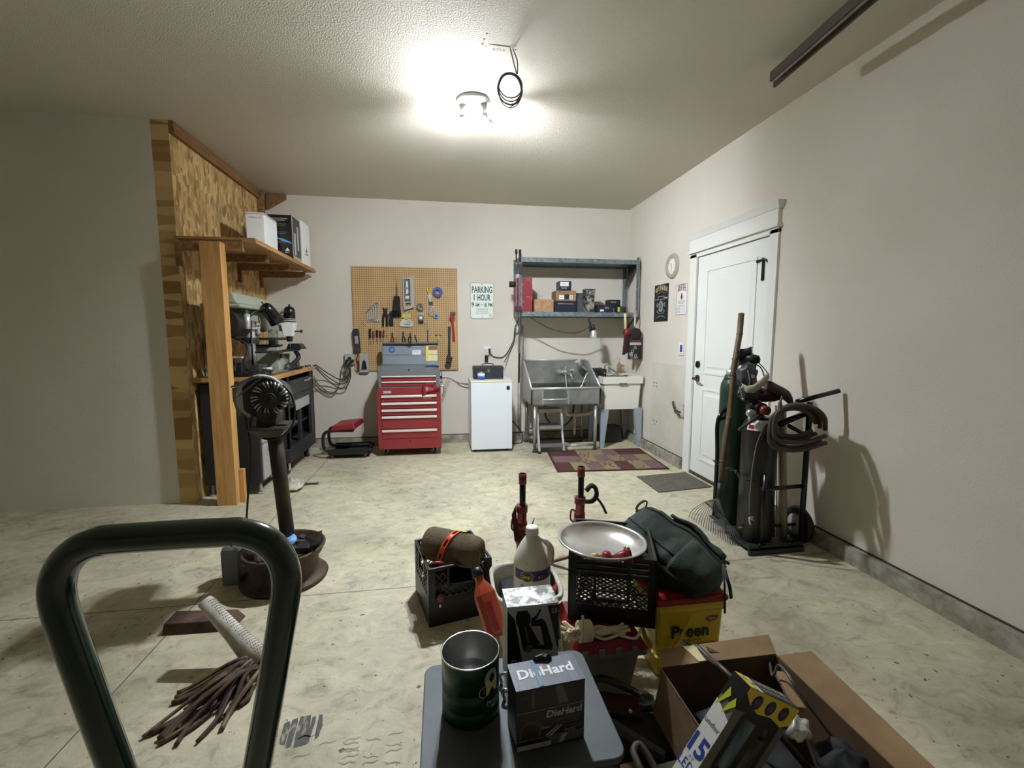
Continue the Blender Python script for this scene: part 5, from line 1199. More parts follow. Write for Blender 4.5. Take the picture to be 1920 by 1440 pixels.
for i in range(10):
    x, y = rc.x+rnd.uniform(-.12,.1), rc.y+rnd.uniform(-.11,.12); a = rnd.uniform(0,PI); L_ = rnd.uniform(.04,.08); z = .11+.008*i
    scrap('scrap_bar', '%s scrap bar, %s in the pile of metal inside the wheel rim' % (('rusty','dull','long','short','bright')[i%5], ('lowest','low','middle','upper','topmost')[i//2]), 'scrap', G(rnd.choice(('rust_steel','dark_steel','charcoal','steel'))).bar((x-L_*math.cos(a),y-L_*math.sin(a),z),(x+L_*math.cos(a),y+L_*math.sin(a),z+rnd.uniform(-.02,.03)),rnd.uniform(.02,.05),.008), group='scrap bars in the wheel rim')
# grey solvent can beside it
c = at(437, 1095, z=0)+Vector((-.005,.03,0))
t = Thing('solvent_can', 'grey metal solvent can with sloping shoulders left of the wheel rim', 'can', c)
w_, d2_ = .042, .075
t.part('body', G('grey').box(c.x-w_,c.x+w_,c.y-d2_*.6,c.y+d2_,0.0,.19).hexa([(c.x-w_,c.y-d2_*.6,.19),(c.x+w_,c.y-d2_*.6,.19),(c.x+w_,c.y+d2_,.19),(c.x-w_,c.y+d2_,.19),(c.x-.02,c.y+.02,.25),(c.x+.02,c.y+.02,.25),(c.x+.02,c.y+.06,.25),(c.x-.02,c.y+.06,.25)]), bev=.006); t.part('cap', G('black').cyl((c.x,c.y+.04,.25),(c.x,c.y+.04,.275),.018))
p0, p1 = at(420,1140,z=.02), at(464,1136,z=.02)
t = Thing('floor_block', 'dark wedge shaped metal block on the floor at the far left', 'block', (p0.x, p0.y, 0))
t.part('block', G('wood_brown').hexa([(-1.25,2.1,0),(-.955,2.09,0),(-.94,2.2,0),(-1.25,2.24,0),(-1.25,2.12,.045),(-.99,2.11,.045),(-.97,2.19,.045),(-1.25,2.22,.045)]), bev=.003)
# mop: perforated white head and brown strands
a, b = at(405, 1150, z=.19), at(489, 1243, z=.035)
d = (b-a); 
t = Thing('mop', 'white perforated plastic mop head with matted brown strands on the floor, lower left', 'mop', (b.x, b.y, 0))
a = b - d*1.25
g = G('white_dirty').tube([a, a.lerp(b,.5), b], [.028,.034,.047], 20)
t.part('head_cone', g)
g = G('trim_dark'); ax = (b-a).normalized(); e1 = ax.cross(Vector((0,0,1))).normalized(); e2 = e1.cross(ax)
if e2.z < 0: e2 = -e2
for i in range(26):
    f = .06+.9*i/26
    for k in range(-3, 4):
        an = PI/2+k*.22+(.11 if i % 2 else 0)+.35; r = (.028+(.047-.028)*f)*.99 if f > .5 else .0285+.011*f
        r = [.028,.034,.047][0]+(.006*f*2 if f < .5 else .006+.013*(f-.5)*2)
        n_ = e1*math.cos(an)+e2*math.sin(an); c = a.lerp(b, f)+n_*(r-.002); g.cyl(c, c+n_*.0028, .0022, n=6)
t.part('drain_hole', g)
rnd = random.Random(2)
for i in range(38):
    s = b+Vector((rnd.uniform(-.04,.03),rnd.uniform(-.03,.03),rnd.uniform(-.01,.02)))
    e = Vector((b.x-rnd.uniform(.0,.28), b.y-rnd.uniform(.06,.32), .008)); m1 = s.lerp(e,.4)+Vector((rnd.uniform(-.03,.03),0,.02+rnd.uniform(0,.03)))
    t.part('strand', G('wood_brown' if i % 3 else 'bamboo').curve([s, m1, s.lerp(e,.75)+Vector((rnd.uniform(-.03,.03),0,.004)), e], rnd.uniform(.006,.010), 6, 4))
# creeper seat
t = Thing('mechanic_seat', 'low red padded mechanic seat on a black tubular frame with tray and casters', 'stool', (-1.06, 5.2, 0))
s0 = .33
t.part('seat', G('red_dark').hexa([(-1.19,5.0,.31),(-.93,4.98,.33),(-.88,5.3,.35),(-1.15,5.32,.33),(-1.18,5.02,.36),(-.95,5.0,.385),(-.90,5.28,.40),(-1.14,5.3,.375)]).mat('black').hexa([(-1.17,5.02,.30),(-.95,5.0,.31),(-.92,5.28,.33),(-1.14,5.3,.32),(-1.17,5.02,.315),(-.95,5.0,.335),(-.92,5.28,.35),(-1.14,5.3,.335)]), bev=.014)
for y in (5.04, 5.3):
    t.part('frame_tube', G('black').curve([(-.96,y,.305),(-1.2,y,.305),(-1.27,y,.26),(-1.27,y,.13),(-1.2,y,.085),(-.9,y,.085),(-.78,y+(.0),.09)], .017))
t.part('tray', G('black').prism(rrect(-1.24,-.80,5.02,5.36,.06), .045, .055).box(-1.22,-.82,5.02,5.03,.055,.105).box(-1.22,-.82,5.35,5.36,.055,.105).box(-.81,-.80,5.08,5.3,.055,.105).mat('charcoal').box(-1.1,-.86,5.08,5.3,.056,.06))
for x, y in ((-1.19,5.06),(-.85,5.06),(-1.19,5.32),(-.85,5.32)):
    c = t.part('caster', G('steel').box(x-.02,x+.02,y-.02,y+.02,.036,.046)); t.part('wheel', G('red').cyl((x-.01,y-.01,.0235),(x+.01,y-.01,.0235),.0225,n=16), c)
# rag and stick on the floor
p = at(545, 915, z=0)
def ragf(a, b):
    x = p.x-.09+.2*a; y = p.y-.12+.26*b; n = noise.noise(Vector((a*4,b*4,1)))
    return (x+.02*n, y+.02*math.sin(7*a), .012+.05*max(0,math.sin(PI*a)*math.sin(PI*b))*(1+1.4*n)+.016*abs(math.sin(11*a+6*b)))
single('floor_rag', 'crumpled off-white rag on the floor beside the grinder post', 'rag', G('rag').sheet(ragf, 18, 18), (p.x,p.y,0), solid=.004)
a, b = at(553,912,z=.01), at(596,906,z=.01)
single('glove_scrap', 'flattened brown strip lying on the floor behind the crumpled rag', 'scrap', G('wood_brown').curve([a, a.lerp(b,.5)+Vector((0,.03,0)), b], [.012]*12+[.02], 8, flat=.5), (a.x,a.y,0))
# ---- green hand truck handle in the left foreground
def GT(u, v, y=.75): return at(u, v, y=y)
t = Thing('green_tube_handle', 'glossy dark green bent tube handle of a cart, close in the left foreground', 'handle', (-.45, .75, 0))
R0 = .0225
tp = [GT(420,998), GT(455,999), GT(492,1010), GT(520,1034), GT(535,1068), GT(537,1105), GT(531,1150), GT(518,1230), GT(500,1340), GT(482,1440)]
L0 = tp[0]; Lx = -.60
end = tp[-1]+(tp[-1]-tp[-2])*6.0
left = [Vector((Lx-.30+.345-.0, .75, .35)) ]
mir = [Vector((2*(-.42)-p.x, .75, p.z)) for p in tp[::-1]]
pts_ = [Vector((2*(-.42)-end.x, .75, .02))]+mir+tp+[Vector((end.x, .75, .02))]
t.part('tube', G('green_tube').curve(pts_, R0, 20, 5))

# ================================================================== right side: welding cart
cxL, cxR, cyF, cyB = 1.83, 2.19, 2.40, 2.86
t = Thing('welding_cart', 'black steel two-wheeled gas bottle cart standing beside the door', 'cart', (2.0, 2.6, 0))
t.part('base_plate', G('charcoal').box(cxL+.0, cxR, cyF-.02, 2.64, .03, .042).box(1.885, cxR, 2.64, 2.9, .03, .042).box(cxL-.01,cxR,cyF-.02,cyF-.01,.03,.06).box(cxL-.012,cxR,cyF-.03,cyF-.012,.0,.03), bev=.002)
g = G('black')
t.part('near_post', G('black_gloss').cyl((cxR-.005,cyF+.0,.0),(cxR-.005,cyF,.93),.016)); 
t.part('middle_post', G('black_gloss').cyl((cxL+.075,cyF-.015,.03),(cxL+.075,cyF-.015,.50),.012))
t.part('far_post', G('black_gloss').curve([(cxL+.0,cyB-.1,.10),(cxL-.005,cyB-.11,.5),(cxL-.01,cyB-.11,.77),(cxL+.1,cyB-.08,.86)], .013).cyl((cxL-.01,cyB-.11,.765),(cxL+.12,cyB-.1,.80),.011))
t.part('cross_bar', G('black_gloss').cyl((cxL+.06,cyF-.015,.41),(cxR,cyF-.0,.41),.013)); t.part('cross_bar', G('black_gloss').cyl((cxL+.06,cyF-.015,.055),(cxR,cyF,.055),.013))
t.part('top_bar', G('black_gloss').cyl((cxL+.16,cyF-.0,.80),(cxR+.02,cyF+.02,.87),.018).cyl((cxR-.08,cyF+.02,.93),(cxR+.15,cyF-.04,1.0),.014).cyl((cxR-.005,cyF,.72),(cxR-.14,cyF,.79),.012))
for y in (cyF+.1,):
    wh = t.part('wheel', G('black').lathe([(.07,-.02),(.105,-.025),(.118,-.012),(.118,.012),(.105,.025),(.07,.02)], (cxR+.06,y,.12), 32, Matrix.Rotation(PI/2,4,'Y')))
    t.part('hub', G('light_grey').lathe([(.0,-.022),(.075,-.018),(.075,.018),(.0,.022)], (cxR+.06,y,.12), 28, Matrix.Rotation(PI/2,4,'Y')), wh)
    t.part('axle', G('dark_steel').cyl((cxL,y,.12),(cxR+.09,y,.12),.01))
# tanks
def tank(name, label, cx, cy, r, z0, z1, mt, neck):
    t = Thing(name, label, 'gas bottle', (cx, cy, z0))
    t.part('body', G(mt).lathe([(r*.9,0),(r,.015),(r,z1-z0-.1),(r*.96,z1-z0-.06),(r*.8,z1-z0-.025),(r*.5,z1-z0-.004),(r*.3,z1-z0)], (cx,cy,z0), 36)); 
    return t
gx, gy = 1.972, 2.80
t = tank('gas_cylinder', 'tall dark green oxygen gas bottle at the back of the cart', gx, gy, .098, .043, 1.06, 'green_tank', 1)
t.part('collar', G('chrome_dull').cyl((gx-.02,gy,1.06),(gx-.02,gy,1.10),.05).cyl((gx-.02,gy,1.10),(gx-.02,gy,1.13),.03,.022)); t.part('cap_ring', G('green_tank').cyl((gx-.02,gy,1.02),(gx-.02,gy,1.062),.062,.055))
bxx, byy = 1.955, 2.52
t = tank('gas_cylinder', 'shorter black acetylene gas bottle with a white shoulder label at the cart front', bxx, byy, .103, .043, .83, 'black_tank', 1)
t.part('shoulder_label', G('white').add([(bxx+r*math.cos(a), byy+r*math.sin(a), z) for r, z in ((.1045,.752),(.0995,.785),(.082,.815)) for a in [math.radians(190+i*9) for i in range(9)]], [(k*9+i,k*9+i+1,(k+1)*9+i+1,(k+1)*9+i) for k in range(2) for i in range(8)], True).mat('tool_red').add([(bxx+r*math.cos(a), byy+r*math.sin(a), z) for r, z in ((.1052,.762),(.1002,.785)) for a in [math.radians(196+i*6) for i in range(4)]], [(i,i+1,5+i,4+i) for i in range(3)], True))
t.part('valve', G('gold').cyl((bxx,byy,.83),(bxx,byy,.88),.02).cyl((bxx-.05,byy,.865),(bxx+.02,byy,.865),.013)); t.part('valve_guard', G('steel').curve([(bxx-.04,byy-.03,.9),(bxx-.05,byy-.04,.935),(bxx+.06,byy-.03,.94)], .007))
p = at(1421, 775, y=2.42)
t = Thing('pressure_regulator', 'black gas regulator with a bright red knob on the shorter bottle', 'regulator', p)
wv = Vector((.12,-1,-.08)).normalized(); q = at(1436, 770, y=2.40)
t.part('body', G('black').cyl(q-wv*.08, q-wv*.025, .042, .04).cyl(q-wv*.06+Vector((-.02,0,0)), q-wv*.06+Vector((-.07,0,.01)), .02)); t.part('adjusting_knob', G('red').cyl(q-wv*.025, q+wv*.012, .030, .027, n=14)); t.part('knob_screw', G('dark_steel').cyl(q+wv*.012, q+wv*.016, .014))
t.part('gauge', G('chrome_dull').cyl(q+Vector((-.07,.05,-.02)), q+Vector((-.072,.02,-.02)), .024, n=20).cyl(q+Vector((-.04,.07,-.06)), q+Vector((-.045,.045,-.06)), .022, n=20))
# welding goggles / headlamp on top of the green bottle
p = at(1402, 668, y=2.72)
t = Thing('green_regulator', 'green and black regulator assembly on top of the tall green bottle', 'regulator', p)
q = at(1418, 675, y=2.68)
t.part('knob', G('green_dark').cyl(q-wv*.05+Vector((-.035,0,.01)), q+wv*.01, .034, .031, n=20)); t.part('knob_slot', G('black').cyl(q+wv*.01, q+wv*.012, .022).mat('green_dark').box(q.x-.004,q.x+.004,q.y-.03,q.y-.0,q.z-.02,q.z+.02))
b_ = at(1397, 668, y=2.74)
t.part('body', G('black').cyl(b_+Vector((-.02,.02,-.02)), b_+Vector((.03,-.04,-.02)), .042).box(b_.x-.06,b_.x+.03,b_.y-.03,b_.y+.03,b_.z-.01,b_.z+.05), bev=.008)
t.part('fins', G('dark_grey').bar(b_+Vector((-.08,0,-.02)),b_+Vector((-.0,0,.025)),.05,.008).bar(b_+Vector((-.07,0,.0)),b_+Vector((.02,0,.05)),.05,.008).bar(b_+Vector((-.04,-.03,.03)),b_+Vector((.02,-.03,.06)),.02,.01))
t.part('stem', G('gold').cyl((gx-.02,gy,1.12),(gx-.0,gy-.04,1.16),.02)); t.part('strap', G('black').curve([b_+Vector((.0,-.05,-.04)), b_+Vector((-.01,-.08,-.11)), b_+Vector((-.04,-.1,-.22))], .014, 8, flat=.5))
t.part('hanging_cord', G('black').curve([q+Vector((.0,0,-.03)), at(1427,690,y=2.66), at(1434,708,y=2.62)], .004).curve([q+Vector((.02,0,-.02)), at(1432,690,y=2.66), at(1440,701,y=2.62)], .003).cyl(q+Vector((-.005,0,-.03)), q+Vector((-.005,0,-.1)), .006))
# respirator, jacket, canvas strap
def lump(c, r, rr, seed, amp=.25, n=18, A=None):
    c = Vector(c); k = n; vs = []; fs = []
    for i in range(k+1):
        th = PI*i/k
        for j in range(2*k):
            ph = PI*j/k; d = Vector((math.sin(th)*math.cos(ph), math.sin(th)*math.sin(ph), math.cos(th)))
            s = r*(1+amp*noise.noise(d*1.8+Vector((seed,0,0)))+amp*.4*noise.noise(d*5+Vector((0,seed,0))))
            v = Vector((d.x*rr[0]*s, d.y*rr[1]*s, d.z*rr[2]*s)); vs.append(c+((A@v) if A else v))
    for i in range(k):
        for j in range(2*k): fs.append((i*2*k+j, i*2*k+(j+1) % (2*k), (i+1)*2*k+(j+1) % (2*k), (i+1)*2*k+j))
    return vs, fs
p = at(1408, 705, y=2.60)
t = Thing('respirator_bag', 'dark grey cloth hood with a small pale label hanging off the bottle tops', 'hood', p)
t.part('hood', G('dark_grey').add(*lump(p+Vector((0,.04,-.01)), .085, (.8,.6,1.05), 3), True)); t.part('cord', G('cloth_grey').curve([at(1402,695,y=2.53), at(1406,712,y=2.5), at(1405,722,y=2.5)], .004))
t.part('tag', G('print_grey').hexa([at(1409,702,y=2.535),at(1415,703,y=2.535),at(1417,709,y=2.53),at(1411,709,y=2.53)]+[v+Vector((0,.004,0)) for v in (at(1409,702,y=2.535),at(1415,703,y=2.535),at(1417,709,y=2.53),at(1411,709,y=2.53))]))
t = Thing('canvas_strap', 'pale canvas strip draped in a curve over the bottle tops', 'strap', at(1425,725,y=2.47))
cs = [at(u, v, y=y_) for u, v, y_ in ((1390,722,2.5),(1400,730,2.46),(1413,729,2.44),(1428,718,2.44),(1440,706,2.46))]
g = G('rope'); W_ = [.012,.02,.024,.028,.024]
def strapf(a, b):
    i = min(3, int(a*4)); f = a*4-i; c = cs[i].lerp(cs[i+1], f); w_ = W_[i]*(1-f)+W_[i+1]*f
    return c+Vector((0,-.01*math.sin(PI*b),(b-.5)*2*w_))
t.part('strap', G('cloth_grey').mat('taupe').sheet(strapf, 16, 4), solid=.005)
p = at(1425, 742, y=2.50)
t = Thing('leather_jacket', 'crumpled dark maroon and brown welding jacket draped over the cart', 'jacket', p)
t.part('jacket_body', G('maroon').add(*lump(p+Vector((.04,.03,.0)), .11, (1.25,.7,.42), 9, .35), True).mat('cloth_grey')); 
t.part('collar', G('charcoal').add(*lump(at(1404,737,y=2.5), .06, (1.2,.8,.75), 5, .3), True)); t.part('strap_tab', G('grey').bar(at(1391,728,y=2.44), at(1394,744,y=2.44), .022, .01)); t.part('snap', G('light_grey').sph(at(1392,726,y=2.43), .008, 8).sph(at(1393,748,y=2.43), .008, 8))
sl = [at(u, v, y=2.45) for u, v in ((1438,722),(1455,730),(1472,740),(1483,755))]
t.part('sleeve', G('hose').curve(sl, [.028,.030,.032,.032,.03,.03,.03,.03,.03,.03,.03,.03,.03,.028,.026,.024,.02,.018,.016], 14))
# hoses
t = Thing('welding_hose', 'coil of thick brown-grey welding hose hung on the cart', 'hose', at(1485,780,y=2.4))
for i, (cu, cv, ru, rv) in enumerate(((1490,790,40,28),(1494,796,44,38),(1488,788,34,22),(1496,800,52,40),(1500,792,48,32))):
    pts = [at(cu+ru*math.cos(math.radians(a)), cv-rv*math.sin(math.radians(a)), y=2.38-.02*i) for a in range(-10, 190, 25)]
    t.part('loop', G('hose').curve(pts+[at(cu-ru+3, cv+rv*.7+8, y=2.38-.02*i), at(cu+4, cv+rv*.8+12, y=2.37-.02*i), at(cu+ru, cv+rv*.6+6, y=2.37-.02*i)], .0125, 8, closed=False))
single('rusty_bracket', 'rusty pale brown bent rod hooked over the hoses', 'rod', G('bamboo').curve([at(1467,743,y=2.3), at(1463,755,y=2.3), at(1464,770,y=2.3), at(1462,788,y=2.32)], [.006]*6+[.01]*7+[.006]*6), at(1464,770,y=2.3))
# long rods standing between bottle and near post
for i, (u, mt, lb, r) in enumerate(((1449,'red_dark','thin dark red rod standing upright behind the cart frame',.006),(1455,'chrome_dull','bright thin welding rod standing upright in the cart',.004),(1459,'chrome_dull','second bright welding rod, just right of the first',.004),(1467,'taupe','thick beige pole standing upright inside the cart near the post',.022))):
    a_, b_ = at(u, 760 if i else 790, y=2.52), at(u+2, 1005, y=2.50); b_.z = .045
    single('upright_rod', lb, 'rod', G(mt).cyl(b_, (a_.x, 2.52, a_.z), r, n=12), b_, 'rods standing in the cart' if i in (1,2) else None)
# chain
cp = [at(u, v, y=y_) for u, v, y_ in ((1341,866,2.74),(1351,872,2.72),(1362,878,2.68),(1378,882,2.64),(1388,895,2.5),(1400,900,2.42),(1418,903,2.40))]
t = Thing('safety_chain', 'steel safety chain looped across the front of both gas bottles', 'chain', cp[3])
L_ = []
for i in range(len(cp)-1):
    n_ = max(2, int((cp[i+1]-cp[i]).length/.026)); L_ += [(cp[i].lerp(cp[i+1], k/n_), (cp[i+1]-cp[i]).normalized()) for k in range(n_)]
for k, (c, d) in enumerate(L_):
    s_ = d.cross(Vector((0,-1,0) if k % 2 else (0,0,1))).normalized()
    t.part('link', G('dark_steel').tube([c+d*.016*math.cos(a)+s_*.0085*math.sin(a) for a in [2*PI*j/12 for j in range(12)]], .0032, 6, closed=True))
# torch lighter cord
t = Thing('hanging_striker', 'thin grey cord with a steel striker hanging down in front of the black bottle', 'cord', at(1408,980,y=2.38))
t.part('cord', G('cloth_grey').curve([at(1445,800,y=2.40), at(1428,818,y=2.38), at(1420,830,y=2.38), at(1412,870,y=2.38), at(1406,930,y=2.38), at(1405,966,y=2.38)], .0035, 6)); t.part('striker', G('chrome_dull').curve([at(1412,970,y=2.38), at(1405,971,y=2.37), at(1407,984,y=2.37)], .005).cyl(at(1405,971,y=2.37), at(1414,976,y=2.37), .004))
t.part('torch_handle', G('dark_steel').bar(at(1385,806,y=2.40), at(1424,779,y=2.40), .014, .014))
single('hose_fitting', 'small brass and black hose end tied to the front post of the cart', 'fitting', G('dark_steel').curve([at(1425,823,y=2.38), at(1438,800,y=2.38), at(1452,790,y=2.38), at(1462,768,y=2.38)], .012), at(1438,800,y=2.38))

# ---- rake
top, bot = at(1390, 588, y=2.80), at(1351, 905, y=2.58)
t = Thing('leaf_rake', 'spring tine leaf rake with long weathered bamboo handle leaning on the cart', 'rake', (bot.x, bot.y, 0))
pts = [top.lerp(bot, k/8)+Vector((.006*math.sin(k*1.7),0,0)) for k in range(9)]
t.part('handle', G('bamboo').tube(pts, [.019,.0185,.018,.019,.018,.0185,.018,.018,.017], 12))
for k in (1,3,5,7): t.part('node_ring', G('bamboo').cyl(pts[k]-Vector((0,0,.006)), pts[k]+Vector((0,0,.006)), .0205))
t.part('socket', G('charcoal').cyl(bot, bot+(bot-top).normalized()*.10, .018, .014))
hb = bot+(bot-top).normalized()*.10
e0, e1 = at(1290, 968, z=.004), at(1395, 1030, z=.004)
c0, c1 = at(1322, 941, z=.12), at(1363, 975, z=.14)
NT = 24
for i in range(NT):
    f = i/(NT-1); mid = c0.lerp(c1, f); 
    if i == 0: end = e0
    else: end = at(1290+(1398-1290)*f**.9 if i else 0, 972+62*f**.75+0, z=.004)
    end = at(1292+104*f, 970+68*f-14*max(0,f-.75)/.25, z=.004)
    dirn = (end-mid)
    k1 = mid+dirn*.75+Vector((0,0,.03)); 
    t.part('tine', G('wire').curve([hb, mid, k1, end+Vector((0,0,.012)), end], .0022, 6, 4))
t.part('spreader_bar', G('dark_steel').bar(c0, c1, .012, .006)); t.part('spring_brace', G('navy').bar(at(1340,938,y=2.68), at(1343,968,y=2.6), .010, .006).bar(at(1341,968,y=2.6), at(1350,972,y=2.58), .012, .012), label='blue tension bracket')

# ================================================================== foreground
def lattice(g, T, x0, x1, y0, y1, pitch, w, th):
    """diagonal strips clipped to the rectangle, in the local xy plane of T"""
    g.fr(T); W, Hh = x1-x0, y1-y0
    for s in (1, -1):
        k = -int(Hh/pitch)-1
        while k*pitch < W:
            a = k*pitch
            # line x = a + t, y = t (s=1) or y = Hh - t (s=-1)
            t0, t1 = max(0, -a), min(Hh, W-a)
            if t1-t0 > pitch*.15:
                p = (x0+a+t0, y0+(t0 if s > 0 else Hh-t0), 0); q = (x0+a+t1, y0+(t1 if s > 0 else Hh-t1), 0)
                g.bar(p, q, w, th, (0,0,1))
            k += 1
    g.fr(Matrix.Identity(4))
def crate(label, T, W, Dp, Hh, bands=1, pitch=.034, low=.065):
    """milk crate; T places its base centre"""
    c = T.to_translation(); t = Thing('milk_crate', label, 'crate', c); hw, hd = W/2, Dp/2
    g = G('black_plastic', T)
    for i in range(bands):
        z = Hh-.012-i*.022; e = .004 if i else .0
        for a in ((-hw,hw,-hd,-hd+.012),(-hw,hw,hd-.012,hd),(-hw,-hw+.012,-hd+.012,hd-.012),(hw-.012,hw,-hd+.012,hd-.012)):
            g.box(a[0]+0, a[1], a[2], a[3], z, z+.012)
    t.part('rim', g, bev=.002)
    for sx in (-1, 1):
        for sy in (-1, 1):
            g = G('black_plastic', T)
            g.box(min(sx*hw,sx*(hw-.03)), max(sx*hw,sx*(hw-.03)), min(sy*hd,sy*(hd-.006)), max(sy*hd,sy*(hd-.006)), 0, Hh-.012)
            g.box(min(sx*hw,sx*(hw-.006)), max(sx*hw,sx*(hw-.006)), min(sy*hd,sy*(hd-.03)), max(sy*hd,sy*(hd-.03)), 0, Hh-.012)
            t.part('corner_post', g)
    zt_ = Hh-.02-bands*.022
    for k, (o, X, L) in enumerate((((0,-hd+.003,0),(1,0,0),W), ((0,hd-.003,0),(1,0,0),W), ((-hw+.003,0,0),(0,1,0),Dp), ((hw-.003,0,0),(0,1,0),Dp))):
        F_ = T @ frame(o, X, (0,0,1)); l = L/2
        g = G('black_plastic', F_)
        g.box(-l+.03, l-.03, 0, low, -.003, .003)      # lower solid band
        g.box(-l+.03, l-.03, .12, .126, -.003, .003)
        g.box(-.065, -.055, zt_-.06, Hh-.01, -.003, .003).box(.055, .065, zt_-.06, Hh-.01, -.003, .003).box(-.065, .065, zt_-.066, zt_-.056, -.006, .006)
        lattice(g, F_, -l+.03, l-.03, low, zt_-.06, pitch, .004, .006)
        lattice(g, F_, -l+.03, -.065, zt_-.06, zt_+.01, pitch, .004, .006); lattice(g, F_, .065, l-.03, zt_-.06, zt_+.01, pitch, .004, .006)
        t.part('side_panel', g)
    g = G('black_plastic'); lattice(g, T @ frame((0,0,.006), (1,0,0), (0,1,0)), -hw+.01, hw-.01, -hd+.01, hd-.01, .03, .005, .006)
    t.part('base_grid', g)
    return t
# left crate on the floor
A_ = at(803,1068,z=.28); B_ = at(924,1044,z=.28); ang = math.atan2(B_.y-A_.y, B_.x-A_.x)
X_ = Vector((math.cos(ang), math.sin(ang), 0)); N_ = Vector((-X_.y, X_.x, 0))
C1 = (A_+X_*.152+N_*.165); C1.z = 0
T1 = frame(C1, X_, N_)
crate('black milk crate on the floor holding the rolled brown blanket', T1, .305, .33, .28, 1, .03, .13)
# rolled blanket with orange strap
p, q = at(806,1010,y=2.13), at(898,1036,y=2.04)
p, q = Vector((-.10,2.22,.31)), Vector((.215,2.16,.285))
p, q = at(810,1018,y=2.17), at(893,1036,y=2.06)
ax = (q-p).normalized(); R_ = .078
t = Thing('rolled_blanket', 'rolled olive brown blanket resting in the left crate', 'blanket', (p+q)/2)
AX = frame(p, Vector((0,0,1)).cross(ax), None, ax)
L = (q-p).length; prof = [(.0,-.028),(.05,-.03),(.07,-.024),(R_,-.005),(R_*1.02,L*.3),(R_*.98,L*.5),(R_*1.0,L*.8),(R_*.93,L+.0),(R_*.8,L+.02),(.045,L+.028),(.0,L+.02)]
t.part('roll', G('olive').fr(AX).lathe(prof, (0,0,0), 36))
g = G('olive', AX); pts = [( (.012+.0105*a)*math.cos(a), (.012+.0105*a)*math.sin(a), L+.027) for a in [i*.4 for i in range(15)]]
t.part('fold_edge', g.tube(pts, .004, 6))
t = Thing('rubber_strap', 'orange punched rubber strap with a round grip around the blanket', 'strap', p.lerp(q,.5))
g = G('orange_strap', AX); wd = .014
def band(a, r, z): return (r*math.cos(a), r*math.sin(a), z)
zc = L*.46; r_ = R_+.004
# direction facing the camera/up
up = (AX.to_3x3().inverted() @ Vector((0,0,1))); cam_d = (AX.to_3x3().inverted() @ Vector((0,-1,0)))
a_up = math.atan2(up.y, up.x); a_cam = math.atan2(cam_d.y, cam_d.x)
da = (a_cam-a_up+PI) % (2*PI)-PI
n_ = 18; vs = []
for i in range(n_+1):
    a = a_up-da*.25+da*1.6*i/n_; z0 = zc+.03*(1-i/n_)*-1*-1-.03*i/n_
    for w_ in (-wd, -wd*.45, wd*.45, wd): vs.append(band(a, r_, z0+w_))
fs = []
for i in range(n_):
    for j in (0, 1, 2):
        if j == 1 and i % 6 in (2, 3, 4): continue
        k = i*4+j; fs.append((k, k+1, k+5, k+4))
t.part('strap', g.add(vs, fs, True), solid=.003)
e = AX @ Vector(band(a_up-da*.25+da*1.6, r_+.012, zc-.03)); 
c = at(844,1036,y=e.y-.01); c = Vector((e.x-.005, e.y-.012, e.z-.0))
t.part('ring_grip', G('red').curve([c+Vector((.030*math.cos(a)*1.25, -.016*math.sin(a)*1.0-.012, .026*math.sin(a)-.004)) for a in [2*PI*k/10 for k in range(10)]], .0075, 8, closed=True))
t.part('green_tag', G('lime').add([AX @ Vector(band(a_up-da*.3+da*.1*i, r_+.003, zc+.015+w_)) for i in range(3) for w_ in (.0,.05)], [(0,1,3,2),(2,3,5,4)]))
p = at(826,1122,y=1.965)
single('red_toggle', 'small red plastic toggle poking through the left crate front', 'toggle', G('red').sph(p, .014, 12, (1,1,1.4)).mat('white').box(p.x-.006,p.x+.002,p.y-.016,p.y-.008,p.z-.034,p.z-.024), p)
t = Thing('bottle_in_crate', 'dark glossy bottles lying inside the left crate under the blanket', 'bottle', C1+Vector((0,0,.01)))
t.part('body', G('black_gloss').cyl(C1+Vector((-.11,.0,.05)), C1+Vector((.08,.0,.05)), .04)); t.part('cap', G('chrome').cyl(C1+Vector((-.13,-.1,.2)), C1+Vector((-.13,-.1,.215)), .012).cyl(C1+Vector((-.125,-.06,.21)), C1+Vector((-.125,-.06,.222)), .012), label='chrome cap')
# small chrome item near crate left rim

# white tub with jug and oil bottle
tx, ty = .345, 1.86
t = Thing('white_tub', 'square white bucket with rounded rim between the two crates', 'bucket', (tx, ty, 0))
AT = rotz(.05, (0,0,0))
t.part('bucket', G('white_dirty').lathe([(.108,.0),(.116,.004),(.134,.24),(.149,.242),(.151,.262),(.137,.262),(.133,.242),(.112,.012),(.0,.012)], (tx,ty,0), 48, None, sq=4.5, sy=1.1))
g = G('tool_red')
for x0, x1 in ((-.115,-.09),(-.075,-.065)):
    g.hexa([(tx+x0*.85,ty-.1215,.02),(tx+x1*.85,ty-.1215,.02),(tx+x1*.85,ty-.115,.02),(tx+x0*.85,ty-.115,.02),(tx+x0,ty-.1485,.235),(tx+x1,ty-.1485,.235),(tx+x1,ty-.142,.235),(tx+x0,ty-.142,.235)])
t.part('printed_stripe', g, label='red printed stripes')
jx_, jy_ = .363, 1.80
jb = .222
t = Thing('cleaner_jug', 'dusty white gallon jug with a purple band and yellow oval, in the white tub', 'jug', (jx_, jy_, jb))
g = G('jug'); g.lathe([(.0,.0),(.070,.0),(.078,.008),(.078,.150),(.077,.165),(.066,.20),(.048,.235),(.030,.262),(.024,.27),(.024,.285)], (jx_,jy_,jb), 44)
body = t.part('body', g)
hx = Vector((.72,-.45,0)).normalized()
hp = lambda r, z: Vector((jx_,jy_,jb+z))+hx*r
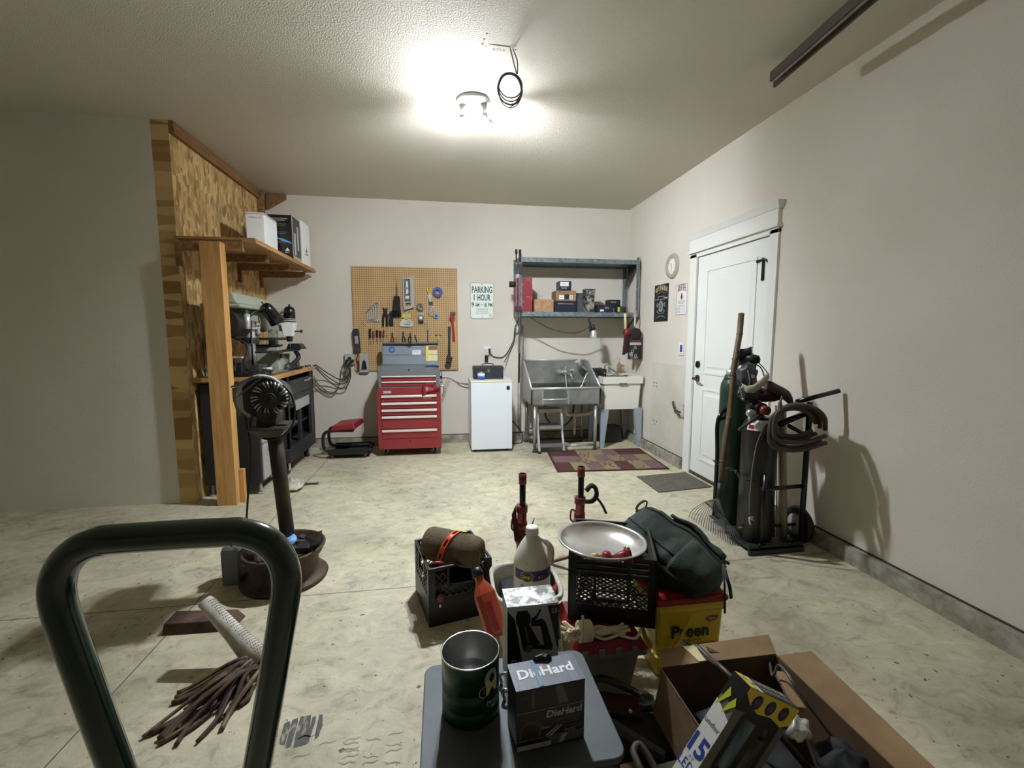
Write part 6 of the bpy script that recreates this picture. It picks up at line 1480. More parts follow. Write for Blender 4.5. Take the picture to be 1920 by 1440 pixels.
t.part('grip', G('jug').curve([hp(.028,.262), hp(.058,.256), hp(.079,.235), hp(.084,.20), hp(.080,.16)], [.010]*6+[.013]*7+[.015]*6+[.014]*6, 12))
t.part('cap', G('white').lathe([(.0,.308),(.024,.308),(.027,.303),(.028,.278),(.0,.278)], (jx_,jy_,jb), 28))
def wrap_print(cx, cy, z0, R, ang0, fn):
    """print built flat (x along the wall, y up) and wrapped round a cylinder facing angle ang0"""
    g = G('white'); fn(g)
    for i, v in enumerate(g.v):
        a = ang0+v.x/R; r = R+v.z; g.v[i] = Vector((cx+r*math.cos(a), cy+r*math.sin(a), z0+v.y))
    return g
def strip(g, x0, x1, y0, y1, z):
    n = max(1, int(abs(x1-x0)/.012))
    for i in range(n): g.quad(x0+(x1-x0)*i/n, x0+(x1-x0)*(i+1)/n, y0, y1, z)
def jl(g):
    g.mat('white'); strip(g,-.105,.10,.01,.152,.0006)
    g.mat('purple'); strip(g,-.105,.10,.108,.15,.0010)
    g.mat('yellow2'); strip(g,-.02,.08,.106,.108,.0012)
    g.mat('label_cream').disc(-.045,.126,.027,.0016,24,0,.023).mat('print_dim').disc(-.045,.126,.025,.002,24,0,.021).mat('yellow2').text('zep',-.045,.119,.016,.034,.0026,bold=.02)
    g.mat('navy').quad(.0,.026,.114,.138,.0016).quad(.03,.05,.114,.138,.0016).mat('white').text('R-5',.013,.118,.012,.02,.0022)
    g.mat('print_dim').text('Driveway',-.02,.072,.017,.10,.0012,bold=.015).text('Concrete',-.012,.048,.017,.09,.0012,bold=.015).text('& Masonry',-.02,.024,.016,.09,.0012,bold=.015)
t.part('printed_label', wrap_print(jx_, jy_, jb, .078, math.radians(-84), jl), body, recalc=False)
# junk pile inside tub carrying the jug
t = Thing('tub_contents', 'dark hoses and small tools filling the white tub', 'tools', (tx, ty, .02))
t.part('filler', G('black_matte').box(tx-.10,tx+.105,ty-.11,ty+.12,.015,.215), bev=.02); t.part('hose', G('green_dark').curve([(tx+.08,ty+.08,.2),(tx+.09,ty+.11,.30),(tx+.06,ty+.14,.38),(tx+.05,ty+.13,.40)], .014)); t.part('lid', G('black').cyl((tx+.09,ty+.03,.215),(tx+.09,ty+.03,.26),.032)); t.part('red_handle', G('tool_red').cyl((tx+.09,ty-.10,.235),(tx+.12,ty-.04,.25),.016))
# orange oil bottle leaning over the front rim
a, b = at(897,1080,y=1.66), at(930,1180,y=1.545)
ax = (b-a).normalized(); wdt = Vector((1,.1,.12)); wdt = (wdt-ax*wdt.dot(ax)).normalized(); nn = ax.cross(wdt)
if nn.y > 0: nn = -nn
t = Thing('oil_bottle', 'bright orange oil bottle with black cap leaning out of the white tub', 'bottle', (a+b)/2)
def slab(pts, th): return [a+ax*l+wdt*w_+nn*d_ for l, w_, d_ in pts]
g = G('orange'); secs = [(.0,.016,.016),(.02,.017,.016),(.05,.034,.024),(.07,.041,.028),(.21,.041,.028),(.22,.036,.024)]
vs = []; 
for l, w_, d_ in secs:
    for i in range(16):
        an = 2*PI*i/16; c, s = math.cos(an), math.sin(an); k = (abs(c)**4+abs(s)**4)**-.25
        vs.append(a+ax*l+wdt*(w_*c*k)+nn*(d_*s*k))
fs = [(i*16+j, i*16+(j+1)%16, (i+1)*16+(j+1)%16, (i+1)*16+j) for i in range(5) for j in range(16)]+[tuple(range(80,96))]
t.part('body', g.add(vs, fs, False), bev=.003); t.part('cap', G('black').cyl(a-ax*.03, a+ax*.003, .020, .022, n=18))
t.part('side_groove', G('tool_red').bar(a+ax*.1+nn*.0285, a+ax*.20+nn*.0285, .022, .002, nn))
# hose lying between tub and crate
single('garden_hose_end', 'dark green rubber hose bent over between the tub and the tall crate', 'hose', G('green_dark').curve([at(985,1012,y=1.98), at(1000,1035,y=1.93), at(1018,1066,y=1.86), at(1034,1090,y=1.82), (.475,1.80,.06), (.48,1.8,.02)], .017), (.46,1.85,0))

# jack stands / pole stands
for u, v, y, lb, side in ((980, 888, 2.30, 'red extending pole stand with maroon rag tied on, behind the white jug', -1), (1090, 875, 2.36, 'red extending pole stand with a black buckle strap, behind the tall crate', 1)):
    p = at(u, v, y=y); x = p.x; z1 = p.z
    t = Thing('pole_stand', lb, 'stand', (x, y, 0), 'red pole stands')
    t.part('inner_pole', G('black_gloss').cyl((x,y,.3),(x,y,z1),.0165,n=18)); t.part('end_cap', G('stand_red').cyl((x,y,z1-.055),(x,y,z1),.021,n=20))
    t.part('outer_tube', G('stand_red').cyl((x-.012,y,.0),(x-.002,y,z1-.18),.026,.025,n=22)); 
    for k, dz in enumerate((.19,.28,.36)): t.part('clamp_collar', G('stand_red').cyl((x-.004-.002*k,y,z1-dz-.018),(x-.004-.002*k,y,z1-dz+.018),.031,n=20))
    t.part('lock_pin', G('stand_red').curve([(x-.03,y-.01,z1-.25),(x-.055,y-.01,z1-.24),(x-.06,y-.01,z1-.29),(x-.045,y-.01,z1-.31)], .005).cyl((x,y-.02,z1-.33),(x+.045,y-.02,z1-.33),.009))
    for k in range(3):
        a = k*2*PI/3+.4; t.part('leg', G('stand_red').bar((x-.01,y,.10),(x-.01+.17*math.cos(a),y+.17*math.sin(a),.012),.025,.012))
    if side < 0: t.part('rag_strip', G('maroon').hexa([(x-.045,y-.02,z1-.36),(x-.02,y-.02,z1-.37),(x-.02,y-.005,z1-.37),(x-.045,y-.005,z1-.36),(x-.06,y-.02,z1-.22),(x-.04,y-.02,z1-.17),(x-.04,y-.005,z1-.17),(x-.06,y-.005,z1-.22)]).hexa([(x+.02,y-.02,z1-.38),(x+.03,y-.02,z1-.36),(x+.03,y-.01,z1-.36),(x+.02,y-.01,z1-.38),(x+.045,y-.02,z1-.28),(x+.062,y-.02,z1-.24),(x+.062,y-.01,z1-.24),(x+.045,y-.01,z1-.28)]))
    else:
        t.part('buckle_strap', G('strap').curve([(x+.02,y,z1-.20),(x+.065,y,z1-.2),(x+.09,y,z1-.17),(x+.085,y,z1-.13),(x+.06,y,z1-.11),(x+.03,y,z1-.14)], .018, 8, flat=.7).curve([(x+.09,y-.01,z1-.18),(x+.12,y-.01,z1-.22),(x+.145,y-.01,z1-.27)], .014, 8, flat=.5))

# tall crate on a lidded tote
A_ = at(1066,1037,z=.527); B_ = at(1233,1052,z=.527); ang = math.atan2(B_.y-A_.y, B_.x-A_.x); W2 = .31
X_ = Vector((math.cos(ang), math.sin(ang), 0)); N_ = Vector((-X_.y, X_.x, 0))
C2 = A_+X_*(B_-A_).length/2+N_*.165; C2.z = .268
crate('tall black milk crate stacked on the red lidded tote, holding the steel bowl', frame(C2, X_, N_), (B_-A_).length, .33, .26, 4, .036)
# tote
A_ = at(1190,1214,z=.235); ang2 = -.05
t = Thing('storage_tote', 'pale plastic tote with dark red clip lid under the tall crate', 'tote', (.5, 1.56, 0))
tx0, tx1, ty0, ty1 = .44, .70, 1.40, 1.69
t.part('body', G('tote').frus((tx0+.03,tx1-.045,ty0+.05,ty1-.04),(tx0+.01,tx1-.02,ty0+.02,ty1-.015),0,.205).box(tx0,tx1,ty0,ty1,.205,.232), bev=.008)
g = G('red_dark').frus((tx0-.004,tx1+.004,ty0-.004,ty1+.004),(tx0+.02,tx1-.02,ty0+.02,ty1-.02),.232,.266)
t.part('lid', g, bev=.003)
for k in range(4): t.part('lid_clip', G('tote').box(tx0+.02+.06*k, tx0+.04+.06*k, ty0-.009, ty0-.003, .222, .25))
# rope hank on the lid front edge
t = Thing('rope_hank', 'tied hank of pale rope lying along the front of the red tote lid', 'rope', (.47, 1.43, .262))
rnd = random.Random(4)
g = G('rope')
for i in range(16):
    y0 = 1.445+rnd.uniform(-.03,.03); z0 = .275+rnd.uniform(0,.04); yy_ = 1.44+rnd.uniform(-.04,.04)
    g.curve([(.42+rnd.uniform(-.02,.0),yy_,.272+rnd.uniform(0,.05)), (.44,(yy_+y0)/2,.275+rnd.uniform(0,.035)), (.475,1.44+rnd.uniform(-.018,.018),.28+rnd.uniform(0,.03)), (.54,1.44+rnd.uniform(-.03,.02),.275+rnd.uniform(0,.025)), (.60+rnd.uniform(0,.05),1.45+rnd.uniform(-.03,.02),.272+rnd.uniform(0,.018))], .0052, 6, 4)
t.part('strands', g)
g = G('rope')
for i in range(5): g.tube([(.462+.009*i+.003*math.sin(a), 1.44+.034*math.cos(a), .294+.03*math.sin(a)) for a in [2*PI*k/16 for k in range(16)]], .0055, 6, closed=True)
t.part('wrapping', g); t.part('loose_end', G('rope').curve([(.46,1.42,.31),(.465,1.415,.345),(.463,1.41,.37)], .0055, 6)); t.part('loose_end', G('rope').curve([(.60,1.42,.28),(.655,1.41,.268),(.69,1.44,.275)], .0055, 6))

# bowl and the red fittings in it
l, r = at(1049,996,z=.568), at(1213,1027,z=.560)
bc = (l+r)/2; ax1 = (r-l).normalized(); n_ = Vector((.04,.0,1)); n_ = (n_-ax1*n_.dot(ax1)).normalized()
TB = frame(bc, ax1, None, n_); RB = (r-l).length/2
t = Thing('steel_bowl', 'wide shallow stainless steel bowl sitting tilted on top of the tall crate', 'bowl', bc)
t.part('bowl', G('bowl_steel', TB).lathe([(.0,-.038),(RB*.55,-.036),(RB*.76,-.024),(RB*.93,-.005),(RB*.94,.002),(RB,.004),(RB*1.0,-.001),(RB*.955,-.004),(RB*.77,-.028),(RB*.56,-.040),(.0,-.042)], (0,0,0), 64))
def bl(x, y, z): return TB @ Vector((x, y, z+.022))
t = Thing('brass_fitting', 'small brass fitting lying in the steel bowl', 'fitting', bl(.0,-.08,-.05)); t.part('body', G('gold').cyl(bl(-.02,-.085,-.055), bl(.005,-.08,-.05), .011, n=6)); t.part('nipple', G('gold').cyl(bl(.005,-.08,-.05), bl(.02,-.078,-.047), .006))
t = Thing('red_plug', 'round dark red plug lying in the steel bowl', 'knob', bl(.03,-.09,-.05)); t.part('knob', G('red_dark').lathe([(.0,.03),(.014,.028),(.022,.012),(.022,0),(.0,0)], bl(.035,-.085,-.057), 10)); 
t = Thing('red_funnel', 'dark red plastic funnel end lying in the steel bowl beside the knob', 'funnel', bl(.08,-.07,-.05)); t.part('cone', G('red_dark').cyl(bl(.055,-.088,-.045), bl(.115,-.062,-.03), .008, .026, n=14)); t.part('collar', G('red_dark').cyl(bl(.105,-.066,-.035), bl(.112,-.063,-.031), .03, n=14))

# yellow pail with lid, backpack on top
pc_ = Vector((.93, 1.63, 0)); ah = .012
t = Thing('weed_pail', 'square yellow garden pail with a red lid under the backpack', 'pail', pc_)
px0, px1, py0, py1 = .795, 1.075, 1.525, 1.745
TP = rotz(.01)
t.part('pail', G('yellow').frus((px0+.012,px1-.012,py0+.01,py1-.01),(px0,px1,py0,py1),0,.29).box(px0-.006,px1+.006,py0-.006,py1+.006,.262,.302), bev=.014)
t.part('bail_handle', G('yellow2').curve([(px0-.008,1.66,.19),(px0-.012,1.62,.15),(px0-.012,1.56,.115),(px0-.004,1.53,.105)], .009).curve([(px0-.004,1.53,.105),(px0+.0,1.50,.108),(px0+.05,1.505,.13),(px0+.10,1.505,.20),(px0+.13,1.51,.26)], .006))
t.part('lid', G('tool_red').box(px0-.012,px1+.012,py0-.012,py1+.012,.303,.328).frus((px0,px1,py0,py1),(px0+.02,px1-.02,py0+.02,py1-.02),.328,.336), bev=.01)
TLb = frame(((px0+px1)/2, py0-.0008, .0), (1,0,0), (0,.01/.29,1))
g = G('yellow2', frame(((px0+px1)/2, py0+.0075, 0), (1,0,-.0), (0,-.01/.29*.9,1)))
g.mat('green_dark').text('Preen', .0, .165, .052, .155, .003, bold=.03).text('GARDEN', .0, .145, .011, .09, .003).mat('red_dark').poly([(-.115,.0),(.10,.0),(.115,.13),(.02,.13),(-.09,.085)], .0025).mat('label_cream').text('WEED', .02, .10, .022, .08, .0032).text('PREVENTER', .01, .066, .024, .15, .0032).text('FERTILIZER', .0, .035, .018, .14, .0032)
g.mat('red_dark').poly([(.06,.232),(.085,.242),(.115,.245),(.105,.225),(.075,.222)], .0025).mat('label_cream').text('NEW', .088, .229, .01, .03, .0032)
t.part('printed_label', g, recalc=False)
g = G('print_dim', frame((px0+.0065, (py0+py1)/2, 0), (0,-1,0), (-.012/.29,0,1)))
for i in range(7): g.quad(-.06,.05,.20+.009*i-.04,.2035+.009*i-.04,.003)
g.mat('white').quad(.0,.05,.05,.12,.003).mat('print_dim')
for i in range(9): g.quad(.004+.005*i,.0065+.005*i,.055,.115,.0035)
t.part('printed_label', g, recalc=False)
# backpack: lumpy tapered body lying from the crate corner down to the pail lid
P0, P1 = Vector((.80, 1.93, .525)), Vector((1.10, 1.66, .405))
P0 = at(1190, 985, y=1.86); P1 = at(1325, 1084, y=1.60)
ax = (P1-P0); LB = ax.length; ax = ax.normalized(); side = ax.cross(Vector((0,0,1))).normalized(); upv = side.cross(ax)
if upv.z < 0: upv = -upv
if side.x > 0 and side.y > 0: pass
t = Thing('backpack', 'dark green hiking backpack slumped from the tall crate down onto the pail lid', 'backpack', (P0+P1)/2)
def packpt(a, ph, grow=1.0):
    # a along 0..1, ph around
    wdt = .080+.075*math.sin(PI*min(1, a*.85+.12))+.035*a; hgt = .050+.062*math.sin(PI*min(1,.15+.8*a))
    endf = min(1, (a/.07)**.5 if a < .07 else 1)*min(1, ((1-a)/.09)**.5 if a > .91 else 1)
    c, s = math.cos(ph), math.sin(ph); k = (abs(c)**2.8+abs(s)**2.8)**(-1/2.8)
    n_ = noise.noise(Vector((a*5, c*1.7, s*1.7)))*.13+noise.noise(Vector((a*14, c*4, s*4+3)))*.05
    r = k*(1+n_)*grow*endf
    sag = -.02*math.sin(PI*a)
    return P0+ax*(LB*(a*1.26-.10))+side*(wdt*c*r)+upv*(hgt*s*r+sag)
def pk(g, a0, a1, p0, p1, na, npp, grow):
    closed = abs(p1-p0-2*PI) < 1e-3
    vs = [packpt(a0+(a1-a0)*i/na, p0+(p1-p0)*j/npp, grow) for i in range(na+1) for j in range(npp+(0 if closed else 1))]
    m = npp if closed else npp+1
    return g.add(vs, [(i*m+j, i*m+(j+1)%m, (i+1)*m+(j+1)%m, (i+1)*m+j) for i in range(na) for j in range(npp)], True)
t.part('body', pk(G('pack'), 0, 1, 0, 2*PI, 44, 40, 1))
sg = 1 if (side.x-side.y) < 0 else -1
# piping ridges along the body, padded straps, pocket, haul loop
for ph in (PI*.28, PI*.62, PI*.9):
    t.part('seam_piping', G('strap').tube([packpt(.06+.88*i/24, ph, 1.01) for i in range(25)], .005, 6))
t.part('front_pocket', pk(G('pack'), .30, .88, PI*.66, PI*1.02, 16, 12, 1.10), solid=.012)
t.part('lid_pocket', pk(G('pack'), .62, .97, PI*.08, PI*.52, 12, 12, 1.10), solid=.014)
t.part('shoulder_strap', G('pack').tube([packpt(.02+.5*i/16, PI*(.80+.16*math.sin(i/16*PI*.7)), 1.14+.05*math.sin(i/16*PI)) for i in range(17)], .024, 10, flat=.45))
t.part('shoulder_strap', G('strap').tube([packpt(.1+.8*i/16, PI*(.14), 1.08+.10*math.sin(i/16*PI)) for i in range(17)], .016, 10, flat=.45))
hl = [at(1193,956,y=1.9), at(1196,948,y=1.9), at(1206,940,y=1.9), at(1213,941,y=1.9), at(1210,952,y=1.89), at(1203,960,y=1.88)]
t.part('haul_loop', G('strap').curve(hl, .010, 8, flat=.35))
t.part('side_buckle', G('black').bar(at(1352,1050,y=1.66), at(1366,1056,y=1.66), .018, .012).bar(at(1350,1058,y=1.65), at(1360,1062,y=1.65), .02, .01), bev=.002)
t.part('dangling_strap', G('strap').curve([at(1356,1058,y=1.6), at(1362,1080,y=1.52), at(1368,1100,y=1.5), at(1371,1122,y=1.5)], .007, 8, flat=.35)); t.part('dangling_strap', G('strap').curve([at(1354,1058,y=1.6), at(1358,1090,y=1.505), at(1359,1120,y=1.503), at(1359,1150,y=1.505)], .004, 8, flat=.5))

# ---- grey step stool with coffee can and cartons
dz = .30
t = Thing('step_stool', 'low grey plastic platform stool carrying the coffee can and two cartons', 'stool', (.19, 1.13, 0))
dx0, dx1, dy0, dy1 = -.068, .437, .955, 1.345
po = rrect(dx0, dx1, dy0, dy1, .035)
t.part('deck', G('deck').prism(po, dz-.018, dz), bev=.003)
t.part('apron', G('charcoal').box(dx0+.03,dx1-.03,dy0+.03,dy0+.04,dz-.07,dz-.018).box(dx0+.03,dx1-.03,dy1-.04,dy1-.03,dz-.07,dz-.018))
for x in (dx0+.05, dx1-.05):
    for y in (dy0+.05, dy1-.05): t.part('leg', G('charcoal').frus((x-.03,x+.03,y-.03,y+.03),(x-.02,x+.02,y-.02,y+.02),0,dz-.018))
# chrome clasp on the deck between can and carton
cp_ = at(943, 1285, z=dz+.02)
single('chrome_clasp', 'chrome wire clasp on the grey stool between coffee can and box', 'clasp', G('chrome').curve([(cp_.x+.0,cp_.y+.03,dz+.004),(cp_.x-.004,cp_.y+.03,dz+.03),(cp_.x+.03,cp_.y+.02,dz+.035),(cp_.x+.03,cp_.y-.03,dz+.03),(cp_.x-.004,cp_.y-.03,dz+.03),(cp_.x,cp_.y-.03,dz+.004)], .005), (cp_.x,cp_.y,dz))
# coffee can
kx, ky, kr, kh = .064, 1.165, .0785, .17
t = Thing('coffee_can', 'open empty green tin coffee can with a silver interior on the grey stool', 'can', (kx, ky, dz))
prof = [(.0,.0015),(kr-.002,.0015),(kr,.0),(kr,.035),(kr-.0015,.037),(kr-.0015,.041),(kr,.043),(kr,.085),(kr-.0015,.087),(kr-.0015,.091),(kr,.093),(kr,.163),(kr,kh)]
g = G('green_can').lathe([(r,z) for r, z in prof[2:]], (kx,ky,dz+.001), 56)
t.part('shell', g, recalc=False)
inn = G('steel').lathe([(kr-.001,kh),(kr-.002,.09),(kr-.0035,.088),(kr-.002,.085),(kr-.002,.042),(kr-.0035,.04),(kr-.002,.037),(kr-.002,.004),(.0,.004)], (kx,ky,dz+.001), 56)
t.part('lining', inn, recalc=False, label='bare metal inside')
t.part('rim', G('chrome').tube([(kx+kr*math.cos(2*PI*i/56), ky+kr*math.sin(2*PI*i/56), dz+kh+.001) for i in range(56)], .0022, 8, closed=True))
t.part('residue', G('trim_dark').add(*lump((kx-.02,ky+.01,dz+.006), .03, (1,1,.12), 3, .6, 10), True))
def cl_(g):
    g.mat('print_grey').disc(.03,.125,.022,.001,24,0,.026).mat('label_cream').text('M', .032,.085,.042,.04,.0015, bold=.02)
    g.mat('print_grey').text('J', .066,.085,.03,.02,.0015).disc(.008,.095,.016,.0012,20,.014).mat('label_cream').text('Mountain', .04,.055,.011,.05,.0014).mat('print_grey').text('GROWN', .045,.04,.007,.03,.0014)
t.part('printed_label', wrap_print(kx, ky, dz+.005, kr, math.radians(-72), cl_), recalc=False)
# DieHard carton (white printed name) 
A_, B_, C_ = at(967,1304,z=.466), at(1098,1277,z=.466), at(1078,1228,z=.466)
A_, B_, C_, D_ = Vector((.166,1.005,dz)), Vector((.345,1.022,dz)), Vector((.345,1.115,dz)), Vector((.156,1.095,dz))
Xd = (B_-A_).normalized(); WD = (B_-A_).length; HD = .165; DD = .093
TD = frame(A_, Xd, Vector((-Xd.y,Xd.x,0)))
t = Thing('charger_carton', 'black battery charger carton with bold white lettering on its grey top', 'box', A_)
b_ = t.part('carton', G('box_black', TD).box(0, WD, 0, DD, 0, HD), bev=.002)
tp_ = t.part('top_flap', G('box_top_grey', TD).box(-.001, WD+.001, -.001, DD+.001, HD+.0004, HD+.0016), label='scuffed grey top')
FT = TD @ frame((WD/2, DD/2, HD+.0016), (1,0,0), (0,1,0)); g = G('print_white', FT)
g.text('DieHard', .0, -.012, .032, .148, .0008, bold=.028).mat('clear_blue').quad(-.03,-.018,-.045,.045,.0014)
t.part('printed_label', g, tp_, recalc=False)
t.part('clear_tape', G('green_dark', FT).mat('clear_blue').quad(-.03,-.018,-.046,.0,.0016), recalc=False)
FF = TD @ frame((WD/2, 0, HD/2), (1,0,0), (0,0,1)); g = G('print_grey', FF)
g.text('DieHard', .035, -.002, .019, .096, .0008, bold=.028, shear=.15).mat('print_dim').text('Battery Charger', .04, -.017, .007, .07, .0008).text('& Maintainer', .045, -.027, .006, .06, .0008)
for i in range(3): g.quad(.03,.085,-.036-.005*i,-.034-.005*i,.0008)
g.mat('print_grey').quad(-.089,.089,.0215,.0225,.0008).quad(-.089,.089,-.0535,-.0525,.0008).quad(-.089,-.0,-.079,-.066,.0008).mat('brown_print').poly([(-.083,-.05),(-.03,-.05),(-.02,-.02),(-.035,-.005),(-.065,-.003),(-.083,-.02)], .0007).mat('box_black').poly([(-.078,-.05),(-.035,-.05),(-.03,-.025),(-.045,-.013),(-.066,-.013),(-.078,-.025)], .0009)
g.mat('print_grey').poly([(-.018,-.05),(-.01,-.05),(.02,-.03),(.02,-.027)], .001).poly([(-.008,-.052),(.002,-.052),(.03,-.03),(.028,-.028)], .001).text('Battery', -.012, -.03, .006, .02, .001).text('A/C', .05, -.05, .008, .03, .001)
g.mat('print_dim').poly([(.01,.08),(.03,.08),(.045,.03),(.02,.03)], .0008).poly([(-.05,.08),(-.044,.08),(-.044,.03),(-.052,.03)], .0008).poly([(-.01,-.055),(.088,-.055),(.088,-.075),(.0,-.08)], .0007).text('Battery', -.07, .058, .006, .02, .0009)
g.mat('print_grey').poly([(.03,-.055),(.045,-.055),(.03,-.078),(.02,-.078)], .0009)
t.part('printed_label', g, b_, recalc=False)
# spotlight carton behind it
A_ = Vector((.174, 1.215, dz)); WS, DS, HS = .152, .095, .25
TS = rotz(.02, A_)
t = Thing('spotlight_carton', 'tall white and black carton with a spotlight picture and torn silver top', 'box', A_)
b_ = t.part('carton', G('white_dirty', TS).box(0, WS, 0, DS, 0, HS), bev=.002)
t.part('top_flap', G('silver_foil', TS).box(-.001, WS+.001, -.001, DS+.001, HS+.0004, HS+.002), b_, label='torn silver top')
FS = TS @ frame((WS/2, 0, HS/2), (1,0,0), (0,0,1)); w_, h_ = WS/2, HS/2; g = G('print_grey', FS)
g.quad(-w_,w_,-h_,h_*.96,.0006).mat('box_black').poly([(-w_,h_*.93),(-w_*.72,h_*.7),(-w_*.5,-h_*.1),(-w_*.25,-h_),(-w_,-h_)], .0010).poly([(w_*.55,h_*.96),(w_,h_*.96),(w_,-h_*.2),(w_*.93,-h_*.05),(w_*.75,h_*.5)], .0010)
g.mat('black')   # lamp body, lens head, grip
g.poly([(-w_*.68,h_*.78),(-w_*.62,h_*.9),(-w_*.25,h_*.9),(-w_*.12,h_*.78),(-w_*.1,h_*.62),(-w_*.16,h_*.55),(.02,h_*.05),(-w_*.02,-h_*.1),(-w_*.35,-h_*.12),(-w_*.42,h_*.0),(-w_*.58,h_*.5),(-w_*.66,h_*.6)], .0015)
g.poly([(-w_*.1,h_*.62),(w_*.35,h_*.66),(w_*.5,h_*.55),(w_*.78,-h_*.05),(w_*.76,-h_*.16),(w_*.06,-h_*.08),(w_*.02,h_*.02),(w_*.44,-h_*.0),(w_*.28,h_*.48),(-w_*.08,h_*.5)], .0016)
g.poly([(-w_*.1,h_*.68),(w_*.1,h_*.74),(w_*.25,h_*.9),(w_*.32,h_*.88),(w_*.15,h_*.68),(-w_*.05,h_*.6)], .0017)
g.mat('print_dim').poly([(-w_*.36,h_*.5),(-w_*.28,h_*.5),(-w_*.14,h_*.08),(-w_*.22,h_*.08)], .002).disc(-w_*.15,-h_*.05,.012,.002,18).mat('print_white').text('D', -w_*.75, -h_*.42, .018, .014, .002).text('2.5', w_*.82, h_*.78, .014, .016, .002)
t.part('printed_label', g, b_, recalc=False)
# thing on top between the two cartons
single('black_clip', 'crumpled black clip on the back edge of the battery charger carton', 'clip', G('black').add(*lump((TD @ Vector((.095,DD-.004,HD+.008))), .015, (1.7,.5,.5), 6, .5, 12), True), TD @ Vector((.095,DD,HD)))

# ---- cardboard box and its contents
hx0, hx1, hy0, hy1, hz = .655, 1.055, .80, 1.225, .30
t = Thing('open_cardboard_box', 'large open brown cardboard box full of junk, lower right', 'box', (.85, 1.0, 0))
g = G('cardboard_dark').box(hx0, hx1, hy1-.004, hy1, 0, hz).box(hx0, hx0+.004, hy0, hy1-.004, 0, hz).box(hx1-.004, hx1, hy0, hy1-.004, 0, hz).box(hx0+.004, hx1-.004, hy0, hy0+.004, 0, hz*.9).box(hx0, hx1, hy0, hy1, 0, .004)
t.part('walls', g)
def hexq(a, b, c, d, n): n = Vector(n); return [a, b, c, d, a+n, b+n, c+n, d+n]
V = Vector
t.part('back_flap', G('cardboard').hexa(hexq(V((hx0+.01,hy1,hz)), V((hx1,hy1,hz)), V((hx1+.03,hy1+.075,hz+.012)), V((hx0+.02,hy1+.065,hz+.008)), (0,-.002,.003))))
t.part('left_flap', G('cardboard_dark').hexa(hexq(V((hx0,hy1-.01,hz)), V((hx0,hy0,hz-.02)), V((hx0-.035,hy0+.0,hz-.14)), V((hx0-.03,hy1-.02,hz-.13)), (.003,0,.001))))
t.part('right_flap', G('cardboard').hexa(hexq(V((hx1,hy1-.01,hz)), V((hx1,hy0,hz-.02)), V((hx1+.09,hy0+.0,hz-.0)), V((hx1+.11,hy1-.02,hz+.01)), (.0,0,.003))))
t.part('tape_strip', G('label_cream').hexa(hexq(V((hx0+.13,hy1+.002,hz+.0034)), V((hx0+.18,hy1+.002,hz+.0034)), V((hx0+.15,hy1+.065,hz+.0115)), V((hx0+.11,hy1+.065,hz+.0112)), (0,-.002,.003))))
# contents
def cont(name, label, cat, g, loc, **k): single(name, label, cat, g, loc, **k)
a, b, c = at(1281,1204,y=1.33), at(1305,1212,y=1.29), at(1330,1235,y=1.22)
t = Thing('pry_bar', 'long dark steel pry bar sticking up out of the cardboard box', 'pry bar', V((.82,1.1,.3)))
e = V((.93, .93, .20)); 
t.part('shaft', G('dark_steel').curve([a, b, c, at(1375,1275,y=1.10), e], [.004]*6+[.009]*19, 10)); t.part('tip', G('steel').bar(a+(a-b)*.15, a+(b-a)*.3, .02, .006))
cont('wire_loop', 'thin bare wire bent over the right end of the cardboard box', 'wire', G('wire').curve([at(1442,1222,y=1.26), at(1445,1255,y=1.18), at(1450,1268,y=1.1), at(1459,1248,y=1.1), at(1475,1262,y=1.05), at(1500,1300,y=1.0), (1.02,.95,.25)], .004), (1.0,1.1,.3))
cont('glass_jar', 'dim glass jar lying on its side in the cardboard box', 'jar', G('smoke_plastic').cyl((.73,1.12,.17),(.85,1.14,.18),.045,n=24), (.79,1.13,.13))
cont('wrapped_bundle', 'bundle of dark cloth filling the bottom of the cardboard box', 'cloth', G('black_matte').add(*lump((.84,.98,.11), .17, (1.0,.95,.5), 12, .35, 20), True), (.84,.98,.01))
cont('wooden_strip', 'narrow tan wooden strip crossing the right flap of the box', 'strip', G('cardboard').bar(at(1462,1262,y=1.12), at(1500,1330,y=.98), .03, .012), (1.04,1.05,.3))
cont('tape_ring', 'dark metal tube end lying across the back flap of the box', 'tube', G('dark_steel').bar(at(1325,1221,y=1.27), at(1356,1225,y=1.26), .03, .02), (.86,1.26,.35))
cont('clear_bag', 'clear plastic wrapped hardware beside the tilted package', 'bag', G('chrome_dull').add(*lump(at(1492,1365,y=.92), .03, (1,1,.8), 4, .5, 12), True), at(1492,1365,y=.92))
# tilted work-light package
o_ = at(1310, 1382, y=.86); tl = at(1388, 1262, y=.95); tr = at(1500, 1327, y=.885)
fl_ = at(1339, 1418, y=.80)
# front face: corner P (top left of face), X to the right, Y down
Pf = atd(1407, 1288, 1.0); Xr = atd(1499, 1330, 1.08)-Pf; Yd = atd(1330, 1418, 1.0)-Pf
Xn = Xr.normalized(); Yn = (Yd-Xn*Yd.dot(Xn)).normalized(); Zn = Xn.cross(-Yn)
if Zn.dot(V((0,-1,1))) < 0: Zn = -Zn
WK, HK, DK = Xr.length, .262, .045
TK = Matrix.Identity(4)
for i in range(3): TK[i][0], TK[i][1], TK[i][2], TK[i][3] = Xn[i], -Yn[i], Zn[i], Pf[i]
t = Thing('work_light_package', 'tilted window carton with yellow corner and blue lettering poking from the cardboard box', 'package', Pf)
b_ = t.part('carton', G('pkg_grey', TK).box(0, WK, -HK, 0, -DK, 0), bev=.002)
g = G('black', TK); g.box(-.0005, WK+.0005, -.058, .0005, -DK-.0005, .0005)
t.part('header', g, b_, bev=.001)
g = G('yellow2', TK); z = .001
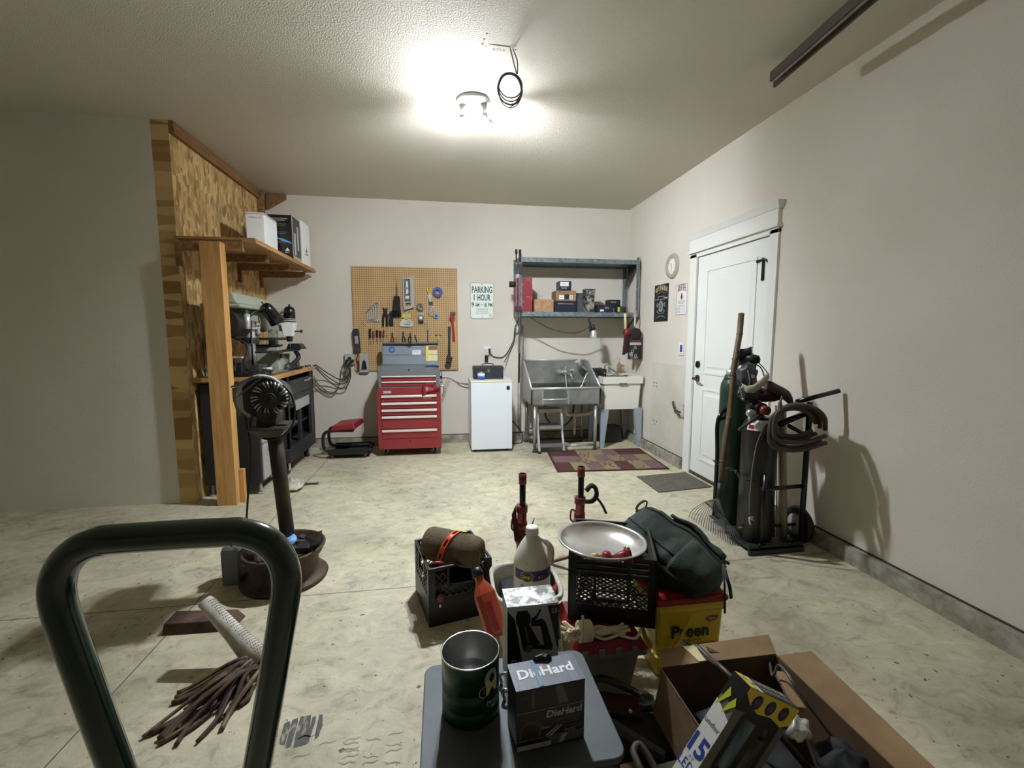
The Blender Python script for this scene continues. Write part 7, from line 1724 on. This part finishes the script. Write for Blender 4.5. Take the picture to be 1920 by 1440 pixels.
g.poly([(0,-.0),(WK*.8,-.0),(WK,-.002),(WK,-.046),(WK*.85,-.058),(WK*.6,-.046),(WK*.35,-.05),(WK*.15,-.036),(0,-.014)], z)
for i, x in enumerate((.05,.105,.16)): g.mat('black').disc(x,-.026,.018,z+.0005,18).mat('purple').quad(x-.011,x+.011,-.033,-.02,z+.001)
t.part('printed_label', g, b_, recalc=False)
# window recess with bulb inside
g = G('black', TK).poly(rrect(.03, WK-.03, -.205, -.055, .018), z)
t.part('window', g, b_, recalc=False, label='clear window')
t.part('blue_tube', G('teal_tube', TK).cyl((.065,-.19,-.012),(.065,-.07,-.012),.024,n=24), b_); t.part('lamp_head', G('dark_steel', TK).cyl((.135,-.185,-.016),(.135,-.10,-.016),.026,n=20).cyl((.135,-.10,-.014),(.135,-.075,-.014),.018), b_)
g = G('black', TK).disc(.05,-.228,.042,z,28,0,.03).mat('yellow2').disc(.05,-.228,.039,z+.0005,28,0,.027).mat('black').text('TWIN', .05,-.225,.014,.048,z+.001, bold=.02).text('PACK', .05,-.244,.014,.048,z+.001, bold=.02)
t.part('badge', g, b_, recalc=False)
# left side face (x=0): local frame x along -Z, y up
FL = TK @ frame((-.0008, 0, -DK/2), (0,0,1), (0,1,0)) 
g = G('white', FL); z = .0006
g.poly([(-DK/2,-.07),(DK/2,-.09),(DK/2,-.262),(-DK/2,-.262)], z)
g.mat('lime').poly([(-.01,-.03),(.0,-.045),(-.012,-.07),(-.02,-.085)], z+.0004).poly([(.012,-.04),(.02,-.055),(.0,-.088),(.004,-.06)], z+.0004)
g.mat('blue').text('15', .0, -.20, .045, .042, z+.0006, bold=.03).text('LED', -.004, -.238, .022, .04, z+.0006).mat('print_dim').text('under', .0, -.128, .013, .042, z+.0006).text('FT', .0, -.213, .007, .012, z+.0006)
t.part('printed_label', g, b_, recalc=False)
FTp = TK @ frame((0, .0006, -DK/2), (1,0,0), (0,0,-1))
g = G('yellow2', FTp).quad(0,.03,-DK/2,DK/2,.0004).mat('black').quad(.03,WK,-DK/2,DK/2,.0004).mat('print_white').quad(.032,.05,-.025,-.006,.0008).quad(.032,.05,.0,.02,.0008).text('HUNDREDS OF USES', .128, .006, .011, .13, .0008).text('indoor and outdoor lighting', .128, -.010, .006, .12, .0008)
g.mat('black').text('LED', .012, .0, .012, .018, .0008)
t.part('printed_label', g, b_, recalc=False)

# ---- floor clutter between stool and cardboard box
t = Thing('folding_saw', 'black cased tool with a maroon flap and white button lying right of the stool', 'tool case', (.56,1.3,.0))
t.part('case', G('black_matte').hexa(hexq(V((.43,1.36,.02)), V((.47,1.22,.02)), V((.66,1.10,.02)), V((.67,1.24,.02)), (0,0,.11))), bev=.012)
t.part('flap', G('maroon').hexa(hexq(V((.45,1.36,.135)), V((.47,1.26,.135)), V((.60,1.22,.135)), V((.62,1.30,.135)), (0,0,.012))), bev=.004)
t.part('button', G('white').sph(at(1182,1334,z=.15), .006, 10)); t.part('arched_handle', G('black').curve([V((.44,1.38,.12)), at(1122,1272,z=.17), at(1160,1283,z=.18), at(1196,1300,z=.14)], .014, 8, flat=.6))
t.part('rail', G('charcoal').bar(V((.44,1.28,.145)), V((.60,1.08,.15)), .02, .02))
single('masked_lamp_lens', 'dusty clear round lens lying by the cased tool', 'lens', G('smoke_plastic').add(*lump(at(1206,1316,z=.06), .042, (1,1,.5), 2, .05, 14), True).mat('light_grey').tube([at(1206,1316,z=.06)+V((.035*math.cos(a),.03*math.sin(a),.014)) for a in [2*PI*k/16 for k in range(16)]], .003, 6, closed=True), at(1206,1316,z=.0))
single('blue_packet', 'crumpled blue and white packet under the right edge of the stool', 'packet', G('blue').add(*lump(at(1160,1372,z=.04), .035, (1,.8,.7), 8, .4, 12), True).mat('white').add(*lump(at(1165,1388,z=.04), .032, (.8,1.2,.7), 3, .4, 12), True), at(1160,1380,z=.0))
cb = at(1208,1440,z=.14)
single('looped_cable', 'thick dark cable folded into a loop at the bottom edge', 'cable', G('hose').curve([at(1215,1470,z=.15), at(1200,1440,z=.17), at(1188,1408,z=.18), at(1198,1396,z=.18), at(1212,1412,z=.17), at(1230,1445,z=.15), at(1240,1475,z=.14)], .0095, 10), cb)
t = Thing('paper_sheet', 'bright white folded paper at the bottom edge right of the cable loop', 'paper', at(1265,1440,z=.12))
pa = [at(1233,1436,z=.12), at(1278,1424,z=.12), at(1305,1455,z=.12), at(1250,1470,z=.12)]
t.part('sheet', G('white').hexa(hexq(*pa, (0,0,.004)))); t.part('fold', G('white').hexa(hexq(*[p+V((.004,-.004,.005)) for p in pa], (.0,0,.001))))
g = G('cardboard_dark').hexa(hexq(at(1163,1432,z=.11), at(1195,1425,z=.11), V((.64,.95,.11)), V((.40,.90,.11)), (0,0,-.11)))
single('flat_carton', 'low brown carton on the floor beneath the white paper', 'box', g, (.52,.98,0), bev=.003)
single('floor_debris', 'black crumpled cloth on the floor between stool and cardboard box', 'cloth', G('black_matte').add(*lump((.60,1.10,.0), .09, (.9,1.2,.5), 21, .4, 16), True), (.6,1.1,0))
single('black_boot', 'black rubber object resting in the cardboard box at the right frame side', 'object', G('black_matte').add(*lump((.99,.90,.24), .06, (1,1,.8), 31, .3, 14), True), (.99,.9,.2))
# leaf litter on the concrete, left
rnd = random.Random(9)
